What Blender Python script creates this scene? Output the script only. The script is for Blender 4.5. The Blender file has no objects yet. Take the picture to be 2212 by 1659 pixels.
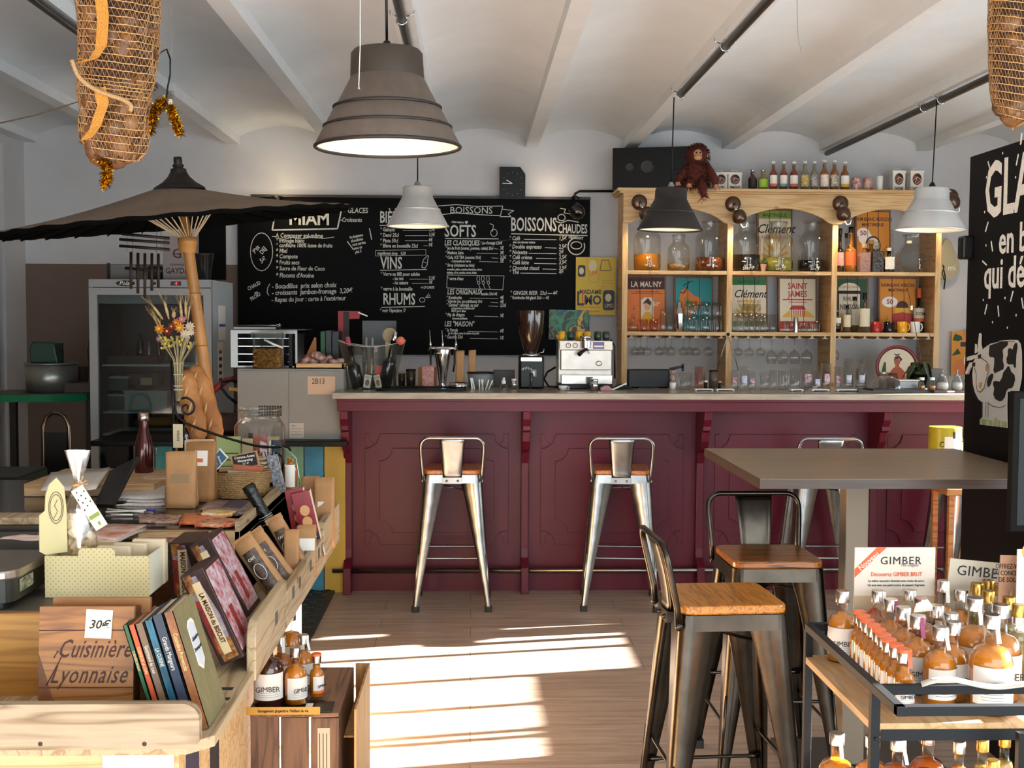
import bpy, math, random
from mathutils import Vector, Matrix, Euler
random.seed(7)
PI = math.pi
SC = bpy.context.scene
COL = SC.collection
F = 2600.0
CAM = Vector((0, 0, 1.573))
YAW, PITCH, ROLL = math.atan(88/F), math.atan(139.5/F), 0.005
cam_d = bpy.data.cameras.new('camera')
cam_d.sensor_width = 36.0
cam_d.lens = 36.0*F/2212
cam_o = bpy.data.objects.new('camera', cam_d)
COL.objects.link(cam_o)
RC = Matrix.Rotation(-YAW, 3, 'Z') @ Matrix.Rotation(PI/2-PITCH, 3, 'X') @ Matrix.Rotation(ROLL, 3, 'Z')
cam_o.matrix_world = Matrix.Translation(CAM) @ RC.to_4x4()
cam_d.clip_start = 0.05
SC.camera = cam_o
SC.view_settings.view_transform = 'Standard'
SC.view_settings.look = 'None'
SC.view_settings.gamma = 1.0
SC.view_settings.exposure = 0.0
SC.view_settings.use_curve_mapping = False
W = bpy.data.worlds.new('sky')
SC.world = W
W.use_nodes = True
W.node_tree.nodes['Background'].inputs[0].default_value = (0.84, 0.94, 1.0, 1)
W.node_tree.nodes['Background'].inputs[1].default_value = 6.4
sun = bpy.data.lights.new('sun', 'SUN')
sun.energy = 150
sun.color = (1.0, 0.98, 0.95)
sun.angle = 0.009
sun_o = bpy.data.objects.new('sun', sun)
COL.objects.link(sun_o)
sun_o.rotation_euler = Vector((-1.0, -0.19, -0.248)).to_track_quat('-Z', 'Y').to_euler()
def lamp(name, kind, loc, energy, color, radius=0.03, target=None, size=None, blend=0.6):
    l = bpy.data.lights.new(name, kind)
    l.energy = energy; l.color = color
    l.shadow_soft_size = radius
    if kind == 'SPOT':
        l.spot_size = size or 1.6; l.spot_blend = blend
    o = bpy.data.objects.new(name, l); COL.objects.link(o); o.location = loc
    if target is not None:
        o.rotation_euler = (Vector(target)-Vector(loc)).to_track_quat('-Z', 'Y').to_euler()
    return o
def ray(px, py):
    return RC @ Vector((px-1106, 829.5-py, -F))
def at(px, py, Y):
    d = ray(px, py); return CAM + d*((Y-CAM.y)/d.y)
def on(px, py, Z):
    d = ray(px, py); return CAM + d*((Z-CAM.z)/d.z)
MATS = {}
def lin(c):
    if isinstance(c, str):
        c = tuple(int(c[i:i+2], 16) for i in (0, 2, 4))
    return tuple(((v/255)/12.92 if v/255 <= 0.04045 else ((v/255+0.055)/1.055)**2.4) for v in c) + (1.0,)
def _new(name):
    m = bpy.data.materials.new(name); m.use_nodes = True
    nt = m.node_tree; b = nt.nodes['Principled BSDF']
    return m, nt, b
def mat(name, c, rough=0.5, metal=0.0, var=0.0, vs=8.0, bump=0.0, bs=60.0, coat=0.0, spec=0.5, c2=None, stretch=None, emit=0.0, ec=None, trans=0.0, alpha=1.0):
    if name in MATS: return MATS[name]
    m, nt, b = _new(name)
    b.inputs['Base Color'].default_value = lin(c)
    b.inputs['Roughness'].default_value = rough
    b.inputs['Metallic'].default_value = metal
    b.inputs['Specular IOR Level'].default_value = spec
    b.inputs['Coat Weight'].default_value = coat
    b.inputs['Transmission Weight'].default_value = trans
    b.inputs['Alpha'].default_value = alpha
    if emit:
        b.inputs['Emission Color'].default_value = lin(ec or c); b.inputs['Emission Strength'].default_value = emit
    tc = nt.nodes.new('ShaderNodeTexCoord'); mp = nt.nodes.new('ShaderNodeMapping')
    nt.links.new(tc.outputs['Object'], mp.inputs[0])
    if stretch: mp.inputs['Scale'].default_value = stretch
    if var or c2:
        n = nt.nodes.new('ShaderNodeTexNoise'); n.inputs['Scale'].default_value = vs; n.inputs['Detail'].default_value = 5
        n.inputs['Roughness'].default_value = 0.6
        nt.links.new(mp.outputs[0], n.inputs['Vector'])
        r = nt.nodes.new('ShaderNodeValToRGB'); a = lin(c)
        if c2:
            z = lin(c2)
        else:
            z = tuple(max(0, v*(1-var)) for v in a[:3])+(1,); a = tuple(min(1, v*(1+var*0.5)) for v in a[:3])+(1,)
        r.color_ramp.elements[0].position = 0.35; r.color_ramp.elements[1].position = 0.65
        r.color_ramp.elements[0].color = z; r.color_ramp.elements[1].color = a
        nt.links.new(n.outputs['Fac'], r.inputs[0]); nt.links.new(r.outputs[0], b.inputs['Base Color'])
    if bump:
        n2 = nt.nodes.new('ShaderNodeTexNoise'); n2.inputs['Scale'].default_value = bs; n2.inputs['Detail'].default_value = 3
        nt.links.new(mp.outputs[0], n2.inputs['Vector'])
        bp = nt.nodes.new('ShaderNodeBump'); bp.inputs['Strength'].default_value = bump; bp.inputs['Distance'].default_value = 0.01
        nt.links.new(n2.outputs['Fac'], bp.inputs['Height']); nt.links.new(bp.outputs[0], b.inputs['Normal'])
    MATS[name] = m
    return m
def wood(name, c1, c2, axis=0, scale=1.0, rough=0.45, knots=None, coat=0.0):
    """grain running along an object axis"""
    if name in MATS: return MATS[name]
    m, nt, b = _new(name)
    b.inputs['Roughness'].default_value = rough; b.inputs['Coat Weight'].default_value = coat; b.inputs['Coat Roughness'].default_value = 0.25
    tc = nt.nodes.new('ShaderNodeTexCoord'); mp = nt.nodes.new('ShaderNodeMapping')
    s = [14*scale]*3; s[axis] = 1.1*scale
    mp.inputs['Scale'].default_value = s
    nt.links.new(tc.outputs['Object'], mp.inputs[0])
    n = nt.nodes.new('ShaderNodeTexNoise'); n.inputs['Scale'].default_value = 1.6; n.inputs['Detail'].default_value = 2; n.inputs['Distortion'].default_value = 0.5
    nt.links.new(mp.outputs[0], n.inputs['Vector'])
    mu = nt.nodes.new('ShaderNodeMath'); mu.operation = 'MULTIPLY'; mu.inputs[1].default_value = 9.0
    fr = nt.nodes.new('ShaderNodeMath'); fr.operation = 'PINGPONG'; fr.inputs[1].default_value = 1.0
    nt.links.new(n.outputs['Fac'], mu.inputs[0]); nt.links.new(mu.outputs[0], fr.inputs[0])
    r = nt.nodes.new('ShaderNodeValToRGB')
    r.color_ramp.elements[0].color = lin(c2); r.color_ramp.elements[1].color = lin(c1)
    r.color_ramp.elements[0].position = 0.0; r.color_ramp.elements[1].position = 0.55
    nt.links.new(fr.outputs[0], r.inputs[0])
    n3 = nt.nodes.new('ShaderNodeTexNoise'); n3.inputs['Scale'].default_value = 12; n3.inputs['Detail'].default_value = 4
    nt.links.new(mp.outputs[0], n3.inputs['Vector'])
    mx = nt.nodes.new('ShaderNodeMix'); mx.data_type = 'RGBA'; mx.blend_type = 'MULTIPLY'; mx.inputs[0].default_value = 0.35
    nt.links.new(r.outputs[0], mx.inputs[6]); nt.links.new(n3.outputs['Fac'], mx.inputs[7])
    last = mx.outputs[2]
    if knots:
        v = nt.nodes.new('ShaderNodeTexVoronoi'); v.inputs['Scale'].default_value = 1.0
        mp2 = nt.nodes.new('ShaderNodeMapping'); s2 = [7.0]*3; s2[axis] = 4.0; mp2.inputs['Scale'].default_value = s2
        nt.links.new(tc.outputs['Object'], mp2.inputs[0]); nt.links.new(mp2.outputs[0], v.inputs['Vector'])
        r2 = nt.nodes.new('ShaderNodeValToRGB'); r2.color_ramp.elements[0].position = 0.05; r2.color_ramp.elements[1].position = 0.11
        r2.color_ramp.elements[0].color = lin(knots); r2.color_ramp.elements[1].color = (1, 1, 1, 1)
        nt.links.new(v.outputs['Distance'], r2.inputs[0])
        mx2 = nt.nodes.new('ShaderNodeMix'); mx2.data_type = 'RGBA'; mx2.blend_type = 'MULTIPLY'; mx2.inputs[0].default_value = 0.8
        nt.links.new(last, mx2.inputs[6]); nt.links.new(r2.outputs[0], mx2.inputs[7]); last = mx2.outputs[2]
    nt.links.new(last, b.inputs['Base Color'])
    MATS[name] = m
    return m
def glass(name, c='ffffff', tint=0.04, rough=0.03, ior=1.45):
    """thin glass wall: see-through with fresnel gloss"""
    if name in MATS: return MATS[name]
    m, nt, b = _new(name); nt.nodes.remove(b)
    out = nt.nodes['Material Output']
    tr = nt.nodes.new('ShaderNodeBsdfTransparent'); tr.inputs[0].default_value = tuple(1-(1-v)*1.0 for v in lin(c)[:3])+(1,)
    gl = nt.nodes.new('ShaderNodeBsdfGlossy'); gl.inputs['Roughness'].default_value = rough; gl.inputs[0].default_value = (1, 1, 1, 1)
    fz = nt.nodes.new('ShaderNodeLayerWeight'); fz.inputs[0].default_value = 0.5
    pw = nt.nodes.new('ShaderNodeMath'); pw.operation = 'POWER'; pw.inputs[1].default_value = 2.3
    nt.links.new(fz.outputs['Facing'], pw.inputs[0])
    m2 = nt.nodes.new('ShaderNodeMath'); m2.operation = 'MULTIPLY'; m2.inputs[1].default_value = 0.85; nt.links.new(pw.outputs[0], m2.inputs[0])
    ad = nt.nodes.new('ShaderNodeMath'); ad.operation = 'ADD'; ad.inputs[1].default_value = tint; ad.use_clamp = True
    mx = nt.nodes.new('ShaderNodeMixShader')
    nt.links.new(m2.outputs[0], ad.inputs[0]); nt.links.new(ad.outputs[0], mx.inputs[0])
    nt.links.new(tr.outputs[0], mx.inputs[1]); nt.links.new(gl.outputs[0], mx.inputs[2]); nt.links.new(mx.outputs[0], out.inputs[0])
    MATS[name] = m
    return m
class MB:
    def __init__(s, T=None):
        s.v, s.f, s.mi, s.sm, s.mats = [], [], [], [], []
        s.T = T.copy() if T is not None else Matrix.Identity(4)
    def m(s, mt):
        if mt not in s.mats: s.mats.append(mt)
        return s.mats.index(mt)
    def add(s, vs, fs, mt, smooth=False):
        k = len(s.v); i = s.m(mt)
        s.v += [tuple(s.T @ Vector(p)) for p in vs]
        for f in fs:
            s.f.append([k+a for a in f]); s.mi.append(i); s.sm.append(smooth)
        return s
    def box(s, x0, x1, y0, y1, z0, z1, mt):
        return s.add([(x0,y0,z0),(x1,y0,z0),(x1,y1,z0),(x0,y1,z0),(x0,y0,z1),(x1,y0,z1),(x1,y1,z1),(x0,y1,z1)],
                     [(0,3,2,1),(4,5,6,7),(0,1,5,4),(1,2,6,5),(2,3,7,6),(3,0,4,7)], mt)
    def bar(s, a, b, w, h, mt, up=(0,0,1)):
        """square bar from a to b"""
        a, b = Vector(a), Vector(b); d = (b-a).normalized(); u = Vector(up)
        if abs(d.dot(u)) > 0.99: u = Vector((0,1,0))
        sd = d.cross(u).normalized()*w/2; u2 = sd.cross(d).normalized()*h/2
        vs = [a-sd-u2, a+sd-u2, a+sd+u2, a-sd+u2, b-sd-u2, b+sd-u2, b+sd+u2, b-sd+u2]
        return s.add(vs, [(0,1,2,3),(7,6,5,4),(0,4,5,1),(1,5,6,2),(2,6,7,3),(3,7,4,0)], mt)
    def lathe(s, prof, mt, n=20, c=(0,0,0), smooth=True, sx=1, sy=1, cap=True, ang=2*PI):
        vs, fs = [], []
        k = len(prof)
        for (r, z) in prof:
            for j in range(n):
                a = 2*PI*j/n
                vs.append((c[0]+r*math.cos(a)*sx, c[1]+r*math.sin(a)*sy, c[2]+z))
        for i in range(k-1):
            for j in range(n):
                j2 = (j+1) % n
                fs.append((i*n+j, i*n+j2, (i+1)*n+j2, (i+1)*n+j))
        s.add(vs, fs, mt, smooth)
        if cap:
            if prof[0][0] > 1e-5: s.add(vs[:n], [tuple(range(n-1,-1,-1))], mt)
            if prof[-1][0] > 1e-5: s.add(vs[-n:], [tuple(range(n))], mt)
        return s
    def tube(s, pts, r, mt, n=8, closed=False, smooth=True, flat=1.0):
        pts = [Vector(p) for p in pts]; k = len(pts)
        rr = r if isinstance(r, (list, tuple)) else [r]*k
        vs, fs = [], []; prev = None
        for i, p in enumerate(pts):
            if closed: d = pts[(i+1) % k]-pts[i-1]
            else: d = pts[min(i+1,k-1)]-pts[max(i-1,0)]
            d = d.normalized() if d.length > 1e-9 else Vector((0,0,1))
            if prev is None:
                u = Vector((0,0,1)) if abs(d.z) < 0.9 else Vector((1,0,0))
                u = (u-d*u.dot(d)).normalized()
            else:
                u = prev-d*prev.dot(d)
                u = u.normalized() if u.length > 1e-6 else prev
            prev = u; w = d.cross(u)
            for j in range(n):
                a = 2*PI*j/n
                vs.append(p+(u*math.cos(a)+w*math.sin(a)*flat)*rr[i])
        for i in range(k if closed else k-1):
            for j in range(n):
                j2 = (j+1) % n; i2 = (i+1) % k
                fs.append((i*n+j, i*n+j2, i2*n+j2, i2*n+j))
        if not closed:
            fs.append(tuple(range(n-1,-1,-1))); fs.append(tuple((k-1)*n+j for j in range(n)))
        return s.add(vs, fs, mt, smooth)
    def prism(s, poly, d0, d1, mt, plane='xz'):
        """outline extruded: plane xz -> along y, xy -> along z, yz -> along x"""
        n = len(poly)
        def P(a, b, d):
            return {'xz': (a, d, b), 'xy': (a, b, d), 'yz': (d, a, b)}[plane]
        vs = [P(a, b, d0) for a, b in poly]+[P(a, b, d1) for a, b in poly]
        fs = [tuple(range(n)), tuple(range(2*n-1, n-1, -1))]+[(i, n+i, n+(i+1) % n, (i+1) % n) for i in range(n)]
        return s.add(vs, fs, mt)
    def grid(s, fn, nu, nv, mt, smooth=True):
        vs = [fn(i/nu, j/nv) for j in range(nv+1) for i in range(nu+1)]
        fs = [(j*(nu+1)+i, j*(nu+1)+i+1, (j+1)*(nu+1)+i+1, (j+1)*(nu+1)+i) for j in range(nv) for i in range(nu)]
        return s.add(vs, fs, mt, smooth)
    def ball(s, c, r, mt, n=12, sc=(1,1,1)):
        k = n//2+1
        vs, fs = [], []
        for i in range(k+1):
            t = PI*i/k
            for j in range(n):
                a = 2*PI*j/n
                vs.append((c[0]+r*sc[0]*math.sin(t)*math.cos(a), c[1]+r*sc[1]*math.sin(t)*math.sin(a), c[2]+r*sc[2]*math.cos(t)))
        for i in range(k):
            for j in range(n):
                j2 = (j+1) % n
                fs.append((i*n+j, (i+1)*n+j, (i+1)*n+j2, i*n+j2))
        return s.add(vs, fs, mt, True)
    def text(s, txt, size, mt, M=None, ext=0.0004, align='CENTER', bold=0.0, sx=1.0, shear=0.0, space=1.0):
        """lettering lying in local xz, read from -y; M places it"""
        cu = bpy.data.curves.new('t', 'FONT'); cu.body = txt; cu.size = size; cu.align_x = align; cu.align_y = 'CENTER'
        cu.extrude = ext; cu.offset = bold; cu.shear = shear; cu.resolution_u = 2; cu.space_character = space
        o = bpy.data.objects.new('t', cu)
        me = bpy.data.meshes.new_from_object(o)
        R = (M or Matrix.Identity(4)) @ Matrix.Rotation(PI/2, 4, 'X') @ Matrix.Diagonal((sx, 1, 1, 1))
        q = size*0.75
        for v in me.vertices: v.co.y = max(-q, min(q, v.co.y))
        s.add([R @ v.co for v in me.vertices], [tuple(p.vertices) for p in me.polygons], mt)
        bpy.data.objects.remove(o); bpy.data.curves.remove(cu); bpy.data.meshes.remove(me)
        return s
    def build(s, name, parent=None, loc=None, rot=None, bevel=0, label=None, solid=0, sub=0):
        me = bpy.data.meshes.new(name)
        me.from_pydata(s.v, [], s.f)
        for mt in s.mats: me.materials.append(mt)
        me.polygons.foreach_set('material_index', s.mi)
        me.polygons.foreach_set('use_smooth', s.sm)
        me.update()
        o = bpy.data.objects.new(name, me); COL.objects.link(o)
        if parent is not None: o.parent = parent
        if loc is not None: o.location = loc
        if rot is not None: o.rotation_euler = rot
        if label: o['label'] = label
        if solid:
            md = o.modifiers.new('thickness', 'SOLIDIFY'); md.thickness = solid; md.offset = 0
        if bevel:
            md = o.modifiers.new('soft', 'BEVEL'); md.width = bevel; md.segments = 2; md.limit_method = 'ANGLE'; md.angle_limit = 0.7
        if sub:
            md = o.modifiers.new('sub', 'SUBSURF'); md.levels = sub; md.render_levels = sub
        return o
def Tm(x=0, y=0, z=0, rx=0, ry=0, rz=0, s=1):
    return Matrix.Translation((x, y, z)) @ Euler((rx, ry, rz)).to_matrix().to_4x4() @ Matrix.Scale(s, 4)
def tag(o, label, cat, group=None, kind=None):
    o['label'] = label; o['category'] = cat
    if group: o['group'] = group
    if kind: o['kind'] = kind
    return o
def thing(name, label, cat, loc=(0,0,0), rot=(0,0,0), group=None, kind=None):
    o = bpy.data.objects.new(name, None); COL.objects.link(o)
    o.empty_display_size = 0.05
    o.location = loc; o.rotation_euler = rot if isinstance(rot, (tuple, list)) else (0, 0, rot)
    return tag(o, label, cat, group, kind)
def dup(root, loc, label, rot=None, scale=None, group=None):
    r = root.copy(); COL.objects.link(r); r.location = loc
    if rot is not None: r.rotation_euler = rot if isinstance(rot, (tuple, list)) else (0, 0, rot)
    if scale is not None: r.scale = scale if isinstance(scale, (tuple, list)) else (scale,)*3
    r['label'] = label
    if group: r['group'] = group
    def kids(a, b):
        for ch in list(a.children):
            c = ch.copy(); COL.objects.link(c); c.parent = b
            kids(ch, c)
    kids(root, r)
    return r
def arc(cx, cy, r, a0, a1, n):
    return [(cx+r*math.cos(a0+(a1-a0)*i/n), cy+r*math.sin(a0+(a1-a0)*i/n)) for i in range(n+1)]
def rrect(x0, x1, y0, y1, r, n=5):
    return arc(x1-r, y1-r, r, 0, PI/2, n)+arc(x0+r, y1-r, r, PI/2, PI, n)+arc(x0+r, y0+r, r, PI, 1.5*PI, n)+arc(x1-r, y0+r, r, 1.5*PI, 2*PI, n)
ORD = ['first', 'second', 'third', 'fourth', 'fifth', 'sixth', 'seventh', 'eighth', 'ninth', 'tenth', 'eleventh', 'twelfth', 'thirteenth']
YW = 8.65                 # back wall
XL, XR, YB = -3.15, 4.0, -0.6
BEAM_Z, SPR, RISE, PIT, BX = 2.80, 2.83, 0.10, 0.705, 1.13
plaster = mat('plaster', 'c4c3c4', 0.9, var=0.05, vs=3, bump=0.25, bs=9)
ceil_m = mat('limewash', 'd8dee2', 0.85, var=0.05, vs=2.5, bump=0.2, bs=7)
beam_m = mat('painted_beam', 'd8dcde', 0.8, var=0.04, vs=6)
beige = mat('lower_wall_paint', '6e5c52', 0.9, var=0.05, vs=3)
# plank floor
def floor_mat():
    m, nt, b = _new('floor_planks')
    tc = nt.nodes.new('ShaderNodeTexCoord')
    br = nt.nodes.new('ShaderNodeTexBrick'); br.offset = 0.37; br.inputs['Scale'].default_value = 1.0
    br.inputs['Brick Width'].default_value = 1.25; br.inputs['Row Height'].default_value = 0.19; br.inputs['Mortar Size'].default_value = 0.0016
    br.inputs['Color1'].default_value = lin('b8a290'); br.inputs['Color2'].default_value = lin('c2ae9d'); br.inputs['Mortar'].default_value = lin('7a6354')
    nt.links.new(tc.outputs['Object'], br.inputs['Vector'])
    mp = nt.nodes.new('ShaderNodeMapping'); mp.inputs['Scale'].default_value = (0.9, 11, 1)
    nt.links.new(tc.outputs['Object'], mp.inputs[0])
    n = nt.nodes.new('ShaderNodeTexNoise'); n.inputs['Scale'].default_value = 3.0; n.inputs['Detail'].default_value = 8; n.inputs['Roughness'].default_value = 0.65
    nt.links.new(mp.outputs[0], n.inputs['Vector'])
    r = nt.nodes.new('ShaderNodeValToRGB'); r.color_ramp.elements[0].position = 0.3; r.color_ramp.elements[1].position = 0.66
    r.color_ramp.elements[0].color = lin('a58f80'); r.color_ramp.elements[1].color = (1, 1, 1, 1)
    nt.links.new(n.outputs['Fac'], r.inputs[0])
    mx = nt.nodes.new('ShaderNodeMix'); mx.data_type = 'RGBA'; mx.blend_type = 'MULTIPLY'; mx.inputs[0].default_value = 0.75
    nt.links.new(br.outputs['Color'], mx.inputs[6]); nt.links.new(r.outputs[0], mx.inputs[7])
    nt.links.new(mx.outputs[2], b.inputs['Base Color'])
    b.inputs['Roughness'].default_value = 0.42
    return m
b = MB(); b.box(XL-0.3, XR+0.3, YB, YW+0.2, -0.08, 0, floor_mat()); o = b.build('floor')
tag(o, 'grey brown wood plank floor with bright bands of sunlight', 'floor', kind='structure')
# vaulted ceiling: shallow arches between beams
def vz(x):
    u = ((x-BX)/PIT) % 1.0
    return SPR+RISE*(1-(2*u-1)**2)
b = MB(); x0, x1 = XL-0.3, XR+0.3; nn = 160
b.grid(lambda u, v: (x0+(x1-x0)*u, YB+(YW+0.1-YB)*v, vz(x0+(x1-x0)*u)), nn, 1, ceil_m)
b.box(x0, x1, YB, YW+0.1, 3.0, 3.1, ceil_m)
tag(b.build('ceiling'), 'white limewashed ceiling of shallow arched vaults', 'ceiling', kind='structure')
for k in range(-6, 5):
    bx = BX+k*PIT
    if bx < XL or bx > XR: continue
    b = MB(); b.prism([(bx-0.05, 2.86), (bx-0.045, BEAM_Z), (bx+0.045, BEAM_Z), (bx+0.05, 2.86)], YB, YW, beam_m)
    tag(b.build('trim_%d' % (k+7)), 'white painted ceiling beam, number %s counted from the left wall' % ORD[max(0, k+6)], 'beam', kind='structure')
b = MB(); b.box(XL-0.3, XR+0.3, YW, YW+0.2, 0, 3.05, plaster)
b.box(XL, -1.35, YW-0.006, YW, 0, 1.95, beige)
tag(b.build('wall_back'), 'rough white plaster wall behind the bar', 'wall', kind='structure')
# left wall with a recessed opening near the corner
b = MB()
b.box(XL-0.2, XL, 8.27, YW, 0, 3.05, plaster); b.box(XL-0.2, XL, YB, 8.27, 2.74, 3.05, plaster)
b.box(XL-0.45, XL-0.2, YB, 8.27, 0, 3.05, beige)
tag(b.build('wall_left'), 'white side wall with a brownish recess beside the corner', 'wall', kind='structure')
b = MB(); fr = mat('grey_frame', 'a8a8a2', 0.4, 0.3); cr = mat('cream_panel', 'c9bba0', 0.6)
for yy, w_, mt_, xx in ((8.12, 0.035, fr, 0), (8.05, 0.03, fr, -0.02), (7.93, 0.09, cr, 0.005)):
    b.box(XL-0.06+xx, XL+0.0+xx, yy, yy+w_, 0, 2.1, mt_)
b.box(XL-0.08, XL-0.02, 6.9, 7.93, 0, 2.1, cr)
tag(b.build('door_1'), 'cream door with grey metal frame in the left wall', 'door', kind='structure')
# right wall with windows (daylight and the sun bands)
def wall_right():
    b = MB(); X0, X1 = XR, XR+0.2
    b.box(X0, X1, 7.0, YW, 0, 3.05, plaster)
    b.box(X0, X1, YB, 7.0, 2.45, 3.05, plaster); b.box(X0, X1, 5.25, 7.0, 1.72, 2.45, plaster)
    b.box(X0, X1, 3.0, 5.25, 1.5, 2.45, plaster)  # wall over the windows brought down to block sun on table and counter
    b.box(X0, X1, YB, 1.0, 0, 2.45, plaster)
    b.box(X0, X1, 1.0, 5.95, 0, 0.90, plaster)
    b.box(X0, X1, 5.95, 7.0, 0, 0.78, plaster)
    tag(b.build('wall_right'), 'white side wall holding the sunny windows', 'wall', kind='structure')
wall_right()
b = MB(); b.box(XL-0.4, XR+0.2, YB-0.2, YB, 2.6, 3.05, plaster); b.box(XL-0.4, 0.2, YB-0.2, YB, 1.5, 2.6, plaster); b.box(XL-0.4, 0.2, YB-0.2, YB, 0, 0.15, plaster)  # unseen wall, added and cut to dim the left and brighten the ceiling
tag(b.build('wall_front'), 'unseen white wall added behind the viewer, its openings shaped for the light', 'wall', kind='structure')
win = mat('window_paint', 'd8d4cc', 0.5)
def window(n, y0, y1, z0, z1, bars, label):
    b = MB()
    for y in bars: b.box(XR+0.04, XR+0.10, y-0.022, y+0.022, z0, z1, win)
    b.box(XR+0.03, XR+0.11, y0, y1, z0, z0+0.04, win); b.box(XR+0.03, XR+0.11, y0, y1, z1-0.04, z1, win)
    tag(b.build('window_%d' % n), label, 'window', kind='structure')
window(1, 5.95, 7.0, 0.78, 1.72, (5.97, 6.36, 6.74, 6.98), 'window with white bars in the right wall nearest the bar')
window(2, 5.25, 5.95, 0.90, 1.72, (5.58, 5.27), 'window with white bars in the right wall level with the gap before the table')
window(3, 3.0, 5.25, 0.90, 1.5, (5.20, 4.82, 4.44, 4.06, 3.68, 3.3), 'low window with white bars in the right wall beside the table')
window(4, 1.0, 3.0, 0.90, 2.45, (2.96, 2.5, 2.1, 1.7, 1.3), 'window with white bars in the right wall nearest the viewer')
# dark rubber mat on the floor, left of the bar
rub = mat('rubber', '26231f', 0.5, bump=0.8, bs=45)
b = MB(); b.box(-2.4, 0, 0, 3.1, 0.0, 0.014, rub)
for i in range(52):
    for j in range(5):
        b.box(-0.06-j*0.09-(i % 2)*0.045, -0.025-j*0.09-(i % 2)*0.045, 0.02+i*0.06, 0.03+i*0.06, 0.013, 0.019, rub)
tag(b.build('floor_mat', loc=(-0.78, 3.85, 0)), 'black ribbed floor plate between the shop counter and the bar', 'mat')
BZ = 1.167; BY = 6.93; BXL = -0.74; BXR = 3.55
bur = mat('burgundy_paint', '580d22', 0.4, var=0.05, vs=3, spec=0.35)
zinc = mat('zinc_edge', 'a3998a', 0.45, 0.0, var=0.25, vs=5, stretch=(1, 6, 6))
ctop = mat('counter_top', '8b7f70', 0.25, 0.0, var=0.2, vs=4)
bar_t = thing('bar_counter', 'long burgundy panelled bar counter with a grey worn top', 'bar', (0, BY, 0))
def B(): return MB(Tm(0, -BY, 0))
b = B(); b.box(BXL-0.02, BXR, 6.6, 7.35, BZ-0.032, BZ, zinc); b.box(BXL-0.01, BXR, 6.615, 7.34, BZ, BZ+0.002, ctop)
for i in range(9): b.lathe([(0.004, 0), (0.0, 0.001)], mat('nail', '3a332c', 0.5), 6, (-0.4+i*0.5, 6.5992, BZ-0.016+0.004*math.sin(i*3)))
b.build('countertop', bar_t, bevel=0.003)
b = B()
b.box(BXL, BXR, 6.66, 6.70, BZ-0.105, BZ-0.032, bur); b.box(BXL, BXR, 6.64, 6.70, BZ-0.05, BZ-0.032, bur)
b.box(BXL+0.001, BXL+0.03, 6.701, 7.3, BZ-0.104, BZ-0.033, bur)
b.build('fascia', bar_t, bevel=0.003)
b = B(); b.box(BXL+0.02, BXR, BY, BY+0.04, 0, BZ-0.032, bur); b.box(BXL+0.02, BXL+0.05, BY, 7.3, 0, BZ-0.032, bur)
b.box(BXL+0.02, BXR, BY-0.012, BY, 0, 0.1, bur); b.build('front_panel', bar_t)
def notch(x0, x1, z0, z1, r, step=0.0):
    """rectangle with scooped corners"""
    P = []
    for (cx, cz, a0) in ((x1, z1, -PI/2), (x0, z1, 0), (x0, z0, PI/2), (x1, z0, PI)):
        pts = [(cx+r*math.cos(a0+PI/2*0+(-PI/2)*t/7-0), cz+r*math.sin(a0+(-PI/2)*t/7)) for t in range(8)]
        P.append((cx, cz, pts))
    out = []
    order = [(x1, z1, PI*1.5, PI), (x0, z1, 0, -PI/2), (x0, z0, PI/2, 0), (x1, z0, PI, PI/2)]
    for cx, cz, a0, a1 in order:
        out += [(cx+r*math.cos(a0+(a1-a0)*t/8), cz+r*math.sin(a0+(a1-a0)*t/8)) for t in range(9)]
    return out
brx = [BXL+0.035+i*1.015 for i in range(5)]
for i in range(4):
    c = brx[i]+0.5075
    b = B()
    x0, x1, z0, z1 = c-0.415, c+0.415, 0.27, 0.912
    b.prism(notch(x0, x1, z0, z1, 0.085), BY-0.010, BY, bur)
    # little shoulders beside the scoops
    for sx_ in (-1, 1):
        for zz in (z0, z1):
            s_ = 1 if zz == z1 else -1
            cx = c+sx_*0.415
            b.prism([(cx, zz), (cx-sx_*0.03, zz), (cx-sx_*0.03, zz-s_*0.035), (cx-sx_*0.055, zz-s_*0.06), (cx-sx_*0.03, zz-s_*0.075), (cx, zz-s_*0.075)], BY-0.004, BY, bur)
    b.prism(notch(c-0.33, c+0.33, 0.34, 0.83, 0.075), BY-0.02, BY-0.01, bur)
    b.build('panel_moulding', bar_t, bevel=0.003)
for i in range(5):
    b = B(); x = brx[i]
    prof = [(BY, BZ-0.105), (6.665, BZ-0.105), (6.67, BZ-0.15), (6.70, BZ-0.19), (6.70, BZ-0.215), (6.73, BZ-0.225), (6.745, BZ-0.28), (6.79, BZ-0.33), (6.85, BZ-0.355), (6.875, BZ-0.40), (6.885, BZ-0.42), (6.885, 0.25),
            (6.88, 0.20), (6.84, 0.17), (6.815, 0.15), (6.81, 0.0), (BY, 0)]
    b.prism(prof, x-0.022, x+0.022, bur, 'yz'); b.build('bracket', bar_t, bevel=0.004)
steel = mat('brushed_steel', '9a958c', 0.3, 1.0, var=0.1, vs=20)
b = B(); b.tube([(BXL-0.05, 6.845, 0.132), (BXR, 6.845, 0.132)], 0.013, steel, 12); b.build('foot_rail', bar_t)
b = B(); b.box(BXL+0.05, BXR, 7.3, 7.34, 0, BZ-0.04, bur); b.build('rear_panel', bar_t)
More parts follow.
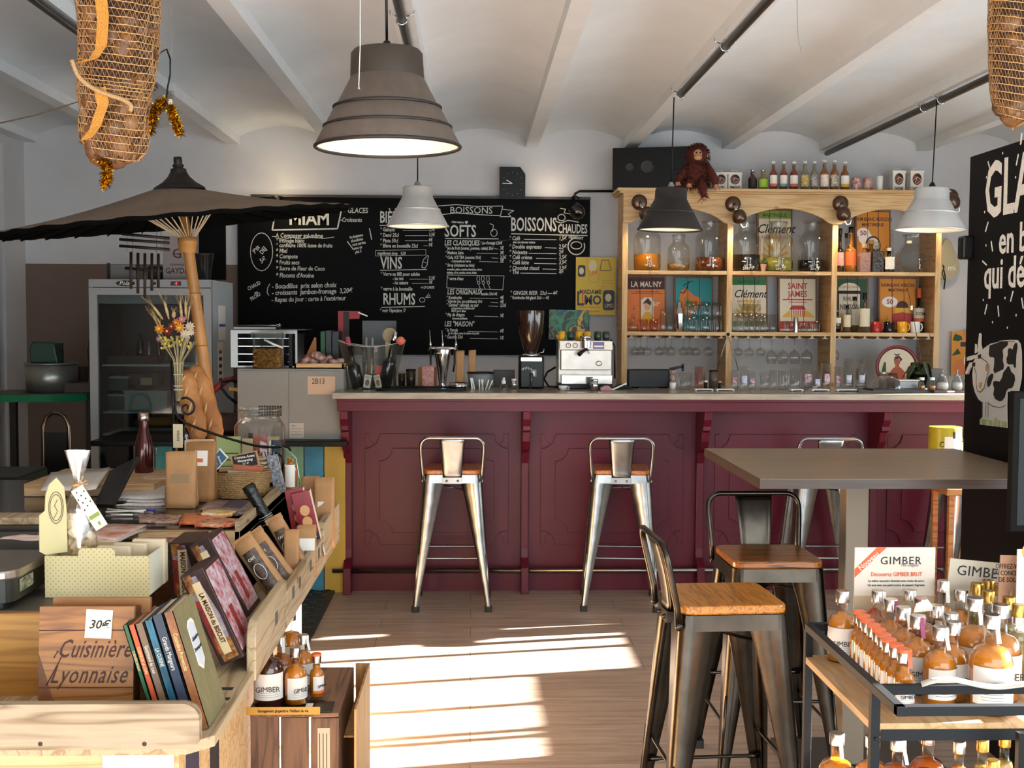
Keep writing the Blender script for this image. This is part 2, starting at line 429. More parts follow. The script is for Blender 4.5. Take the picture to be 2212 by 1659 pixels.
def make_stool(label, metal, seat, loc, rz, group='metal bar stools'):
    t = thing('bar_stool', label, 'stool', loc, rz, group)
    dark = mat('rubber_foot', '1f1b18', 0.6)
    H = 0.735; a0 = 0.152; a1 = 0.205
    # seat
    b = MB(); b.prism(rrect(-0.155, 0.155, -0.155, 0.155, 0.035, 5), H, H+0.026, seat, 'xy'); b.build('seat', t, bevel=0.006)
    # apron
    b = MB()
    o_ = rrect(-0.158, 0.158, -0.158, 0.158, 0.035, 5); i_ = rrect(-0.152, 0.152, -0.152, 0.152, 0.03, 5); n = len(o_)
    vs = [(x, y, H) for x, y in o_]+[(x*1.02, y*1.02, H-0.045) for x, y in o_]+[(x, y, H) for x, y in i_]+[(x*1.02, y*1.02, H-0.045) for x, y in i_]
    fs = []
    for i in range(n):
        j = (i+1) % n
        fs += [(i, n+i, n+j, j), (2*n+j, 3*n+j, 3*n+i, 2*n+i), (n+i, 3*n+i, 3*n+j, n+j), (i, j, 2*n+j, 2*n+i)]
    b.add(vs, fs, metal); b.build('apron', t)
    for sx_ in (-1, 1):
        for sy_ in (-1, 1):
            b = MB(); rows = []
            L = 9
            for k in range(L):
                u = k/(L-1); z = H-0.01-u*(H-0.03)
                o1 = a0+0.006+(a1-a0)*u**1.0
                arm = 0.088*(1-u)**1.15+0.028
                if k == 0: arm = 0.125
                rd = min(0.03, arm*0.45)
                pts = [(o1-arm, o1)]+[(o1-rd+rd*math.cos(q), o1-rd+rd*math.sin(q)) for q in (PI/2, PI*3/8, PI/4, PI/8, 0)]+[(o1, o1-arm)]
                th = 0.004
                inn = [(o1-arm, o1-0.014)]+[(o1-rd+(rd-th)*math.cos(q), o1-rd+(rd-th)*math.sin(q)) for q in (PI/2, PI*3/8, PI/4, PI/8, 0)]+[(o1-0.014, o1-arm)]
                ring = pts+inn[::-1]
                rows.append([(sx_*x, sy_*y, z) for x, y in ring])
            m_ = len(rows[0]); vs = [p for r in rows for p in r]; fs = []
            for k in range(L-1):
                for j in range(m_):
                    j2 = (j+1) % m_
                    q = (k*m_+j, k*m_+j2, (k+1)*m_+j2, (k+1)*m_+j)
                    fs.append(q if sx_*sy_ > 0 else q[::-1])
            b.add(vs, fs, metal, True)
            # pressed rib low on the leg
            zz = [0.30, 0.2, 0.08]
            rp = []
            for z in (0.31, 0.2, 0.07):
                u = (H-0.01-z)/(H-0.03); o1 = a0+0.006+(a1-a0)*u
                rp.append((sx_*(o1-0.006), sy_*(o1-0.006), z))
            b.tube(rp, [0.004, 0.006, 0.004], metal, 6)
            lg = b.build('leg', t)
            b = MB(); u = 1.0; o1 = a0+0.006+(a1-a0)
            b.prism(rrect(sx_*(o1-0.015)-0.02, sx_*(o1-0.015)+0.02, sy_*(o1-0.015)-0.02, sy_*(o1-0.015)+0.02, 0.008, 3), 0, 0.03, dark, 'xy')
            b.build('foot_cap', lg)
    for z, ax in ((0.285, 0), (0.20, 1)):
        for s_ in (-1, 1):
            u = (H-z)/(H-0.03); w = a0+(a1-a0)*u-0.012
            b = MB(); p0, p1 = ((-w, s_*w, z), (w, s_*w, z)) if ax == 0 else ((s_*w, -w, z), (s_*w, w, z))
            P0, P1 = Vector(p0), Vector(p1)
            b.tube([P0, P0.lerp(P1, 0.08), P0.lerp(P1, 0.12), P0.lerp(P1, 0.88), P0.lerp(P1, 0.92), P1], [0.008, 0.009, 0.006, 0.006, 0.009, 0.008], metal, 8)
            b.build('footrest', t)
    b = MB(); w = 0.15
    b.bar((-w, -w, H-0.075), (w, w, H-0.10), 0.018, 0.004, metal); b.bar((-w, w, H-0.075), (w, -w, H-0.10), 0.018, 0.004, metal)
    b.build('cross_brace', t)
    # low backrest on the -y side
    b = MB(); pts = []
    R_ = 0.045
    hw = 0.168; zt = H+0.205; yb = -0.165; lean = -0.045
    def q(x, z):
        return (x, yb+lean*((z-H)/0.2)**1.0 if z > H else yb, z)
    pts = [q(-0.155, H-0.03), q(-0.16, H+0.02), q(-hw, zt-R_-0.03)]
    for i in range(6):
        a = PI-PI/2*i/5; pts.append(q(-hw+R_+R_*math.cos(a), zt-R_+R_*math.sin(a)))
    for i in range(6):
        a = PI/2-PI/2*i/5; pts.append(q(hw-R_+R_*math.cos(a), zt-R_+R_*math.sin(a)))
    pts += [q(hw, zt-R_-0.03), q(0.16, H+0.02), q(0.155, H-0.03)]
    b.tube(pts, 0.0095, metal, 10)
    bk = b.build('back_frame', t)
    b = MB()
    def pn(u, v):
        w = 0.05+0.019*v; x = (2*u-1)*w; z = H-0.02+(zt-H+0.02)*v
        e = abs(2*u-1)**6*0.008
        return (x, (yb+lean*max(0, (z-H))/0.2)-0.006+0.008*math.sin(PI*v)+e, z)
    b.grid(pn, 10, 8, metal); b.build('back_panel', t, solid=0.003)
    b = MB(); b.box(-0.055, 0.055, yb-0.012, yb+0.008, H-0.045, H-0.012, metal)
    for s_ in (-1, 1): b.ball((s_*0.03, yb-0.013, H-0.03), 0.007, metal, 8)
    b.build('back_bracket', t)
    for s_ in (-1, 1):
        b = MB(); b.ball((s_*0.162, yb+0.0, H-0.03), 0.012, metal, 8, (0.6, 1, 1)); b.build('bolt', t)
    return t
def seatwood(name, c1, c2, ax): return wood(name, c1, c2, ax, 2.2, 0.28, coat=0.4)
galv = mat('galvanised_steel', '9a9a98', 0.27, 1.0, var=0.18, vs=14)
gun = mat('gunmetal', '4c453d', 0.28, 1.0, var=0.25, vs=10)
sw1 = seatwood('oiled_elm', 'cf7c34', '8a4416', 1)
sw2 = seatwood('dark_elm', 'b86c26', '4a240c', 0)
sw3 = seatwood('honey_elm', 'd88a34', '9a5818', 0)
make_stool('galvanised bar stool standing alone before the left bar panel', galv, sw1, (at(978, 1100, 6.62).x, 6.61, 0), 0)
make_stool('galvanised bar stool before the second bar panel, turned slightly left', galv, sw1, (at(1338, 1100, 6.62).x, 6.60, 0), -0.09)
make_stool('galvanised bar stool at the bar, half hidden behind the brown high table', galv, sw1, (at(1774, 1000, 6.60).x, 6.60, 0), -0.05)
make_stool('galvanised bar stool beside the yellow tin, cut off by the black menu panel', galv, sw1, (at(2096, 1000, 6.55).x, 6.55, 0), 0.0)
make_stool('gunmetal bar stool with dark striped seat, backrest towards the bar', gun, sw2, (1.04, 4.15, 0), PI+0.02)
make_stool('gunmetal bar stool with honey coloured seat, backrest turned to the left', gun, sw3, (0.745, 3.52, 0), -PI/2+0.06)
tb = thing('high_table', 'brown laminate high table on a square column', 'table', (1.4, 4.1, 0))
lam = wood('laminate', '8f7a63', '806b55', 0, 0.8, 0.32); edge = wood('laminate_edge', '4b3a2e', '403025', 0, 0.8, 0.4)
b = MB(Tm(-1.4, -4.1, 0)); b.box(0.89, 1.86, 3.66, 4.55, 1.055, 1.084, edge); b.box(0.892, 1.858, 3.662, 4.548, 1.084, 1.0855, lam); b.build('tabletop', tb)
pc = mat('taupe_column', '8d7f6d', 0.5, 0.2); b = MB(Tm(-1.4, -4.1, 0)); b.box(1.30, 1.38, 4.1, 4.18, 0.02, 1.055, pc); b.build('column', tb, bevel=0.004)
b = MB(Tm(-1.4, -4.1, 0)); b.box(1.12, 1.66, 3.92, 4.38, 0.0, 0.02, mat('column_foot', '4c443b', 0.5, 0.4)); b.build('base_plate', tb)
pt = thing('menu_cabinet', 'tall black cabinet side with chalk lettering and a cow sticker', 'cabinet', (2.0, 4.05, 0))
PX = 1.9; blk = mat('black_paint', '060505', 0.5, var=0.2, vs=4, spec=0.15); chalk = mat('chalk', 'dcdcd6', 0.9, var=0.25, vs=200)
def PB(): return MB(Tm(-2.0, -4.05, 0))
b = PB(); b.box(PX, PX+0.26, 3.5, 4.57, 0.0, 2.2, blk); b.build('body', pt)
b = PB(); b.box(PX-0.012, PX, 3.52, 4.49, 0.35, 2.185, blk)
def pz(px, py):   # point on the panel face
    d = ray(px, py); return CAM+d*((PX-0.012)/d.x)
def ptext(txt, px, py, hpx, sx=1.0, bold=0.0015):
    p = pz(px, py); h = (pz(px, py-hpx/2)-pz(px, py+hpx/2)).z
    M = Matrix.Translation((p.x-0.001, p.y, p.z)) @ Matrix.Rotation(-PI/2, 4, 'Z')
    b.text(txt, h*1.38, chalk, M, sx=sx, bold=bold, align='LEFT', ext=0.0004)
ptext('GLACES', 2128, 420, 118, 0.72, 0.006)
ptext('en bac', 2158, 522, 62, 0.9, 0.0025)
ptext('qui dé', 2126, 596, 66, 0.85, 0.0025)
rnd = random.Random(3)
for (x, y, a) in ((2137,358,-1),(2198,345,1.2),(2132,490,1),(2143,532,-1.2),(2127,568,-.4),(2130,668,1.1),(2157,672,-1.3),(2186,640,1.1),(2209,655,-1.2),(2206,300,1.4)):
    p = pz(x, y); d = Vector((0, -math.cos(a), math.sin(a)))*0.02
    b.bar(p-d, p+d, 0.003, 0.006, chalk)
for (x, y) in ((2166,331),(2131,383),(2194,383),(2127,458),(2160,530),(2124,648),(2171,644),(2144,696),(2176,708),(2195,681),(2130,530)):
    p = pz(x, y); b.ball(p, 0.005, chalk, 6, (0.2, 1, 1))
b.build('chalkboard', pt)
# cow sticker
cw = mat('sticker_white', 'cfcac0', 0.6); ck = mat('sticker_black', '14120f', 0.6); gg = mat('sticker_grass', '8f9a3a', 0.6, c2='cfcac0', vs=60, stretch=(1, 1, 0.3)); oy = mat('sticker_orange', 'c98a3a', 0.6)
b = PB()
def poly(pts, mt, off):
    vs = [pz(x, y)+Vector((-off, 0, 0)) for x, y in pts]; n = len(vs)
    vs2 = [v+Vector((-0.0008, 0, 0)) for v in vs]
    b.add(vs+vs2, [tuple(range(n)), tuple(range(2*n-1, n-1, -1))]+[(i, n+i, n+(i+1) % n, (i+1) % n) for i in range(n)], mt)
def cp(pts): return [(2080+x/6.91, 700+y/6.91) for x, y in pts]
def cline(pts, w=1.2, off=0.0075):
    P = [pz(x, y)+Vector((-off, 0, 0)) for x, y in cp(pts)]
    for p, q in zip(P[:-1], P[1:]): b.bar(p, q, 0.0008, w*0.0017, ck)
poly(cp([(150,760),(170,560),(240,420),(330,350),(430,290),(560,250),(720,235),(830,240),(870,290),(890,400),(893,600),(890,800),(850,1010),(680,1010),(672,1200),(679,1550),(263,1500),(270,1420),(297,1390),(300,1170),(240,1120),(190,1020),(160,900)]), cw, 0.002)
poly(cp([(263,1500),(679,1550),(675,1460),(560,1440),(500,1380),(470,1440),(300,1410),(270,1420)]), gg, 0.003)
poly(cp([(415,320),(560,270),(670,252),(688,270),(682,320),(620,370),(605,400),(618,470),(608,540),(628,620),(618,675),(560,700),(490,735),(472,690),(484,600),(486,510),(470,495),(420,495),(402,450)]), ck, 0.0035)
poly(cp([(800,280),(822,282),(832,340),(812,460),(805,640),(790,655),(775,630),(768,600),(700,605),(672,580),(668,510),(690,460),(686,400),(700,362),(730,362),(760,380),(775,320)]), ck, 0.0035)
poly(cp([(690,625),(712,640),(735,710),(785,760),(795,830),(770,920),(745,955),(690,965),(660,1010),(640,1090),(600,1145),(560,1152),(500,1120),(470,1050),(485,960),(465,900),(475,855),(510,848),(565,862),(600,800),(620,720),(660,670)]), ck, 0.0035)
poly(cp([(440,740),(468,745),(465,800),(445,850),(425,910),(400,943),(380,920),(376,860),(395,790)]), ck, 0.0035)
poly(cp([(256,140),(275,135),(294,150),(290,300),(310,380),(250,420),(232,400),(240,290)]), cw, 0.003); poly(cp([(196,295),(225,305),(232,420),(190,440)]), cw, 0.003)
poly(cp([(75,500),(110,480),(235,450),(240,490),(150,535),(75,550)]), cw, 0.004); poly(cp([(120,565),(160,570),(165,600),(105,750),(60,750),(50,725)]), cw, 0.004)
poly(cp([(200,520),(290,500),(380,560),(412,620),(405,740),(365,860),(340,960),(285,1018),(245,1000),(228,900),(230,750),(200,650),(160,600)]), cw, 0.005)
cline([(290,500),(380,560),(412,620),(405,740),(365,860),(340,960),(285,1018),(245,1000),(228,900),(230,750),(200,650)])
cline([(60,750),(50,725),(110,585),(160,565)]); cline([(60,750),(95,757),(150,650)]); cline([(75,550),(75,500),(110,480),(235,450)])
for (u, v) in ((275, 470), (190, 590)):
    for k in range(4): cline([(u-20, v+k*14), (u+22, v-14+k*16)], 2.0)
cline([(320,375),(430,290),(560,262),(720,262),(800,262)]); cline([(400,1180),(480,1230),(570,1245),(640,1230),(668,1210)]); cline([(155,900),(200,1040),(250,1130),(305,1165)])
for x in (325, 375, 408): cline([(x, 1160), (x-3, 1300), (x-5, 1400)], 1.0)
poly(cp([(370,600),(395,600),(400,640),(385,710),(370,700),(362,650)]), oy, 0.0065); poly(cp([(270,880),(310,865),(308,920),(285,965),(270,950)]), oy, 0.0065)
b.build('cow_sticker', pt)
b = PB(); p = pz(2110, 530); b.box(PX-0.05, PX, 4.5, 4.555, p.z-0.05, p.z+0.04, mat('hinge_black', '1a1917', 0.2)); b.build('hinge', pt, bevel=0.01)
# dark screen frame in front of it
p0, p1 = at(2182, 1150, 3.3), at(2290, 846, 3.3)
t = thing('screen', 'dark glossy screen standing at the right edge before the black cabinet', 'screen', (p0.x, 3.3, p0.z))
b = MB(); b.box(0, 0.25, 0, 0.03, 0, p1.z-p0.z, mat('screen_frame', '0c0b0a', 0.6, spec=.1)); b.build('frame', t, bevel=0.004)
b = MB(); b.box(0.018, 0.24, -0.001, 0.002, 0.02, p1.z-p0.z-0.02, mat('screen_glass', '0c0a08', 0.25, spec=.2)); b.build('display', t)
b = MB(); b.box(0.08, 0.14, 0.02, 0.05, 0.03-p0.z, 0.1, mat('screen_frame', '', 0)); b.box(0.0, 0.25, -0.05, 0.12, -p0.z, 0.03-p0.z, mat('screen_frame', '', 0)); b.build('stand', t)
SC.cycles.transparent_max_bounces = 40
gl = glass('clear_glass', 'eeeeec', 0.045)
glt = glass('faint_glass', 'f2f2f0', 0.03)
glg = glass('smoky_glass', 'c9cfc9', 0.05)
glp = glass('pink_glass', 'efc9bd', 0.05)
chrome = mat('chrome', 'c9c9c9', 0.12, 1.0)
white = mat('white_card', 'e9e4da', 0.6); cream = mat('cream_card', 'dcd0b4', 0.6); ink = mat('ink', '1c1a1a', 0.7); red_i = mat('red_print', 'a52a25', 0.6)
orange_i = mat('orange_print', 'd2602c', 0.6); black_p = mat('black_plastic', '0a0908', 0.35, spec=0.25); grey_p = mat('grey_plastic', '7c7c78', 0.45); wht_p = mat('white_plastic', 'e2e0da', 0.35)
kraft = mat('kraft_paper', 'b08356', 0.75, var=0.12, vs=12, bump=0.35, bs=25); cork = mat('cork', 'b08d62', 0.8)
pine = wood('pine', 'e2bd88', 'cf9f62', 2, 0.8, 0.5, knots='b98350'); pinex = wood('pine_across', 'e2bd88', 'cf9f62', 0, 0.8, 0.5, knots='b98350')
def bprof(h, r, nr, nh, sh=None, lip=True, dome=False):
    """bottle outline: height, radius, neck radius, neck height"""
    sh = sh if sh is not None else r*1.1
    z1 = h-nh-sh
    p = [(r*0.9, 0), (r, r*0.12), (r, z1)]
    for i in range(1, 8):
        t = i/7; p.append((nr+(r-nr)*math.sqrt(max(0, 1-t**2.4))*(1-.12*t) if dome else r+(nr-r)*(0.5-0.5*math.cos(PI*t)), z1+sh*t))
    p += [(nr, h-0.012)]
    if lip: p += [(nr*1.15, h-0.012), (nr*1.15, h)]
    return p
def cr(P, n=5):
    """smooth curve through points"""
    P = [Vector(p) for p in P]; out = []
    for i in range(len(P)-1):
        a, b_, c, d = P[max(i-1, 0)], P[i], P[i+1], P[min(i+2, len(P)-1)]
        for k in range(n):
            t = k/n; out.append(0.5*((2*b_)+(c-a)*t+(2*a-5*b_+4*c-d)*t*t+(3*b_-a-3*c+d)*t**3))
    return out+[P[-1]]
def cut(prof, z, sc=0.94, z0=0.004):
    """the part of an outline below z, shrunk: the liquid"""
    out = [(0.0, z0)]
    for i, (r, q) in enumerate(prof):
        if q <= z: out.append((r*sc, max(q, z0)))
        else:
            r0, q0 = prof[i-1]; t = (z-q0)/max(1e-6, q-q0); out.append(((r0+(r-r0)*t)*sc, z)); break
    out.append((0.0, z)); return out
def band(b, r, z0, z1, mt, half=1.2, a=-PI/2, n=14, c=(0, 0), sy=1.0):
    vs = []
    for k in range(n+1):
        q = a-half+2*half*k/n
        vs += [(c[0]+r*math.cos(q), c[1]+r*math.sin(q)*sy, z0), (c[0]+r*math.cos(q), c[1]+r*math.sin(q)*sy, z1)]
    b.add(vs, [(2*k, 2*k+2, 2*k+3, 2*k+1) for k in range(n)], mt, True)
def make_bottle(name, label, loc, h, r, nr, nh, body, liquid=None, fill=0.7, cap=None, cap_h=0.012, cap_r=None, lab=None, lz=(0.2, 0.5), half=1.2,
                txt=None, tmat=None, stripe=None, group=None, cat='bottle', sh=None, n=16, rz=0, tsize=None, extra=None):
    t = thing(name, label, cat, loc, rz, group)
    p = bprof(h-(cap_h if cap else 0), r, nr, nh, sh)
    b = MB(); b.lathe(p, body, n, cap=False); b.lathe([(0, 0), (p[0][0], 0)], body, n, cap=False); b.build('body', t)
    if liquid:
        b = MB(); b.lathe(cut(p, h*fill), liquid, n, cap=False); b.build('liquid', t)
    if cap:
        b = MB(); cr_ = cap_r or nr*1.25; z = h-cap_h
        b.lathe([(cr_*0.95, z-0.004), (cr_, z), (cr_, h-0.001), (cr_*0.93, h)], cap, n); b.build('cap', t)
    if lab:
        b = MB(); band(b, r+0.0008, h*lz[0], h*lz[1], lab, half)
        if stripe: band(b, r+0.0012, h*lz[0], h*(lz[0]+(lz[1]-lz[0])*0.25), stripe, half)
        if txt:
            ts = tsize or r*0.75
            b.text(txt, ts, tmat or ink, Tm(0, -r-0.0016, h*(lz[0]*0.42+lz[1]*0.58)), bold=0.0003)
        if extra: extra(b, r, h)
        b.build('label', t)
    return t
def tumbler_prof(h, r0, r1, th=0.0):
    return [(0, 0.002), (r0*0.95, 0.0), (r0, 0.004), (r1, h), (r1-0.002, h)]
def make_glass(label, loc, h, r0, r1, m=None, group=None, n=14, name='drinking_glass', flutes=0, rz=0, base=True, logo=None):
    b = MB(); m = m or gl
    b.lathe(tumbler_prof(h, r0, r1), m, n, cap=False)
    if base: b.lathe([(0, 0.010), (r0*0.96, 0.010)], m, n, cap=False)
    for k in range(flutes):
        a = 2*PI*k/flutes
        b.bar((r0*math.cos(a), r0*math.sin(a), 0.01), (r1*math.cos(a), r1*math.sin(a), h*0.75), 0.0015, 0.0015, m)
    if logo: band(b, (r0+r1)/2+0.001, h*0.3, h*0.6, logo, 0.6)
    o = b.build(name, None, loc, (0, 0, rz))
    return tag(o, label, 'glass', group)
def wine_prof(h, r, bowl):
    """bowl down: foot at top (z=h)"""
    p = [(r*0.72, 0.0), (r*0.93, bowl*0.25), (r, bowl*0.5), (r*0.85, bowl*0.75), (r*0.45, bowl*0.93), (0.006, bowl), (0.0035, bowl+0.01), (0.0035, h-0.008), (0.012, h-0.003), (r*0.82, h-0.001), (r*0.82, h)]
    return p
def polybox(b, pts, d0, d1, mt, plane='xz'): b.prism(pts, d0, d1, mt, plane)
def card(name, label, cat, loc, w, h, th, mt, rz=0, rx=0, group=None, prints=(), ry=0):
    """upright printed card whose foot centre is loc; prints: (kind, args) in card units from its lower left corner"""
    b = MB(); b.box(-w/2, w/2, 0, th, 0, h, mt)
    printit(b, w, h, prints)
    o = b.build(name, None, loc, (rx, ry, rz)); return tag(o, label, cat, group)
def printit(b, w, h, prints, y=-0.0006, th=0.0006):
    for i, p in enumerate(prints):
        yy = y-0.00015*i
        if p[0] == 'r':      # filled rectangle u0,u1,v0,v1
            _, u0, u1, v0, v1, mt = p; b.box(-w/2+u0*w, -w/2+u1*w, yy, yy+th, v0*h, v1*h, mt)
        elif p[0] == 't':    # text u,v,size,mat,(extra)
            _, s_, u, v, sz, mt = p[:6]; k = p[6] if len(p) > 6 else {}
            k = dict(k); rot = k.pop('rot', 0)
            b.text(s_, sz*h*1.38, mt, Tm(-w/2+u*w, yy, v*h) @ Matrix.Rotation(-rot, 4, 'Y'), **k)
        elif p[0] == 'p':    # polygon
            _, pts, mt = p; b.prism([(-w/2+u*w, v*h) for u, v in pts], yy, yy+th, mt)
        elif p[0] == 'e':    # ellipse
            _, u, v, ru, rv, mt = p; b.prism([(-w/2+(u+ru*math.cos(a*PI/10))*w, (v+rv*math.sin(a*PI/10))*h) for a in range(20)], yy, yy+th, mt)
        elif p[0] == 'l':    # hand-drawn line through points, width
            _, pts, wd, mt = p
            for (a, c) in zip(pts[:-1], pts[1:]):
                A = Vector((-w/2+a[0]*w, yy, a[1]*h)); C = Vector((-w/2+c[0]*w, yy, c[1]*h))
                if (C-A).length > 1e-6: b.bar(A, C, wd*h, th, mt, up=(0, 1, 0))
def lines(u0, u1, v0, dv, n, wd, mt, jig=0.15, seed=1):
    """rows of small illegible print as broken strokes"""
    r = random.Random(seed); out = []
    for i in range(n):
        u = u0
        while u < u1-0.02:
            l = r.uniform(0.03, 0.09); out.append(('r', u, min(u+l, u1), v0-i*dv-wd/2, v0-i*dv+wd/2, mt)); u += l+0.02
        u1_ = u1
    return out
SY = 8.30; SB = 8.62
def X(px, Y): return (px-1018)/F*Y
SX = [X(1349, SY), X(1577, SY), X(1806, SY), X(2034, SY)]
Z1, Z2, ZT = 1.915, 1.493, 2.455
pine_d = wood('pine_depth', 'deb27a', 'c89655', 1, 0.8, 0.5, knots='b07a48')
sh = thing('shelf_unit', 'pine shelf unit with three arched bays behind the bar', 'shelf', (SX[0], SY, 0.9))
def S(): return MB(Tm(-SX[0], -SY, -0.9))
b = S(); b.box(SX[0]-0.06, SX[3]+0.06, SY-0.05, SB, ZT, ZT+0.022, pinex); b.box(SX[0]-0.045, SX[3]+0.045, SY-0.035, SB, ZT-0.012, ZT, pinex); b.build('top_board', sh, bevel=0.003)
for i, x in enumerate(SX):
    b = S(); b.box(x-0.014, x+0.014, SY+0.02, SB, 0.9, ZT-0.012, pine_d); b.build('side_panel', sh)
    b = S(); b.box(x-0.019, x+0.019, SY, SY+0.02, 0.9, ZT-0.21, pine); b.build('post', sh)
for i in range(3):
    for z in (Z1, Z2):
        b = S(); b.box(SX[i]+0.014, SX[i+1]-0.014, SY+0.004, SB, z-0.026, z, pinex); b.build('shelf', sh, bevel=0.002)
    b = S()
    for k in range(8):
        x = SX[i]+0.05+k*0.09
        b.box(x-0.008, x+0.008, SY+0.02, SB-0.03, Z2-0.04, Z2-0.026, pine_d); b.box(x-0.02, x+0.02, SY+0.02, SB-0.03, Z2-0.044, Z2-0.04, mat('rack_white', 'd8cfbf', 0.5))
    b.build('glass_rack', sh)
b = S(); pts = [(SX[0]-0.019, ZT-0.012), (SX[0]-0.019, ZT-0.215)]
for i in range(3):
    a, c = SX[i]+0.055, SX[i+1]-0.055
    pts += [(SX[i]+0.03, ZT-0.215), (a, ZT-0.205)]
    for k in range(1, 16):
        t = k/16; pts.append((a+(c-a)*t, ZT-0.205+0.095*math.sin(PI*t)**0.75))
    pts += [(c, ZT-0.205), (SX[i+1]-0.03, ZT-0.215)]
pts += [(SX[3]+0.019, ZT-0.215), (SX[3]+0.019, ZT-0.012)]
b.prism(pts, SY-0.02, SY, pinex); b.build('arched_valance', sh, bevel=0.003)
t = thing('back_counter', 'low counter carrying the pine shelf unit', 'counter', (2.1, 8.3, 0))
b = MB(); b.box(-1.15, 1.3, -0.25, 0.34, 0, 0.88, mat('counter_dark', '55463c', 0.6)); b.build('body', t); b = MB(); b.box(-1.17, 1.32, -0.27, 0.34, 0.88, 0.9, zinc); b.build('worktop', t)
# spot lamps on the valance
brown = mat('smoked_brass', '6a5346', 0.25, 0.7)
spots = [(1381, 437, 1396, 462, 'first'), (1583, 441, 1597, 468, 'second'), (1815, 440, 1822, 462, 'third'), (2052, 425, 2058, 436, 'fourth')]
for i, (ax, ay, hx, hy, w) in enumerate(spots):
    A = at(ax, ay, SY-0.02); H = at(hx, hy, SY-0.11)
    t = thing('spot_lamp', 'brown ball spot lamp on the arched pine valance, %s from the left' % w, 'lamp', A, 0, 'ball spot lamps on the pine valance')
    b = MB(); b.lathe([(0.055, 0), (0.052, 0.02), (0.03, 0.03), (0, 0.032)], brown, 20); o = b.build('wall_plate', t, rot=(PI/2, 0, 0))
    b = MB(); d = H-A; b.tube([(0, -0.02, 0), d*0.6], 0.014, chrome, 10); b.build('joint', t)
    dirn = Vector((0.25, 0.12 if i < 3 else 0.3, -1)).normalized()
    q = dirn.to_track_quat('-Z', 'Y')
    T_ = Matrix.Translation(d) @ q.to_matrix().to_4x4()
    b = MB(T_); b.lathe([(0, 0.05), (0.03, 0.045), (0.046, 0.02), (0.05, -0.005), (0.045, -0.03), (0.03, -0.045)], brown, 20, cap=False); b.build('lamp_head', t)
    b = MB(T_); b.lathe([(0, -0.035), (0.028, -0.04)], mat('warm_bulb', 'fff0d0', 0.5, emit=14, ec='ffd9a0'), 16, cap=False); b.build('bulb', t)
    b = MB(); L = d+dirn*0.05; b.tube([L, L+Vector((0.015, 0, -0.025)), L+Vector((0.04, 0, -0.02)), L+Vector((0.045, 0.0, 0.01))], 0.003, wht_p, 6); b.build('cord', t)
    P = H+dirn*0.06
    lamp('spot_light', 'SPOT', P, 9.0, (1.0, 0.74, 0.42), 0.03, P+Vector((0.05 if i < 3 else -0.5, 0.28, -1.0)), 2.5, 0.8)
brw = wood('crate_wood', '8a5f40', '6e4930', 2, 1.0, 0.6)
def sign(label, x0, x1, y0, zb, prints, base, yd=8.52, grp='printed wooden signs on the pine shelves'):
    w = (x1-x0)/F*yd; p = at((x0+x1)/2, y0, yd); h = p.z-zb
    t = thing('wooden_sign', label, 'sign', (p.x, yd, zb), (math.radians(-4), 0, 0), grp)
    b = MB(); b.box(-w/2-0.012, w/2+0.012, 0, 0.02, 0, h+0.012, brw); b.build('board', t)
    b = MB(); b.box(-w/2, w/2, -0.001, 0, 0.008, h, base); printit(b, w, h, prints, -0.0018)
    for u in (1/3, 2/3): b.box(-w/2+u*w-0.0012, -w/2+u*w+0.0012, -0.005, -0.002, 0.008, h+0.012, mat('gap_line', '3a2418', 0.8))
    b.build('printed_face', t); return t
o1 = mat('sign_orange', 'd9772f', 0.6); o2 = mat('sign_amber', 'cf8426', 0.6); mar = mat('sign_maroon', '43181a', 0.6); teal = mat('sign_teal', '1f8a8c', 0.6); grn = mat('sign_green', '1f6b3a', 0.6)
cre = mat('sign_cream', 'ddcfb4', 0.6); yel = mat('sign_yellow', 'd9a82f', 0.6); dgr = mat('sign_dark_green', '1e4a2c', 0.6); skin = mat('sign_skin', 'd9a67c', 0.6); rd = mat('sign_red', 'b23230', 0.6); olv = mat('sign_olive', '7f8f3a', 0.6)
plant = lambda u, v, s, m: [('p', [(u+s*0.5*math.sin(k*0.9)*0.5, v+s*k*0.25), (u+s*(0.5 if k % 2 else -0.5), v+s*(k*0.25+0.35)), (u, v+s*(k*0.25+0.15))], m) for k in range(4)]
def sunset(u, v, s, m): return [('p', [(u, v), (u+s*math.cos(a)-0.01, v+s*math.sin(a)), (u+s*math.cos(a+0.12), v+s*math.sin(a+0.12))], m) for a in [0.2+0.3*i for i in range(10)]]
sign('wooden sign with white capitals on maroon above an orange field, a woman in a headscarf', 1357, 1437, 599, Z2,
     [('r', 0, 1, .78, 1, mar), ('t', 'LA MAUNY', .5, .87, .105, cre, {'bold': .001, 'sx': .8}), ('r', .2, .85, .73, .74, mar), ('r', .1, .95, .70, .707, mar), ('p', [(.36,.05),(.36,.58),(.45,.63),(.66,.63),(.7,.55),(.7,.05)], cre),
      ('e', .53, .47, .085, .085, skin), ('p', [(.40,.50),(.47,.57),(.55,.62),(.64,.54),(.62,.48),(.5,.53)], mar), ('p', [(.36,.05),(.38,.26),(.47,.36),(.6,.36),(.7,.26),(.7,.05)], yel),
      ('t', "50°", .78, .5, .07, cre, {'bold': .001})]+plant(.15, .12, .13, mar)+plant(.15, .38, .1, mar)+plant(.86, .2, .1, mar), o1)
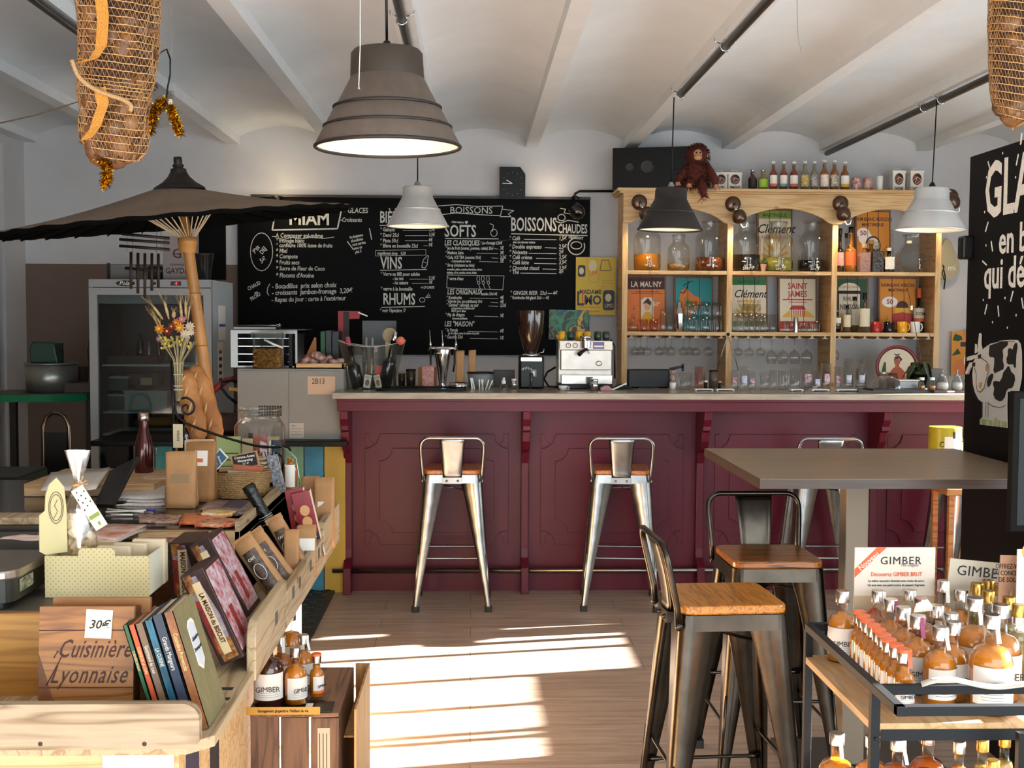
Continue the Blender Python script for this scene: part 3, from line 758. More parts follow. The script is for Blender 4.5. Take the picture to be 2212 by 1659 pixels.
sign('teal wooden sign with an orange and green leaf shape and a black initial', 1461, 1539, 601, Z2,
     [('p', [(.15,.78),(.3,.82),(.5,.68),(.72,.62),(.6,.45),(.45,.35),(.35,.2),(.2,.4),(.1,.62)], o1), ('p', [(.24,.66),(.4,.6),(.52,.48),(.3,.36)], olv), ('l', [(.2,.86),(.35,.93),(.5,.95)], .015, ink), ('l', [(.36,.94),(.3,.8),(.22,.72),(.12,.74)], .02, ink), ('l', [(.25,.5),(.4,.46),(.55,.5),(.85,.5)], .014, dgr)], teal)
clem = [('r', 0, 1, .87, 1, grn), ('t', 'MARTINIQUE', .5, .925, .06, dgr, {'sx': .8, 'bold': .0006}), ('t', 'Clément', .52, .70, .15, ink, {'shear': .35, 'bold': .0008, 'sx': .85}), ('t', 'RHUM AGRICOLE', .5, .565, .045, rd, {'sx': .9})]+sunset(.5, .22, .42, yel)+[('p', [(.3,.2),(.3,.4),(.5,.5),(.7,.4),(.7,.2)], yel), ('r', 0, 1, .02, .2, olv), ('r', .36, .64, .2, .34, cre)]
sign('cream wooden sign with a green band and black script, on the middle shelf', 1583, 1657, 600, Z2, clem, cre)
sign('cream wooden sign with tall red capitals over a red roofed house', 1686, 1764, 602, Z2,
     [('t', 'SAINT', .5, .86, .115, rd, {'sx': .85, 'bold': .001}), ('t', 'JAMES', .5, .71, .115, rd, {'sx': .85, 'bold': .001}), ('r', .08, .92, .60, .62, rd), ('r', .25, .75, .555, .57, rd), ('p', [(.05,.28),(.25,.4),(.5,.42),(.8,.4),(.98,.28)], yel), ('p', [(.26,.42),(.34,.5),(.66,.5),(.74,.42)], rd), ('r', .3, .7, .3, .42, cre)]
     +[('r', .32+.06*i, .345+.06*i, .3, .41, rd) for i in range(7)]+[('r', 0, 1, .06, .2, rd), ('t', 'RHUM', .5, .13, .07, cre)], cre)
sign('dark green wooden sign with a cream arch and black capitals', 1811, 1876, 602, Z2,
     [('r', 0, .8, .0, .78, ink), ('p', [(.04,.78)]+[(.4+.38*math.cos(PI-a*PI/8), .78+.15*math.sin(a*PI/8)) for a in range(9)]+[(.78,.78)], cre), ('t', 'COEUR DE CHAUFFE', .41, .845, .05, rd, {'sx': .55}), ('r', .05, .76, .02, .72, cre),
      ('t', 'RHUM', .42, .62, .085, ink, {'sx': .8}), ('t', 'NEISSON', .41, .47, .095, ink, {'sx': .7, 'bold': .0006}), ('p', [(.06,.1),(.1,.35),(.3,.3),(.6,.4),(.74,.2),(.7,.08)], yel)], dgr)
ora = [('t', 'RHUM BLANC AGRICOLE', .5, .88, .06, mar, {'sx': .68, 'bold': .0006}), ('t', 'MARTINIQUE', .5, .79, .055, mar, {'sx': .8, 'bold': .0006}), ('e', .27, .57, .22, .10, white), ('t', '50', .27, .57, .09, rd, {'bold': .001}), ('e', .62, .47, .17, .12, mar), ('r', .42, .82, .3, .46, yel), ('p', [(.3,.1),(.35,.35),(.62,.38),(.9,.35),(.95,.1)], rd), ('r', .05, .95, .02, .06, mar)]
sign('amber wooden sign with a white oval badge, beside the enamel mugs', 1903, 1982, 602, Z2, ora+plant(.17, .2, .1, dgr)+plant(.87, .4, .1, dgr), o2)
sign('cream wooden sign with an olive band behind the tall jars on the top shelf', 1641, 1711, 454, Z1, [clem[0][:5]+(olv,)]+clem[1:], cre)
sign('amber wooden sign with oval badge behind the spirit bottles on the top shelf', 1853, 1924, 457, Z1, ora[:3]+[('e', .5, .45, .24, .16, mar), ('e', .5, .45, .2, .13, cre), ('r', .3, .7, .28, .4, mar), ('e', .2, .65, .2, .09, white), ('t', '50', .2, .65, .08, rd, {'bold': .001})]+plant(.1, .2, .12, dgr)+plant(.88, .3, .13, dgr), o2)
am = mat('orange_liquor', 'd98a1c', 0.15, trans=0.3, coat=0.5); br_l = mat('pale_liquor', 'c99a55', 0.2, trans=0.4, c2='a87a3a', vs=40); dk_l = mat('dark_infusion', '4a1f14', 0.2, c2='a05a28', vs=60, coat=0.4)
bl_l = mat('black_syrup', '120c10', 0.15, coat=0.4); yg_l = mat('yellow_syrup', 'c8b84a', 0.2, trans=0.3, c2='9a9a3c', vs=30)
def jar(label, x0, x1, ytop, liq, yliq, txt=None, Y=8.42, tap=True, zb=Z1, lid=True, oct=False, grp='glass dispenser jars on the top shelf'):
    w = (x1-x0)/F*Y; r = w/2; cx = X((x0+x1)/2, Y); h = at(1018, ytop, Y).z-zb
    t = thing('dispenser_jar' if tap else 'glass_jar', label, 'jar', (cx, Y, zb), 0, grp)
    n = 8 if oct else 24
    if oct: p = [(r*0.55, 0), (r*0.62, 0.01), (r, r*0.45), (r, h-r*1.15), (r*0.5, h-r*0.55), (r*0.46, h-0.02), (r*0.5, h)]
    else: p = [(r*0.85, 0), (r*0.97, 0.012), (r, 0.04), (r, h-r*0.95-0.03), (r*0.93, h-r*0.8-0.02), (r*0.62, h-r*0.62-0.01), (r*0.55, h-0.04), (r*0.6, h-0.02), (r*0.6, h)]
    b = MB(); b.lathe(p, gl, n, cap=False, smooth=not oct); b.lathe([(0, 0), (p[0][0], 0)], gl, n, cap=False)
    b.build('jar_body', t, rot=(0, 0, PI/8 if oct else 0))
    if not oct:
        for k in range(3): b = None
    if liq:
        b = MB(); zl = at(1018, yliq, Y-r).z-zb; b.lathe(cut(p, zl, 0.96), liq, n, cap=False); b.build('liquid', t)
    if lid:
        b = MB(); b.lathe([(r*0.62, h-0.012), (r*0.64, h-0.01), (r*0.64, h+0.0), (r*0.3, h+0.004), (0, h+0.004)], glt, 20); b.build('lid', t)
    if tap:
        b = MB(); b.tube([(0, -r*0.97, 0.045), (0, -r-0.03, 0.045)], 0.009, chrome, 10); b.tube([(0, -r-0.025, 0.05), (0, -r-0.028, 0.01)], 0.007, chrome, 10); b.tube([(0, -r-0.018, 0.05), (0, -r-0.02, 0.08)], 0.005, chrome, 8); b.ball((0, -r-0.02, 0.085), 0.01, chrome, 8); b.build('tap', t)
    if txt:
        b = MB(); b.text(txt, 0.03, white, Tm(-0.01 if tap else 0, -r-0.001, 0.02), shear=.2); b.text('~', 0.05, white, Tm(-r*0.4, -r*0.93-0.002, 0.07)); b.build('handwriting', t)
    return t
jar('dispenser jar with bright orange liquor, at the left end of the top shelf', 1367, 1427, 474, am, 546)
jar('small glass jar with a little pale amber liquor', 1440, 1489, 504, br_l, 566, tap=False, lid=True)
jar('dispenser jar with dark brown fruit infusion', 1500, 1564, 474, dk_l, 552)
jar('dispenser jar with black syrup and white handwriting, left in the middle bay', 1583, 1643, 476, bl_l, 545, 'SIROP')
jar('dispenser jar with yellow green syrup in front of the cream sign', 1649, 1714, 474, yg_l, 551, 'sirop')
jar('dispenser jar with black syrup and white handwriting, right in the middle bay', 1725, 1787, 474, bl_l, 556, 'Sirop')
jar('empty eight sided jar with brass tap at the right end of the top shelf', 1941, 2012, 500, None, 0, oct=True)
t = thing('potted_plant', 'tiny green plant in a pink pot between two syrup jars', 'plant', (X(1650, 8.36), 8.36, Z1))
b = MB(); b.lathe([(0.014, 0), (0.022, 0.05), (0.024, 0.052), (0.02, 0.05)], mat('pink_pot', 'd9a28f', 0.6), 14); b.build('pot', t)
leafm = mat('leaf', '4f7a3a', 0.5, var=0.3, vs=20); b = MB()
for k in range(9):
    a = k*0.7; b.tube([(0, 0, 0.045), (0.012*math.cos(a), 0.012*math.sin(a), 0.065), (0.03*math.cos(a), 0.03*math.sin(a), 0.07)], [0.003, 0.006, 0.001], leafm, 6, flat=0.4)
b.build('foliage', t)
# spirits in the right bay, top shelf
dkg = mat('dark_bottle_glass', '1a120e', 0.12, coat=0.6); amg = mat('amber_spirit', 'b8762a', 0.12, trans=0.35, coat=0.5); pinkl = mat('pink_label', 'd98a86', 0.6)
def spirit(label, x0, x1, ytop, body, liquid, cap, lab, Y=8.4, zb=Z1, nh=0.5, capf=0.1, grp='spirit bottles on the pine shelves', txt=None, lz=(0.15, 0.45), fill=0.6, tmat=None, name='bottle', stripe=None, half=1.3, sh=None):
    r = (x1-x0)/2/F*Y; cx = X((x0+x1)/2, Y); h = at(1018, ytop, Y).z-zb
    return make_bottle(name, label, (cx, Y, zb), h, r, max(0.009, r*0.33), h*nh*0.55, body, liquid, fill, cap, h*capf, None, lab, lz, half, txt, tmat, stripe, grp, sh=sh)
spirit('dark spirit bottle with pink label at the left of the right bay', 1809, 1826, 487, dkg, None, black_p, pinkl, capf=.14)
spirit('small clear bottle with black cap behind the amber one', 1825, 1836, 498, gl, None, black_p, None, Y=8.5, capf=.1)
spirit('amber spirit bottle with orange label and black cap', 1828, 1853, 484, amg, None, black_p, orange_i, capf=.12)
spirit('bottle of orange liquor standing behind the two square decanters', 1872, 1899, 512, amg, None, cork, None, Y=8.5)
def decanter(label, x0, x1, ytop, m, stop):
    Y = 8.38; r = (x1-x0)/2/F*Y; cx = X((x0+x1)/2, Y); h = at(1018, ytop, Y).z-Z1
    t = thing('decanter', label, 'decanter', (cx, Y, Z1)); hb = h*0.68
    b = MB(); b.prism(rrect(-r, r, -r, r, r*0.2, 3), 0, hb, m, 'xy'); b.build('body', t, bevel=0.004)
    b = MB(); b.lathe([(r*0.3, hb), (r*0.3, h*0.82), (r*0.4, h*0.83)], gl, 12); b.build('neck', t)
    b = MB(); b.lathe([(r*0.35, h*0.83), (r*0.45, h*0.85), (r*0.45, h*0.97), (r*0.3, h)], stop, 12); b.build('stopper', t)
decanter('square decanter of pinkish glass', 1858, 1882, 519, mat('pink_crystal', 'b88a7c', 0.15, trans=0.5, bump=0.6, bs=60), cork)
decanter('square decanter filled with nearly black liquor', 1884, 1911, 515, mat('dark_crystal', '251a14', 0.12, coat=0.5, bump=0.6, bs=60), gl)
spirit('tall slim clear bottle beside the brown bottle', 1925, 1935, 490, gl, None, gl, None, Y=8.48)
spirit('brown bottle with a large white label and white cap', 1913, 1937, 529, dkg, None, wht_p, white, Y=8.36, lz=(.12, .62), half=1.0, nh=.4)
ZC = ZT+0.022; YC = 8.42
t = thing('loudspeaker', 'black loudspeaker lying on its side on top of the shelf unit', 'speaker', (X(1405, 8.45), 8.45, ZC), (0, 0, -0.25))
b = MB(); b.box(-0.26, 0.26, -0.13, 0.13, 0, 0.285, black_p); b.build('cabinet', t, bevel=0.004)
for x, r in ((-0.14, 0.028), (-0.02, 0.045)):
    b = MB(); b.lathe([(r, 0), (r*1.1, 0.004), (r*0.9, 0.004), (r*0.3, -0.01), (0, -0.004)], mat('cone', '1f1d1b', 0.5), 20); b.build('speaker_cone', t, loc=(x, -0.131, 0.15), rot=(PI/2, 0, 0))
def tin(label, x0, x1, y0, txt, lid=True):
    Y = 8.42; w = (x1-x0)/F*Y; cx = X((x0+x1)/2, Y); h = at(1018, y0, Y).z-ZC
    t = thing('storage_tin', label, 'tin', (cx, Y, ZC), 0, 'white kitchen tins on top of the shelf unit')
    b = MB(); b.box(-w/2, w/2, 0, w*0.9, 0, h-0.01, white)
    printit(b, w, h, [('e', .5, .62, .36, .27, mat('tin_brown', '7c3f24', 0.6)), ('p', [(.3,.8),(.62,.88),(.8,.78),(.84,.62),(.55,.74)], ink), ('p', [(.2,.62),(.4,.66),(.34,.44)], ink), ('l', [(.2,.55),(.5,.72),(.82,.6)], .015, white), ('l', [(.35,.45),(.5,.72)], .015, white), ('l', [(.45,.4),(.8,.55)], .015, white), ('t', txt, .5, .18, .15, ink, {'sx': .62, 'bold': .0006})])
    b.build('body', t, bevel=0.002)
    b = MB(); b.box(-w/2-0.003, w/2+0.003, -0.003, w*0.9+0.003, h-0.014, h, white); b.tube([(-0.02, w*.45, h), (-0.015, w*.45, h+0.02), (0.015, w*.45, h+0.02), (0.02, w*.45, h)], 0.003, white, 6); b.build('lid', t)
tin('white tin lettered SUCRE beside the toy ape', 1541, 1569, 367, 'SUCRE'); tin('white tin lettered SEMOULE beside the short soda bottles', 1571, 1600, 367, 'SEMOULE')
tin('white tin lettered FARINE right of the cans', 1930, 1957, 360, 'FARINE'); tin('white tin lettered TAPIOCA, last on the right', 1969, 1997, 360, 'TAPIOCA')
tea = mat('tea_soda', 'a5522a', 0.12, trans=0.3, coat=0.6); tea2 = mat('amber_soda', 'b8702a', 0.12, trans=0.3, coat=0.6); pale = mat('pale_soda', 'b8b59c', 0.12, trans=0.5, coat=0.6); brd = mat('brown_soda', '5a2318', 0.12, coat=0.6); ol2 = mat('green_soda', '9a8a34', 0.12, coat=0.6)
def soda(label, x0, x1, y0, body, lab, stripe=None, cap=white, tm=None, nh=.36):
    Y = 8.36; r = (x1-x0)/2/F*Y; cx = X((x0+x1)/2, Y); h = at(1018, y0, Y).z-ZC
    make_bottle('soda_bottle', label, (cx, Y, ZC), h, r, r*0.42, h*nh*0.5, gl, body, 0.86, cap, 0.009, r*0.5, lab, (.13, .52), 1.15, None, None, stripe, 'soda bottles on top of the shelf unit', sh=h*0.22, n=14)
lg = mat('lime_label', '9ac43a', 0.6); blk_l = mat('black_label', '1a1515', 0.6); lav = mat('purple_label', '4b3f66', 0.6, c2='cfc8b8', vs=60); pnk = mat('rose_stripe', 'cf6a58', 0.6); grs = mat('aqua_stripe', '6fa79a', 0.6); ylb = mat('yellow_label', 'd8cf86', 0.6, c2='a8752a', vs=80)
soda('short brown soda bottle with black label', 1613, 1633, 360, brd, blk_l, cap=chrome); soda('short soda bottle with lime green label', 1636, 1656, 360, ol2, lg, cap=chrome)
soda('tall soda bottle with white and rose label, beside the lime green one', 1660, 1677, 343, tea, white, pnk); soda('tall soda bottle with white and aqua label', 1682, 1699, 343, tea, white, grs)
soda('tall soda bottle with rose striped label, between aqua label and pale soda', 1704, 1722, 343, tea, white, pnk)
soda('tall bottle of pale soda with yellow leaf label', 1728, 1746, 342, pale, ylb); soda('tall clear bottle with purple label', 1749, 1766, 342, pale, lav)
soda('tall amber soda bottle with pink figure label, under the end of the ceiling tube', 1770, 1789, 339, tea2, mat('figure_label', 'd8b8a8', 0.6, c2='efe6da', vs=70))
soda('tall amber soda bottle with black and cream mask label', 1792, 1811, 339, tea2, mat('mask_label', '2a2522', 0.6, c2='e6dcc4', vs=50)); soda('tall amber soda bottle with cream and yellow label, nearest the cans', 1815, 1834, 342, tea2, white, yel)
def can(label, x0, x1, y0, m):
    Y = 8.36; r = (x1-x0)/2/F*Y; cx = X((x0+x1)/2, Y); h = at(1018, y0, Y).z-ZC
    t = thing('drinks_can', label, 'can', (cx, Y, ZC)); b = MB(); b.lathe([(r*.85, 0), (r, 0.006), (r, h-0.012), (r*.8, h-0.002)], m, 18, cap=True); b.build('body', t)
    b = MB(); b.lathe([(r*.82, h-0.003), (r*.82, h), (r*.75, h-0.002), (0, h-0.002)], chrome, 18); b.build('lid', t)
can('drinks can printed red and white', 1840, 1860, 376, mat('can_red', 'a8302c', 0.35, c2='d8d0c8', vs=35)); can('drinks can with a dark round drawing on rust red', 1865, 1886, 376, mat('can_rust', 'a84a34', 0.35, c2='cbb9a8', vs=22)); can('slim plain white can', 1893, 1908, 371, wht_p)
fur = mat('fur', '5a2214', 0.9, var=0.4, vs=60); face = mat('plush_face', 'c98f6a', 0.8)
o = at(1505, 412, 8.26)
t = thing('plush_ape', 'shaggy red brown toy ape sitting on the shelf unit edge', 'soft toy', (o.x, 8.27, ZC))
b = MB(); b.ball((0, 0, 0.10), 0.085, fur, 16, (1, .8, 1.25)); b.ball((0, -0.01, 0.225), 0.068, fur, 16, (1.05, .95, 1.05))
limbs = [[(-0.06, 0, 0.15), (-0.11, -0.03, 0.08), (-0.14, -0.05, 0.03)], [(0.06, -0.02, 0.15), (0.10, -0.06, 0.08), (0.115, -0.09, 0.01)], [(-0.04, -0.02, 0.05), (-0.06, -0.07, 0.03), (-0.07, -0.09, 0.015)], [(0.02, -0.04, 0.06), (0.025, -0.10, 0.0), (0.03, -0.115, -0.08)]]
for L in limbs: b.tube(L, [0.03, 0.026, 0.018], fur, 10)
rr = random.Random(5)
def tuft(p, d, l):
    d = Vector(d).normalized(); sd = d.cross(Vector((rr.uniform(-1,1), rr.uniform(-1,1), rr.uniform(-1,1)))).normalized()*0.004
    p = Vector(p); q = p+d*l*0.6+Vector((0, 0, -l*0.1)); e = p+d*l+Vector((0, 0, -l*0.5))
    b.add([p-sd, p+sd, q+sd*.7, q-sd*.7, e], [(0, 1, 2, 3), (3, 2, 4)], fur)
for c, s, l in (((0, -0.01, 0.225), (0.07, .065, 0.07), 0.03), ((0, 0, 0.10), (0.083, .066, 0.10), 0.035)):
    for k in range(520):
        v = Vector((rr.gauss(0, 1), rr.gauss(0, 1), rr.gauss(0, 1))).normalized()
        if c[2] > 0.2 and v.y < -0.55 and v.z < 0.35: continue
        tuft((c[0]+v.x*s[0], c[1]+v.y*s[1], c[2]+v.z*s[2]), (v.x, v.y, v.z+0.2), l)
for L in limbs:
    for k in range(90):
        u = rr.random()*2; i = int(min(1, u)); p = Vector(L[i]).lerp(Vector(L[i+1]), u-i); v = Vector((rr.gauss(0, 1), rr.gauss(0, 1), rr.gauss(0, 1))).normalized()
        tuft(p+v*0.018, v+Vector((0, 0, -0.5)), 0.03)
b.build('body', t)
b = MB(); b.ball((-0.005, -0.064, 0.225), 0.03, face, 14, (1, .55, 1.1)); b.ball((-0.008, -0.082, 0.20), 0.026, face, 14, (1.1, .8, .75)); b.ball((0.066, -0.02, 0.22), 0.014, face, 10, (.5, 1, 1.2)); b.build('face', t)
for x in (-0.018, 0.008):
    b = MB(); b.ball((x, -0.082, 0.232), 0.006, ink, 8); b.build('eye', t)
for L in limbs:
    b = MB(); e = Vector(L[2]); b.ball(e+Vector((0, -0.012, -0.006)), 0.018, face, 10, (1, 1, .8))
    for k in range(4): b.tube([e+Vector((-0.012+k*.008, -0.022, -0.008)), e+Vector((-0.015+k*.01, -0.036, -0.02))], 0.0045, face, 6)
    b.build('paw', t)
def mug(label, x0, x1, m):
    Y = 8.36; w = (x1-x0)/F*Y; r = w*0.4; cx = X(x0, Y)+r; h = 0.078
    t = thing('enamel_mug', label, 'mug', (cx, Y, Z2), 0, 'coloured mugs on the middle shelf')
    b = MB(); b.lathe([(r*.93, 0), (r, .005), (r, h), (r*.95, h), (r*.93, 0.01), (0, 0.01)], m, 20); b.build('cup', t)
    b = MB(); b.tube([(r*.95, 0, h*.82), (r*1.35, 0, h*.78), (r*1.5, 0, h*.5), (r*1.3, 0, h*.22), (r*.95, 0, h*.18)], 0.005, m, 8); b.build('handle', t)
mug('red mug on the middle shelf', 1889, 1915, mat('mug_red', 'b02a26', 0.2)); mug('black mug between red and yellow', 1918, 1943, mat('mug_black', '14151c', 0.15)); mug('yellow mug on the middle shelf', 1947, 1974, mat('mug_yellow', 'e0a024', 0.2)); mug('white mug at the right end of the middle shelf', 1976, 2002, mat('mug_white', 'dcdcdc', 0.2))
pal2 = mat('pale_rum', 'a08a68', 0.12, trans=0.5, coat=0.5)
spirit('small clear bottle with black liquor at the left of the mug shelf', 1807, 1822, 663, gl, bl_l, gl, white, zb=Z2, lz=(.4, .62), fill=.35)
spirit('clear rum bottle with cream label, lowest of the black capped three', 1827, 1844, 655, gl, pal2, black_p, cream, zb=Z2, lz=(.2, .65), fill=.7)
spirit('large clear rum bottle half hidden behind the front one', 1842, 1862, 636, gl, pal2, black_p, cream, Y=8.46, zb=Z2, lz=(.2, .65), fill=.7)
spirit('large clear rum bottle with cream label and black cap, beside the red mug', 1862, 1885, 627, gl, pal2, black_p, cream, Y=8.34, zb=Z2, lz=(.15, .6), fill=.75, capf=.16)
spirit('dark wine bottle with red capsule and orange label at the right end', 1981, 2005, 617, dkg, None, orange_i, cream, Y=8.5, zb=Z2, lz=(.25, .55), stripe=orange_i, txt='COM', capf=.2)
spirit('small clear carafe between the rum bottles and the red mug', 1884, 1896, 655, gl, None, gl, None, Y=8.5, zb=Z2)
def g2(label, x0, x1, y0, m=None, stack=0, Y=8.4, up=False, fl=8, grp='glasses on the middle shelf', taper=1.12):
    r = (x1-x0)/2/F*Y; cx = X((x0+x1)/2, Y); h = at(1018, y0, Y).z-Z2
    r0, r1 = (r/taper, r) if up else (r, r/taper)
    make_glass(label, (cx, Y, Z2), h, r0, r1, m, grp, 12, flutes=fl)
spirit('cut glass carafe at the left end of the middle shelf', 1356, 1379, 676, gl, None, gl, None, zb=Z2)
g2('low pinkish tumbler below the woman of the maroon sign', 1381, 1400, 688, glp, up=True); g2('low pinkish tumbler next to its twin, nearer the cocktail shaker', 1402, 1423, 688, glp, up=True)
g2('tall tumbler behind the low pinkish ones', 1424, 1441, 664); g2('tall tumbler left of the cocktail shaker', 1438, 1456, 673)
t = thing('cocktail_shaker', 'polished steel cocktail shaker with a domed cap', 'shaker', (X(1468, 8.38), 8.38, Z2)); b = MB(); b.lathe([(.026, 0), (.034, .05), (.038, .12), (.038, .125)], chrome, 20); b.build('cup', t); b = MB(); b.lathe([(.037, .125), (.03, .16), (.017, .175), (.018, .2), (.012, .21), (0, .211)], chrome, 20); b.build('cap', t)
for i, (a, c, y0, w) in enumerate(((1481, 1508, 648, 'right of the shaker'), (1511, 1538, 650, 'below the teal sign'), (1541, 1561, 650, 'beside the divider'))):
    g2('lower tumbler of the stack %s' % w, a, c, (y0+716)//2-2, taper=1.05); 
    Y = 8.4; r = (c-a)/2/F*Y*.92; h = at(1018, (y0+716)//2-2, Y).z-Z2
    make_glass('upper tumbler of the stack %s' % w, (X((a+c)/2, Y), Y, Z2+h), at(1018, y0, Y).z-Z2-h, r, r*.92, gl, 'glasses on the middle shelf', 12, flutes=8)
for i in range(6):
    a = 1582+i*12.2; g2('tall highball glass, %s of the front row before the cream script sign' % ORD[i], a, a+15, 673, Y=8.34 if i % 2 else 8.38, fl=6, taper=1.02)
for i in range(5):
    a = 1606+i*14.5; g2('wide tumbler, %s of the row behind the highball glasses' % ORD[i], a, a+17, 676, Y=8.46, fl=0, taper=1.0)
Y = 8.46
for i in range(3):
    make_glass('tumbler stacked upside down on the wide row, %s from the left' % ORD[i], (X(1610+i*14, Y), Y, Z2+0.128), 0.07, .026, .024, gl, 'tumblers stacked on the wide row', 12)
g2('small glass before the red lettered sign, beside the steel jigger', 1697, 1712, 690); g2('round wine glass before the red band of the sign', 1732, 1748, 696, up=True); g2('stemless glass next to the divider of the right bay', 1760, 1776, 690, up=True); g2('squat glass beside the round wine glass', 1747, 1760, 693)
t = thing('measuring_jigger', 'slim bright steel measuring cup among the glasses', 'jigger', (X(1723, 8.34), 8.34, Z2)); b = MB(); b.lathe([(.02, 0), (.02, .06), (.016, .1), (.014, .108)], chrome, 14); b.build('cup', t)
# hanging wine glasses
def hang(label, px, r, h, bowl, Y):
    b = MB(); b.lathe(wine_prof(h, r, bowl), gl, 14, cap=False)
    tag(b.build('wine_glass', None, (X(px, Y), Y, Z2-0.044-h+0.002)), label, 'glass', 'stemmed glasses hanging from the racks')
for i, px in enumerate((1372, 1398, 1425, 1451, 1478, 1505, 1532)):
    hang('stemmed glass hanging under the left shelf, %s from the left' % ORD[i], px, .036, .125, .06, 8.38)
for i, px in enumerate((1385, 1438, 1491)):
    hang('stemmed glass hanging in the rear row of the left bay, %s from the left' % ORD[i], px, .034, .125, .06, 8.5)
for i, px in enumerate((1597, 1622, 1646)):
    hang('small stemmed glass hanging in the middle bay, %s from the left' % ORD[i], px, .036, .125, .055, 8.38)
for i, px in enumerate((1671, 1696, 1721, 1748)):
    hang('large balloon glass hanging in the middle bay, %s from the left' % ORD[i], px, .042, .18, .095, 8.38)
hang('single glass hanging at the left of the right bay', 1810, .034, .15, .07, 8.38)
t = thing('bar_tongs', 'long steel tongs hanging open from a hook on the shelf divider', 'tongs', at(1573, 722, SY-0.01))
b = MB(); b.tube([(-0.075, 0, -0.25), (-0.045, 0, -0.14), (-0.01, 0, -0.03), (0, 0, -0.02), (0.01, 0, -0.03), (0.045, 0, -0.14), (0.075, 0, -0.25)], 0.0035, steel, 6); b.build('arms', t); b = MB(); b.ball((0, 0, 0), 0.012, black_p, 8); b.build('hook', t)
tubem = mat('dark_tube', '2b2320', 0.35, 0.6, var=0.3, vs=12)
RZ = 2.77
def rail(label, px, y0, y1, clips):
    x = px/690.0*(RZ-1.573)
    t = thing('ceiling_tube', label, 'lighting tube', (x, y1, RZ), 0, 'dark lighting tubes under the ceiling')
    b = MB(Tm(0, -y1, 0)); b.tube([(0, y0, 0), (0, y1, 0)], 0.019, tubem, 12); b.build('tube', t)
    for c in clips:
        b = MB(Tm(0, -y1, 0)); b.tube([(0.021*math.cos(a), c, 0.021*math.sin(a)) for a in [k*PI/6 for k in range(13)]], 0.004, chrome, 6); b.box(-0.006, 0.006, c-0.006, c+0.006, 0.02, 0.035, chrome)
        b.tube([(0.02, c, 0.012), (0.045, c, 0.02), (0.05, c, 0.035)], 0.003, chrome, 6); b.tube([(-0.02, c, 0.012), (-0.045, c, 0.02), (-0.05, c, 0.035)], 0.003, chrome, 6); b.build('clip', t)
    return x
rx0 = rail('dark lighting tube running over the big brown pendant lamp', 855-1018, 0.5, 6.6, (4.9, 6.5)); rx1 = rail('dark lighting tube ending above the black pendant lamp', 1655-1018, 0.5, 6.45, (5.3, 6.43))
rx2 = rail('dark lighting tube reaching the wall above the soda bottles', (2130-1018)*690/525, 0.5, 8.6, (6.5, 6.75)); rx3 = rail('dark lighting tube behind the big onion net', 65-1018, 0.5, 6.4, (5.5,))
def pendant(label, px, cy, Yp, w_px, ytop, ybot, out, inn, bandm, ribs, cordm, ring=None, light=6, extra=1.0, tilt=0.0):
    k = Yp/F; R_ = w_px/2*k; x = at(px, cy, Yp).x; zt = at(px, ytop, Yp).z; zb = at(px, ybot, Yp).z; h = zt-zb
    t = thing('pendant_lamp', label, 'lamp', (x, Yp, zb), (0, tilt, 0), 'cone shaped pendant lamps')
    prof = [(R_, 0.0), (R_*.985, h*.05), (R_*.74, h*.40), (R_*.72, h*.41), (R_*.52, h*.70), (R_*.505, h*.705), (R_*.49, h*.95), (R_*.45, h*.985), (0.012, h)]
    b = MB(); b.lathe(prof, out, 48, cap=False); b.build('shade', t)
    b = MB(); b.lathe([(r*.985, z-(0.0 if i else -0.001)-0.002*(i > 0)) for i, (r, z) in enumerate(prof[:-1])]+[(0.0, h*.95)], inn, 48, cap=False); b.build('inner_shade', t)
    b = MB(); b.tube([(R_*math.cos(a*PI/24), R_*math.sin(a*PI/24), 0) for a in range(48)], 0.005*extra, bandm, 8, closed=True); b.build('rim', t)
    for (f_, z_) in ribs:
        b = MB(); b.tube([(R_*f_*math.cos(a*PI/24), R_*f_*math.sin(a*PI/24), h*z_) for a in range(48)], 0.0045*extra, bandm, 6, closed=True); b.build('rib', t)
    b = MB(); b.lathe([(0.018*extra, h-0.003), (0.018*extra, h+0.01), (0.008, h+0.028)], ring or cordm, 12); b.build('cord_grip', t)
    b = MB(); b.tube([(0, 0, h+0.02), (0.0, 0, (RZ-zb)*.6), (0, 0, RZ-zb-0.015)], 0.0035*extra, cordm, 6); b.build('cord', t)
    b = MB(); b.ball((0, 0, h*.55), 0.03, mat('pendant_bulb', 'fff2d8', 0.5, emit=light*0.18, ec='ffe6bf'), 14); b.build('bulb', t)
    lamp('pendant_light', 'POINT', (x, Yp, zb+h*.32), light*.16, (1, .86, .66), 0.03)
    return t
bronze = mat('matt_bronze', '5d5046', 0.65, 0.1, var=0.12, vs=30, bump=0.1, bs=300); inw = mat('lamp_inside', 'e6e2d4', 0.35); dkb = mat('dark_band', '1d1613', 0.5); alu = mat('lamp_aluminium', 'cfcfcc', 0.38, 0.45, var=0.05, vs=6); blkl = mat('lamp_black', '262220', 0.55, var=0.2, vs=10)
t = pendant('big matt bronze pendant lamp with dark bands, nearest of the pendants', 838, 330, 3.25, 308, 112, 318, bronze, inw, dkb, [(.735, .415), (.875, .21)], black_p, light=5, tilt=-0.01)
b = MB(); h_ = (318-112)*3.25/F; R_ = 154*3.25/F; b.lathe([(R_*.508, h_*.71), (R_*.495, h_*.95), (R_*.455, h_*.987)], mat('bronze_collar', '33291f', 0.6), 40, cap=False); b.build('collar', t)
pendant('brushed aluminium pendant lamp in front of the menu blackboard', 902, 480, 6.55, 130, 402, 488, alu, mat('lamp_inside_warm', 'efe8d0', 0.4), alu, [(.73, .41)], black_p, light=5, ring=grey_p)
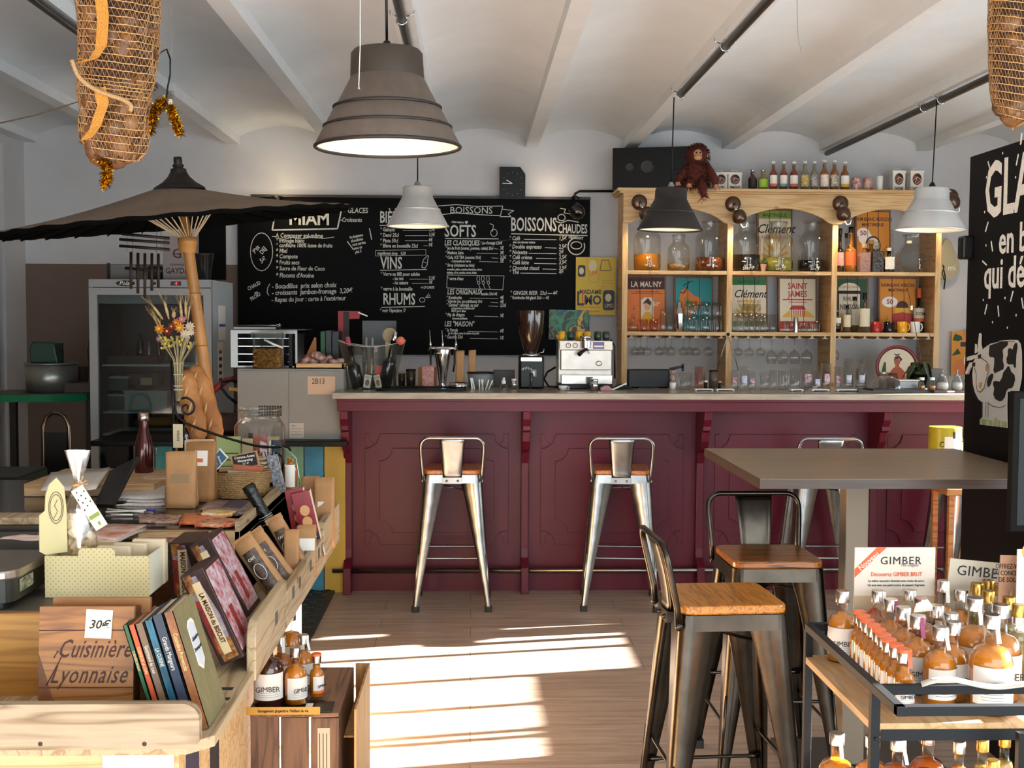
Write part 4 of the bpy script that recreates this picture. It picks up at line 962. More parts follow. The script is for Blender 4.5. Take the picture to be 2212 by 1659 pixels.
pendant('black pendant lamp in front of the pine shelves', 1447, 490, 6.43, 138, 405, 496, blkl, inw, blkl, [(.73, .41)], black_p, light=4, ring=mat('grip_grey', '8a8a88', 0.4), tilt=0.02)
pendant('white aluminium pendant lamp at the right end of the shelves', 2009, 490, 6.43, 146, 405, 496, mat('lamp_white', 'cfd0d0', 0.3, 0.4), inw, alu, [(.73, .41)], black_p, light=4, ring=black_p, tilt=0.03)
# ceiling strings
t = tag(MB().tube([at(778, -40, 2.9), at(778, 100, 2.9), at(775, 186, 2.9), at(777, 193, 2.9), at(773, 190, 2.9)], 0.0012, wht_p, 5).build('string'), 'thin white string hanging before the big bronze lamp', 'string')
tag(MB().tube([at(1721, -30, 4.5), at(1722, 30, 4.5), at(1724, 80, 4.5), at(1731, 115, 4.5)], 0.0012, grey_p, 5).build('string'), 'thin thread dangling from the ceiling on the right', 'string')
tag(MB().tube([at(-10, 268, 5.5), at(80, 248, 5.5), at(165, 221, 5.5), at(250, 180, 5.5)], 0.003, mat('twine', '6e5a48', 0.8), 5).build('string'), 'brown cord stretched across the top left corner behind the onion net', 'cord')
def netmat(name, base, line, sc):
    m, nt, b = _new(name); tc = nt.nodes.new('ShaderNodeTexCoord')
    out = nt.nodes['Material Output']; tr = nt.nodes.new('ShaderNodeBsdfTransparent'); mx = nt.nodes.new('ShaderNodeMixShader')
    b.inputs['Base Color'].default_value = lin(line); b.inputs['Roughness'].default_value = 0.7
    w1 = nt.nodes.new('ShaderNodeTexBrick'); w1.inputs['Scale'].default_value = sc; w1.inputs['Mortar Size'].default_value = 0.045; w1.inputs['Mortar Smooth'].default_value = 0.1
    w1.inputs['Brick Width'].default_value = 0.28; w1.inputs['Row Height'].default_value = 0.42; w1.inputs['Color1'].default_value = (0, 0, 0, 1); w1.inputs['Color2'].default_value = (0, 0, 0, 1); w1.inputs['Mortar'].default_value = (1, 1, 1, 1)
    nt.links.new(tc.outputs['UV'], w1.inputs['Vector']); nt.links.new(w1.outputs['Color'], mx.inputs[0])
    nt.links.new(tr.outputs[0], mx.inputs[1]); nt.links.new(b.outputs[0], mx.inputs[2]); nt.links.new(mx.outputs[0], out.inputs[0])
    MATS[name] = m; return m
netm = netmat('onion_net', 'b98146', 'bd8a55', 1.0)
shal = mat('onion_skin', '64401f', 0.5, vs=14, c2='341d0f'); shal2 = mat('onion_skin_light', '80562c', 0.5, c2='4c2c14', vs=18); mesh_o = mat('net_fold', 'c98a35', 0.7, bump=0.6, bs=250)
def net(label, loc, segs, cl):
    """segs: (z_top, z_bot, rx, ry, cx)"""
    t = thing('onion_net', label, 'net bag', loc); r = random.Random(11)
    for si, (zt, zb, rx, ry, cx) in enumerate(segs):
        def outline(v):
            s = math.sin(PI*min(1, max(0, (0.06+v*0.94))))**0.28 if v > 0.5 else 1.0
            return 0.93*s+0.04*math.sin(v*9+si)
        # hand-made net: rows of cord and zigzag ties
        b = MB(); rows = int((zt-zb)/0.016); nseg = 44
        def P(i, row, jit=0.0):
            v = row/rows; a = 2*PI*i/nseg; k = outline(v)*(1+0.035*math.sin(i*1.9+row*.8+si)+0.03*math.sin(i*.7-row*.5))
            return Vector((cx+rx*k*math.cos(a), ry*k*math.sin(a), zt+(zb-zt)*v-0.012*math.cos(a+0.8)))
        for row in range(rows+1):
            b.tube([P(i, row) for i in range(nseg)], 0.0015, mat('net_cord', 'c79862', 0.7), 3, closed=True)
            if row < rows:
                pts = []
                for i in range(nseg*2):
                    pts.append(P(i/2, row+(0 if i % 2 else 1)))
                b.tube(pts, 0.0012, mat('net_cord', 'c79862', 0.7), 3, closed=True)
        b.build('net', t)
        for k in range(cl[si]):
            b = MB(); v = r.uniform(0.02, 0.93); a = r.uniform(-PI, 0.25) if k % 4 else r.uniform(0, PI); s = r.uniform(0.028, 0.04); kk = max(0.0, outline(v)*rx-s*0.9)
            p = (cx+kk*math.cos(a), (outline(v)*ry-s*0.9)*math.sin(a), zt+(zb-zt)*v)
            b.ball((0, 0, 0), s, shal if k % 3 else shal2, 10, (1, 1, .85)); b.lathe([(s*.25, 0), (s*.1, s*.5), (0, s*.7)], shal2, 6, (0, 0, s*.75))
            b.build('onion', t, loc=p, rot=(r.uniform(-2, 2), r.uniform(-2, 2), r.uniform(-2, 2)))
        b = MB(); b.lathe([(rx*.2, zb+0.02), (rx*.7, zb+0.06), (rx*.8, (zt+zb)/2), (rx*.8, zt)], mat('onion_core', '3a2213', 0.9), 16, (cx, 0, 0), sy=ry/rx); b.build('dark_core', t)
    return t
nY = 2.7; k = nY/F
c0 = at(250, 0, nY)
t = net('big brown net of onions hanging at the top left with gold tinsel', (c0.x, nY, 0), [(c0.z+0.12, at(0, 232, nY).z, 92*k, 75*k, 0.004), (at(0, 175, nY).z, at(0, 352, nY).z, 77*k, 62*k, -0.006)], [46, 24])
b = MB()
for (pts) in ([(215, -30), (222, 40), (218, 100), (200, 128), (165, 135)], [(215, 190), (222, 225), (205, 275), (186, 300)]):
    P = [at(x, y, nY-0.075) for x, y in pts]
    vs = []; 
    for i, p in enumerate(P): vs += [p+Vector((-0.014, 0.008, -0.003)), p+Vector((0.014, -0.004, 0.003))]
    b.add([v-Vector((c0.x, nY, 0)) for v in vs], [(2*i, 2*i+1, 2*i+3, 2*i+2) for i in range(len(P)-1)], mesh_o)
P = [at(x, y, nY-0.08)-Vector((c0.x, nY, 0)) for x, y in ((155, 130), (170, 165), (200, 190), (235, 205), (265, 215), (283, 228), (281, 240))]
b.tube(cr(P), 0.0042, mat('net_hem', 'ad8a5e', 0.8, bump=0.6, bs=200), 8); b.build('net_fold', t, solid=0.001)
gold = mat('gold_tinsel', 'c9a02e', 0.22, 1.0)
def tinsel(name, label, pts, r, n, parent=None, seed=1):
    rr2 = random.Random(seed); b = MB(); b.tube(pts, r*0.3, gold, 6); P = [Vector(p) for p in pts]; L = len(P)-1
    for i in range(n):
        u = rr2.random()*L; k_ = int(u); p = P[k_].lerp(P[k_+1], u-k_); d = Vector((rr2.gauss(0, 1), rr2.gauss(0, 1), rr2.gauss(0, 1))).normalized()*r*rr2.uniform(.7, 1.1); s = d.cross(Vector((rr2.random(), rr2.random(), 1))).normalized()*0.0018
        b.add([p-s, p+s, p+d+s*.6, p+d-s*.6], [(0, 1, 2, 3)], gold)
    o = b.build(name, parent)
    if label: tag(o, label, 'tinsel')
    return o
off = Vector((c0.x, nY, 0))
tinsel('tinsel', None, [at(x, y, nY-0.03)-off for x, y in ((212, 340), (232, 350), (228, 368), (233, 385), (226, 402))], 0.016, 700, t, 3)
tinsel('tinsel', None, [at(x, y, nY-0.03)-off for x, y in ((255, 345), (236, 348), (225, 345))], 0.014, 300, t, 4)
c1 = at(2195, 0, nY)
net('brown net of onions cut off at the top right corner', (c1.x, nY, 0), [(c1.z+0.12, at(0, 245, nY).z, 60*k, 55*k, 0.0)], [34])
# golden tinsel lamp cluster with cord
gt = thing('tinsel_garland', 'gold tinsel wrapped fairy light tips hanging on a black cord', 'decoration', at(362, 215, 2.9))
o_ = at(362, 215, 2.9)
b = MB(); b.tube([at(x, y, 2.9)-o_ for x, y in ((338, 100), (346, 114), (360, 106), (368, 128), (368, 160), (362, 190), (360, 212))], 0.0022, black_p, 6); b.tube([at(x, y, 2.9)-o_ for x, y in ((372, -20), (369, 210))], 0.0006, grey_p, 4); b.build('cord', gt)
b = MB(); b.box(-0.0, 0.014, -0.006, 0.006, -0.03, 0.02, glt); b.box(0.003, 0.011, -0.004, 0.004, -0.012, 0.0, wht_p); b.build('connector', gt)
tinsel('tinsel_tip', None, [at(x, y, 2.9)-o_ for x, y in ((368, 232), (374, 250), (382, 272), (390, 290))], 0.014, 700, gt, 5)
tinsel('tinsel_tip', None, [at(x, y, 2.9)-o_ for x, y in ((355, 218), (340, 232), (328, 245), (330, 262), (322, 285))], 0.018, 900, gt, 6)
BYB = 8.61
bo = at(515, 765, BYB); b1 = at(1275, 432, BYB)
bt = thing('blackboard', 'wide black menu board covered in white chalk lettering', 'blackboard', (bo.x, BYB, bo.z))
bm = mat('board_black', '050505', 0.6, var=0.4, vs=3, spec=0.1)
b = MB(); b.box(0, b1.x-bo.x, 0, 0.03, 0, b1.z-bo.z, bm); b.build('board', bt)
b = MB(); b.box(0.1, b1.x-bo.x, -0.03, 0.03, b1.z-bo.z, b1.z-bo.z+0.018, mat('board_trim', '2e2320', 0.5)); b.build('ledge', bt)
chk = mat('chalk_line', 'c9c7c0', 0.9, var=0.15, vs=30)
b = MB(Tm(-bo.x, -BYB, -bo.z)); YT = BYB-0.001
def bt_(txt, px, py, hp, al='LEFT', rot=0.0, sx=0.85, bold=0.0008, mt=None, sh=0.12):
    p = at(px, py, YT); s = hp*YT/F/0.70
    b.text(txt, s, mt or chk, Matrix.Translation(p) @ Matrix.Rotation(-rot, 4, 'Y'), align=al, sx=sx, bold=bold, shear=sh, ext=0.0003)
def bl_(pts, w=1.6):
    P = [at(x, y, YT-0.0005) for x, y in pts]
    for p, q in zip(P[:-1], P[1:]): b.bar(p, q, w*YT/F, 0.0006, chk, up=(0, 1, 0))
def el(cx, cy, rx, ry, n=20, w=1.5, a0=0, a1=2*PI): bl_([(cx+rx*math.cos(a0+(a1-a0)*i/n), cy+ry*math.sin(a0+(a1-a0)*i/n)) for i in range(n+1)], w)
bt_('MIAM', 668, 474, 26, 'CENTER', sx=.95, bold=.003, sh=0); bl_([(593, 470), (588, 497), (729, 494), (737, 456)], 3)
for s_, x, y, h, r in (('- GLACES', 743, 455, 11, 0), ('-Croissants', 735, 475, 9, 0), ('A Composer soi-même', 595, 509, 9.5, 0), ('* fromage blanc', 596, 520, 8.5, 0), ('* confiture 100% issue de fruits', 596, 530, 8.5, 0), ('* Miel', 596, 542, 9, 0), ('* Compote', 596, 554, 9, 0),
    ('* Fruits secs', 596, 567, 9, 0), ('* Sucre de Fleur de Coco', 596, 580, 9, 0), ('* Flocons d\'Avoine', 596, 595, 9.5, 0), ('- Bocadillos  prix selon choix', 587, 619, 10.5, .03), ('- croissants  jambon-fromage  3,20€', 587, 633, 10.5, .035), ('- Repas du jour : carte à l\'extérieur', 586, 648, 10, .03)): bt_(s_, x, y, h, rot=r, sx=.78)
bl_([(597, 514), (612, 517), (630, 513), (650, 516), (670, 513), (700, 515), (722, 512)], 1.2); el(565, 544, 24, 41); bt_("P'tit", 548, 546, 9, rot=.9); bt_('DEJ', 563, 548, 9, rot=.9); bt_('5€', 562, 566, 10, rot=.6); bl_([(588, 511), (596, 511)])
bt_('CHAUD', 535, 625, 8, rot=.5, sx=.75); bt_('ou', 549, 633, 6, rot=.3); bt_('FROID', 541, 648, 8, rot=.6, sx=.75); bl_([(583, 613), (578, 622), (577, 632), (581, 638)])
for i, s_ in enumerate(('les boissons', 'alcoolisées', 'sont servies', 'avec un', 'plat !!')): bt_(s_, 755+i*3, 513+i*8, 6, rot=.2, sx=.7)
bl_([(750, 521), (764, 540)], 2); bl_([(798, 493), (803, 518)], 2)
bt_('BIÈRES', 820, 470, 24, sx=.6, bold=.002, sh=0); bl_([(820, 487), (905, 487)])
for s_, x, y, h in (('* Galopin', 821, 496, 8), ('* Demi 25cl', 821, 508, 8), ('* Pinte 50cl', 821, 520, 8), ('* Bière en bouteille 33cl', 821, 531, 8), ('supplément sirop    0,20', 815, 547, 6), ('* Verre au BIB pour adulte', 822, 592, 7.5), ('- les bio', 848, 602, 7), ('- les nature', 848, 611, 7), ('* verre à la bouteille', 822, 624, 8), ('→ CF CARTE', 908, 621, 5), ("* voir l'épicière ♡", 820, 671, 7.5)): bt_(s_, x, y, h, sx=.72)
for y, x0, p in ((497, 870, '2,5€'), (508, 875, '3,5€'), (519, 875, '6€'), (530, 915, '5€'), (602, 885, '2,5€'), (611, 890, '3€')): bl_([(x0, y+1), (924, y+1)], .9); bt_(p, 926, y-1, 7, sx=.7)
bl_([(811, 541), (920, 539), (920, 551), (811, 553), (811, 541)], .8); bt_('VINS', 822, 569, 25, sx=.62, bold=.0022, sh=0); bl_([(821, 584), (922, 582)]); bt_('RHUMS', 827, 647, 24, sx=.62, bold=.0022, sh=0); bl_([(824, 664), (918, 662)])
bl_([(911, 577), (914, 562), (920, 556), (923, 552), (926, 553), (924, 560), (923, 572), (918, 579), (911, 577)], 1.3); bl_([(914, 566), (921, 568)], 1); el(912, 648, 6, 5, 10, 1.2)
for a in (-.9, -.5, -.1): bl_([(919, 643), (919+12*math.cos(a), 643+12*math.sin(a))], 1)
bt_('BOISSONS', 1018, 455, 14, 'CENTER', sx=1.0, bold=0, sh=0); bl_([(945, 445), (985, 442), (1030, 446), (1086, 445), (1081, 466), (1040, 464), (985, 460), (950, 464)]); bl_([(1086, 452), (1110, 455), (1098, 462), (1104, 468), (1080, 468)])
bt_('c\'est maison ♥', 975, 479, 4.5, rot=-.05); bt_('SOFTS', 960, 500, 25, sx=.68, bold=.002, sh=0); bl_([(962, 515), (1077, 516)])
el(1067, 503, 7, 8, 12, 1.3); bl_([(1058, 483), (1066, 486), (1064, 500)], 1.3)
for s_, x, y, h in (('LES CLASSIQUES', 960, 525, 11), ('* jus d\'orange 2,50€', 1038, 525, 6), ('* jus de fruit (ananas, pomme, raisin) 25cl', 962, 536, 6.5), ('* Madame Limo', 962, 546, 6.5), ('* Cola, ICE TEA (canette 33cl)', 962, 556, 6.5), ('- Limonade au verre', 974, 564, 5.5), ('* Sirop (résistant au foie)', 962, 573, 6.5), ('grenadine, pêche, menthe, framboise, citron', 965, 582, 4.5), ('violette, mûre, menthe, sureau, fraise', 965, 589, 4.5),
    ("* verre d'eau", 966, 602, 7), ('LES ORIGINAUX', 966, 631, 11), ('* lacatée 33cl 4€', 1035, 635, 6), ('* Kombucha', 964, 643, 7), ('* Schorle (jus, eau pétillante) 33cl', 964, 651, 6), ('* Gimber : allongé, au pur', 964, 659, 7), ('notre boisson gingembre bio', 975, 666, 4.5), ('BRUT pur à diluer', 975, 672, 4.5), ('* Pip de dragon', 962, 680, 7), ('limonade pétillante', 977, 688, 4.5), ('LES "MAISON"', 960, 700, 11), ('* la Panela', 961, 713, 7), ('jus de rhum, canne & menthe du jardin', 968, 720, 4.5), ('* Gaucho 33cl', 961, 728, 7)): bt_(s_, x, y, h, sx=.66)
for y, x0, p in ((536, 1068, '3€'), (546, 1030, '3€'), (556, 1062, '3,5€'), (564, 1035, '2€'), (643, 1015, '4€'), (652, 1060, '4€'), (660, 1055, '3,5€'), (682, 1025, '3€'), (715, 1010, '6€'), (730, 1015, '5€')): bl_([(x0, y+1), (1076, y+2)], .9); bt_(p, 1080, y, 7, sx=.7)
bl_([(966, 594), (1089, 596), (1086, 626), (965, 622), (966, 594)], 1)
for x in (1033, 1043, 1054): el(x, 602, 3, 7, 10, 1); el(x+1, 611, 3, 3, 8, 1); bl_([(x+1, 614), (x+5, 625)], 1)
bt_('BOISSONS', 1103, 486, 29, sx=.52, bold=.002, sh=0); bt_('CHAUDES', 1205, 495, 19, sx=.52, bold=.002, sh=0); bl_([(1104, 505), (1269, 509)], 2)
for i, (s_, y, x0, p) in enumerate((('* Café', 515, 1132, '1,5€'), ('* Double expresso', 533, 1177, '2,5€'), ('* Noisette', 545, 1142, '2€'), ('* Café crème', 556, 1158, '3,5€'), ('* Café latte', 567, 1154, '3,9€'), ('* Chocolat chaud', 579, 1172, '3,9€'), ('* Thé', 588, 1124, '4€'))): bt_(s_, 1100, y, 8.5, sx=.75); bl_([(x0, y+2), (1202, y+3)], 1.4); bt_(p, 1207, y, 9, sx=.7)
bt_('avec une douceur maison', 1108, 523, 5, sx=.65); bt_('* GINGER BEER  33cl — 4€', 1102, 633, 8.5, sx=.72); bt_('* Kombucha thé glacé 33cl — 4€', 1102, 643, 7, sx=.62); el(1245, 532, 18, 18, 20, 2.5, -.4, 4.6); el(1245, 530, 12, 8, 14, 2); bt_('CROISSANT', 1228, 512, 5.5, rot=-.1, sx=.75, bold=.001)
el(1213, 470, 8, 7, 12, 2); bl_([(1200, 478), (1212, 482), (1226, 476), (1240, 478), (1250, 480)], 2); bl_([(1210, 450), (1222, 452), (1218, 460), (1232, 462)], 1.8)
b.build('chalk_lettering', bt)
# white pillar edge and second small board behind the parasol
p0, p1 = at(430, 604, 8.6), at(486, 470, 8.6)
tag(MB().box(0, p1.x-p0.x, 0, 0.03, 0, p1.z-p0.z, bm).build('blackboard', None, (p0.x, 8.6, p0.z)), 'narrow black board on the wall behind the parasol pole', 'blackboard')
# poster
p0, p1 = at(1243, 680, 8.6), at(1330, 556, 8.6); w, h = p1.x-p0.x, p1.z-p0.z
ye = mat('poster_yellow', 'd4ae25', 0.5); nv = mat('poster_navy', '231d38', 0.5); lt = mat('poster_light', 'd8c890', 0.5); yo = mat('poster_ochre', 'b8921c', 0.5)
card('poster', 'yellow drinks poster hung over the corner of the blackboard', 'poster', ((p0.x+p1.x)/2, 8.59, p0.z), w, h, 0.003, ye, prints=[
    ('t', 'MADAME', .37, .395, .075, nv, {'sx': .9, 'bold': .0015}), ('t', 'L', .11, .27, .25, nv, {'bold': .002, 'sx': .8}), ('t', 'MO', .43, .25, .16, nv, {'bold': .003, 'sx': .85}), ('r', .155, .19, .2, .4, orange_i), ('r', .1, .6, .13, .14, orange_i), ('r', .3, .6, .06, .068, nv),
    ('p', rrect(.05, .24, .66, .86, .04, 3), nv), ('e', .14, .76, .06, .06, lt), ('p', rrect(.68, .98, .08, .43, .06, 3), nv), ('e', .82, .3, .08, .07, lt), ('t', 'LIMO', .84, .16, .07, lt, {'sx': .7}), ('l', [(.6, .77), (.65, .95), (.82, .95), (.88, .77), (.6, .77)], .01, nv), ('e', .42, .85, .1, .1, lt), ('t', 'LIM', .44, .72, .09, orange_i, {'sx': .8}),
    ('l', [(.27, .98), (.3, .72), (.33, .58), (.55, .55), (.6, .75)], .008, yo), ('l', [(.66, .6), (.95, .6), (.98, .75)], .008, yo), ('l', [(.65, .44), (.7, .56), (.95, .54)], .008, yo)])
# painting
def paint_mat():
    m, nt, b = _new('abstract_painting'); tc = nt.nodes.new('ShaderNodeTexCoord'); n = nt.nodes.new('ShaderNodeTexNoise'); n.inputs['Scale'].default_value = 7; n.inputs['Detail'].default_value = 3; n.inputs['Distortion'].default_value = 1.8
    nt.links.new(tc.outputs['Object'], n.inputs['Vector']); r = nt.nodes.new('ShaderNodeValToRGB'); r.color_ramp.interpolation = 'EASE'
    cs = [(.3, '123a6a'), (.38, '1d6a4a'), (.45, '2f8a5c'), (.5, '1a1512'), (.55, '4a2320'), (.6, 'd9a826'), (.68, 'd8b23a'), (.75, '5a2430')]
    e = r.color_ramp.elements; e[0].position, e[0].color = cs[0][0], lin(cs[0][1]); e[1].position, e[1].color = cs[-1][0], lin(cs[-1][1])
    for p, c in cs[1:-1]: q = e.new(p); q.color = lin(c)
    nt.links.new(n.outputs['Fac'], r.inputs[0]); nt.links.new(r.outputs[0], b.inputs['Base Color']); b.inputs['Roughness'].default_value = 0.4; return m
p0, p1 = at(1185, 733, 8.57), at(1271, 669, 8.57)
tag(MB().box(0, p1.x-p0.x, 0, 0.02, 0, p1.z-p0.z, paint_mat()).build('painting', None, (p0.x, 8.565, p0.z), (0, math.radians(1), 0)), 'small abstract painting in green, yellow and black above the coffee machine', 'painting')
# clock
p0, p1 = at(1079, 430, 8.56), at(1135, 361, 8.56); w, h = p1.x-p0.x, p1.z-p0.z
t = thing('clock', 'black clock with one clipped corner standing on the blackboard ledge', 'clock', (p0.x, 8.56, p0.z))
b = MB(); b.prism([(0, 0), (w, 0), (w, h*.78), (w*.8, h), (0, h)], 0, 0.05, black_p); b.build('case', t)
b = MB()
for i in range(12):
    a = i*PI/6; b.box(w*.5+w*.38*math.cos(a)-0.004, w*.5+w*.38*math.cos(a)+0.004, -0.001, 0, h*.48+h*.36*math.sin(a)-.002, h*.48+h*.36*math.sin(a)+.002, grey_p)
b.build('hour_marks', t)
for a, l in ((2.6, .05), (3.1, .07)):
    b = MB(); b.bar((w*.5, -0.003, h*.48), (w*.5+l*math.cos(a), -0.003, h*.48+l*math.sin(a)), .006, .002, white, up=(0, 1, 0)); b.build('hand', t)
# board lamp and conduit
t = thing('spot_lamp', 'black ball spot lamp at the top right corner of the blackboard', 'lamp', at(1235, 428, 8.55)); o_ = at(1235, 428, 8.55)
b = MB(); b.tube([(0, 0, 0), at(1240, 422, 8.5)-o_, at(1252, 428, 8.45)-o_], 0.006, black_p, 8); b.build('arm', t)
b = MB(Matrix.Translation(at(1247, 457, 8.42)-o_) @ Matrix.Rotation(2.4, 4, 'Y')); b.lathe([(0, .055), (.03, .05), (.05, .02), (.052, -.01), (.04, -.05)], mat('glossy_black', '17120f', 0.15, coat=.6), 20, cap=False); b.build('lamp_head', t)
lamp('board_spot', 'SPOT', at(1240, 465, 8.38), 3.0, (1, .75, .45), 0.03, at(1190, 530, 8.6), 1.6, .9)
tag(MB().tube([at(1238, 432, 8.58), at(1243, 418, 8.58), at(1252, 413, 8.58), at(1335, 413, 8.58)], 0.009, black_p, 8).build('cable'), 'black cable running from the blackboard corner to the shelf unit', 'cable')
# warm lamps hidden above the boards (their glow shows on the wall)
for px, py, lab in ((598, 440, 'black clip lamp behind the parasol, lighting the wall and board'),):
    P = at(px, py, 8.50); t = thing('wall_lamp', lab, 'lamp', P); b = MB(); b.lathe([(.02, 0), (.035, .03), (.045, .05), (.04, .05), (0, .02)], black_p, 16, cap=False); b.build('lamp_shade', t); b = MB(); b.tube([(0, .1, 0), (0, 0, 0)], .006, black_p, 6); b.build('arm', t)
    lamp('wall_lamp_light', 'POINT', P+Vector((0, -0.12, .10)), 2.2, (1, .78, .5), .05); lamp('wall_lamp_down', 'POINT', P+Vector((0.08, -0.12, -.05)), 1.2, (1, .78, .5), .02)
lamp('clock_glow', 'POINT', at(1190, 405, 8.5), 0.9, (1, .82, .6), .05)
# drop shaped sign and orange poster on the wall right of the shelves
p0 = at(2045, 600, 8.6); mi = mat('drop_sign', 'a79d80', 0.6); t = thing('drop_sign', 'olive drop shaped sign peeping out right of the shelf unit', 'sign', p0)
b = MB(); b.prism([(0.09*math.sin(a)*(1 if a < PI else 1), 0.09-0.105*math.cos(a)+(0.09*max(0, -math.cos(a))**6)) for a in [i*PI/14 for i in range(29)]], 0, .01, mi); b.build('board', t)
b = MB(); b.text('mi', .06, white, Tm(.035, -.001, .07)); b.build('lettering', t)
b = MB(); b.tube([at(2040, 605, 8.5)-p0, at(2035, 590, 8.5)-p0, at(2040, 575, 8.5)-p0], .004, black_p, 6); b.tube([at(2037, 572, 8.5)-p0, at(2042, 600, 8.5)-p0, at(2039, 625, 8.5)-p0], .005, black_p, 6); b.build('strap', t)
p0, p1 = at(2054, 812, 8.6), at(2106, 716, 8.6); w, h = p1.x-p0.x+.06, p1.z-p0.z
card('poster', 'orange fruit poster low on the wall between the shelves and the black cabinet', 'poster', (p0.x+w/2, 8.6, p0.z), w, h, .003, mat('poster_orange', 'd98e22', .5), prints=[('e', .35, .2, .3, .18, mat('apricot', 'd87a3a', .5)), ('e', .6, .95, .25, .12, mat('apricot', '', 0)), ('p', [(.02, .8), (.1, .95), (.3, .9), (.35, .82), (.2, .78)], dgr), ('p', [(0, .45), (.2, .62), (.3, .5)], dgr), ('r', .28, 1, .66, .76, nv), ('e', .7, .35, .3, .22, white), ('t', '33', .75, .42, .07, ink)])
BT = BZ+0.002
def W_(a, c, Y): return (c-a)/F*Y
def pos(px, Y, z=BT): return (at(px, 840, Y).x, Y, z)
def Hh(px, ytop, Y, z=BT): return at(px, ytop, Y).z-z
acr = glass('acrylic', 'e8ece8', 0.06); dkb2 = mat('black_bottle', '0c0a0a', 0.08, coat=.6)
# clear wine cooler and its bottles
Y = 6.93; p = pos(803, Y); h = Hh(803, 748, Y)
t = thing('wine_cooler', 'clear acrylic boat shaped wine cooler at the left end of the bar', 'wine cooler', p)
b = MB(); n = 28
def cooler(u, v):
    a = 2*PI*u; rx = (0.125+0.07*v); ry = 0.07+0.04*v; z = h*v+(0.035*v*abs(math.cos(a))**2)
    return (rx*math.cos(a), ry*math.sin(a), z)
b.grid(cooler, n, 6, acr); b.add([(0.125*math.cos(2*PI*i/n), .07*math.sin(2*PI*i/n), 0.003) for i in range(n)], [tuple(range(n))], acr); b.build('bucket', t)
b = MB(); b.tube([(cooler(i/n, 1)) for i in range(n)], .0022, mat('acrylic_edge', 'a8aaa6', .2), 5, closed=True); b.build('rim', t)
for lab, dx, dy, rx, ry, hh, r, body, capm in (('black wine bottle with pink capsule leaning left in the cooler', -.075, 0, 0, -.22, .30, .036, dkb2, mat('pink_capsule', 'a8405a', .4)), ('black bottle with silver neck leaning right in the cooler', .07, 0, 0, .2, .33, .038, dkb2, chrome),
        ('black bottle lying behind the silver necked one in the cooler', .03, .03, 0, .42, .27, .034, dkb2, black_p), ('clear slim bottle upright in the cooler, left of centre', -.035, .045, 0, 0, .29, .014, glt, grey_p), ('clear slim bottle upright in the middle of the cooler', .0, .045, 0, 0, .29, .014, glt, grey_p)):
    make_bottle('wine_bottle', lab, (p[0]+dx, Y+dy, BT+.006), hh, r, max(.009, r*.36), .09, body, cap=capm, cap_h=.05, cap_r=.015 if r > .02 else .008, group='bottles in the wine cooler').rotation_euler = (rx, ry, 0)
for lab, px, w, mt_, ry in (('white card in the wine cooler printed with a brown figure', 793, .04, white, .15), ('cream card leaning right in the wine cooler', 820, .035, cream, -.2), ('bright red card behind the cream ones in the wine cooler', 818, .035, mat('bright_red', 'c8281e', .5), .0)):
    z0 = .05 if 'red' not in lab else .1; x_ = pos(px, Y)[0]
    card('price_card', lab, 'card', (x_, Y-.045 if z0 < .1 else Y, BT+z0-.04), w, .075, .001, mt_, ry=ry, prints=[('t', 'IXO', .5, .8, .16, ink), ('e', .5, .4, .3, .25, mat('card_brown', '8a6a52', .6))] if z0 < .1 else [])
o = pos(842, 7.0); t = thing('round_paddle', 'beige round paddle sign standing behind the wine cooler', 'sign', (o[0], 7.0, BT)); hh = Hh(842, 724, 7.0)
b = MB(); b.lathe([(.041, 0), (.043, .002), (.043, .008), (.041, .01)], mat('cork_disc', '9a8a70', .8, bump=.4, bs=200), 28); b.build('disc', t, loc=(0, 0, hh), rot=(PI/2, 0, 0)); b = MB(); b.box(-.025, .02, 0, .006, 0, hh-.03, mat('paddle_stem', 'b0a488', .7)); b.build('stem', t)
o = pos(868, 6.95); tag(MB(Matrix.Rotation(PI/2, 4, 'X')).lathe([(.012, 0), (.024, .004), (.024, .008), (0, .009)], mat('coral_tag', 'c8644e', .5), 18).build('round_tag', None, (o[0], 6.84, at(868, 736, 6.84).z), (0, 0, 0)), 'coral round tag hanging on the rim of the wine cooler', 'tag')
# red sign and dark screen behind
p0 = at(731, 762, 7.25); p1 = at(777, 672, 7.25)
t = thing('menu_holder', 'red cornered dark menu holder behind the wine cooler', 'menu holder', (p0.x, 7.25, BT)); b = MB(); z1 = p1.z-BT; zb = p0.z-BT
b.prism([(0, zb+.03), (.035, zb+.03), (.038, z1-.05), (.125, z1-.045), (.13, z1), (-.002, z1)], 0, .01, mat('holder_red', '9a1c26', .5)); b.build('corner', t)
b = MB(); b.box(.03, .065, -.003, .008, 0, z1-.005, mat('holder_brown', '2a1a14', .6)); b.box(0, .07, -.002, .008, 0, zb+.04, mat('holder_blue', '141a3a', .6)); b.build('panel', t)
b = MB(); b.bar((.12, -.005, z1-.008), (.175, -.005, z1-.03), .008, .003, white, up=(0, 1, 0)); b.build('clip', t)
p0 = at(783, 790, 7.3); p1 = at(856, 693, 7.3); tag(MB().box(0, p1.x-p0.x, 0, .02, 0, p1.z-BT, mat('dark_screen', '15171a', .3)).build('tablet_screen', None, (p0.x, 7.3, BT)), 'dark tablet screen standing behind the wine cooler', 'screen')
# tray
t = thing('serving_tray', 'long black tray lying left on the bar top', 'tray', pos(930, 6.86)); w = W_(855, 1010, 6.86)
b = MB(); b.prism(rrect(-w/2-.1, w/2, -.14, .14, .05), 0.001, .006, black_p, 'xy'); b.tube([(x, y, .01) for x, y in rrect(-w/2-.1, w/2, -.14, .14, .05)], .004, black_p, 6, closed=True); b.build('tray', t)
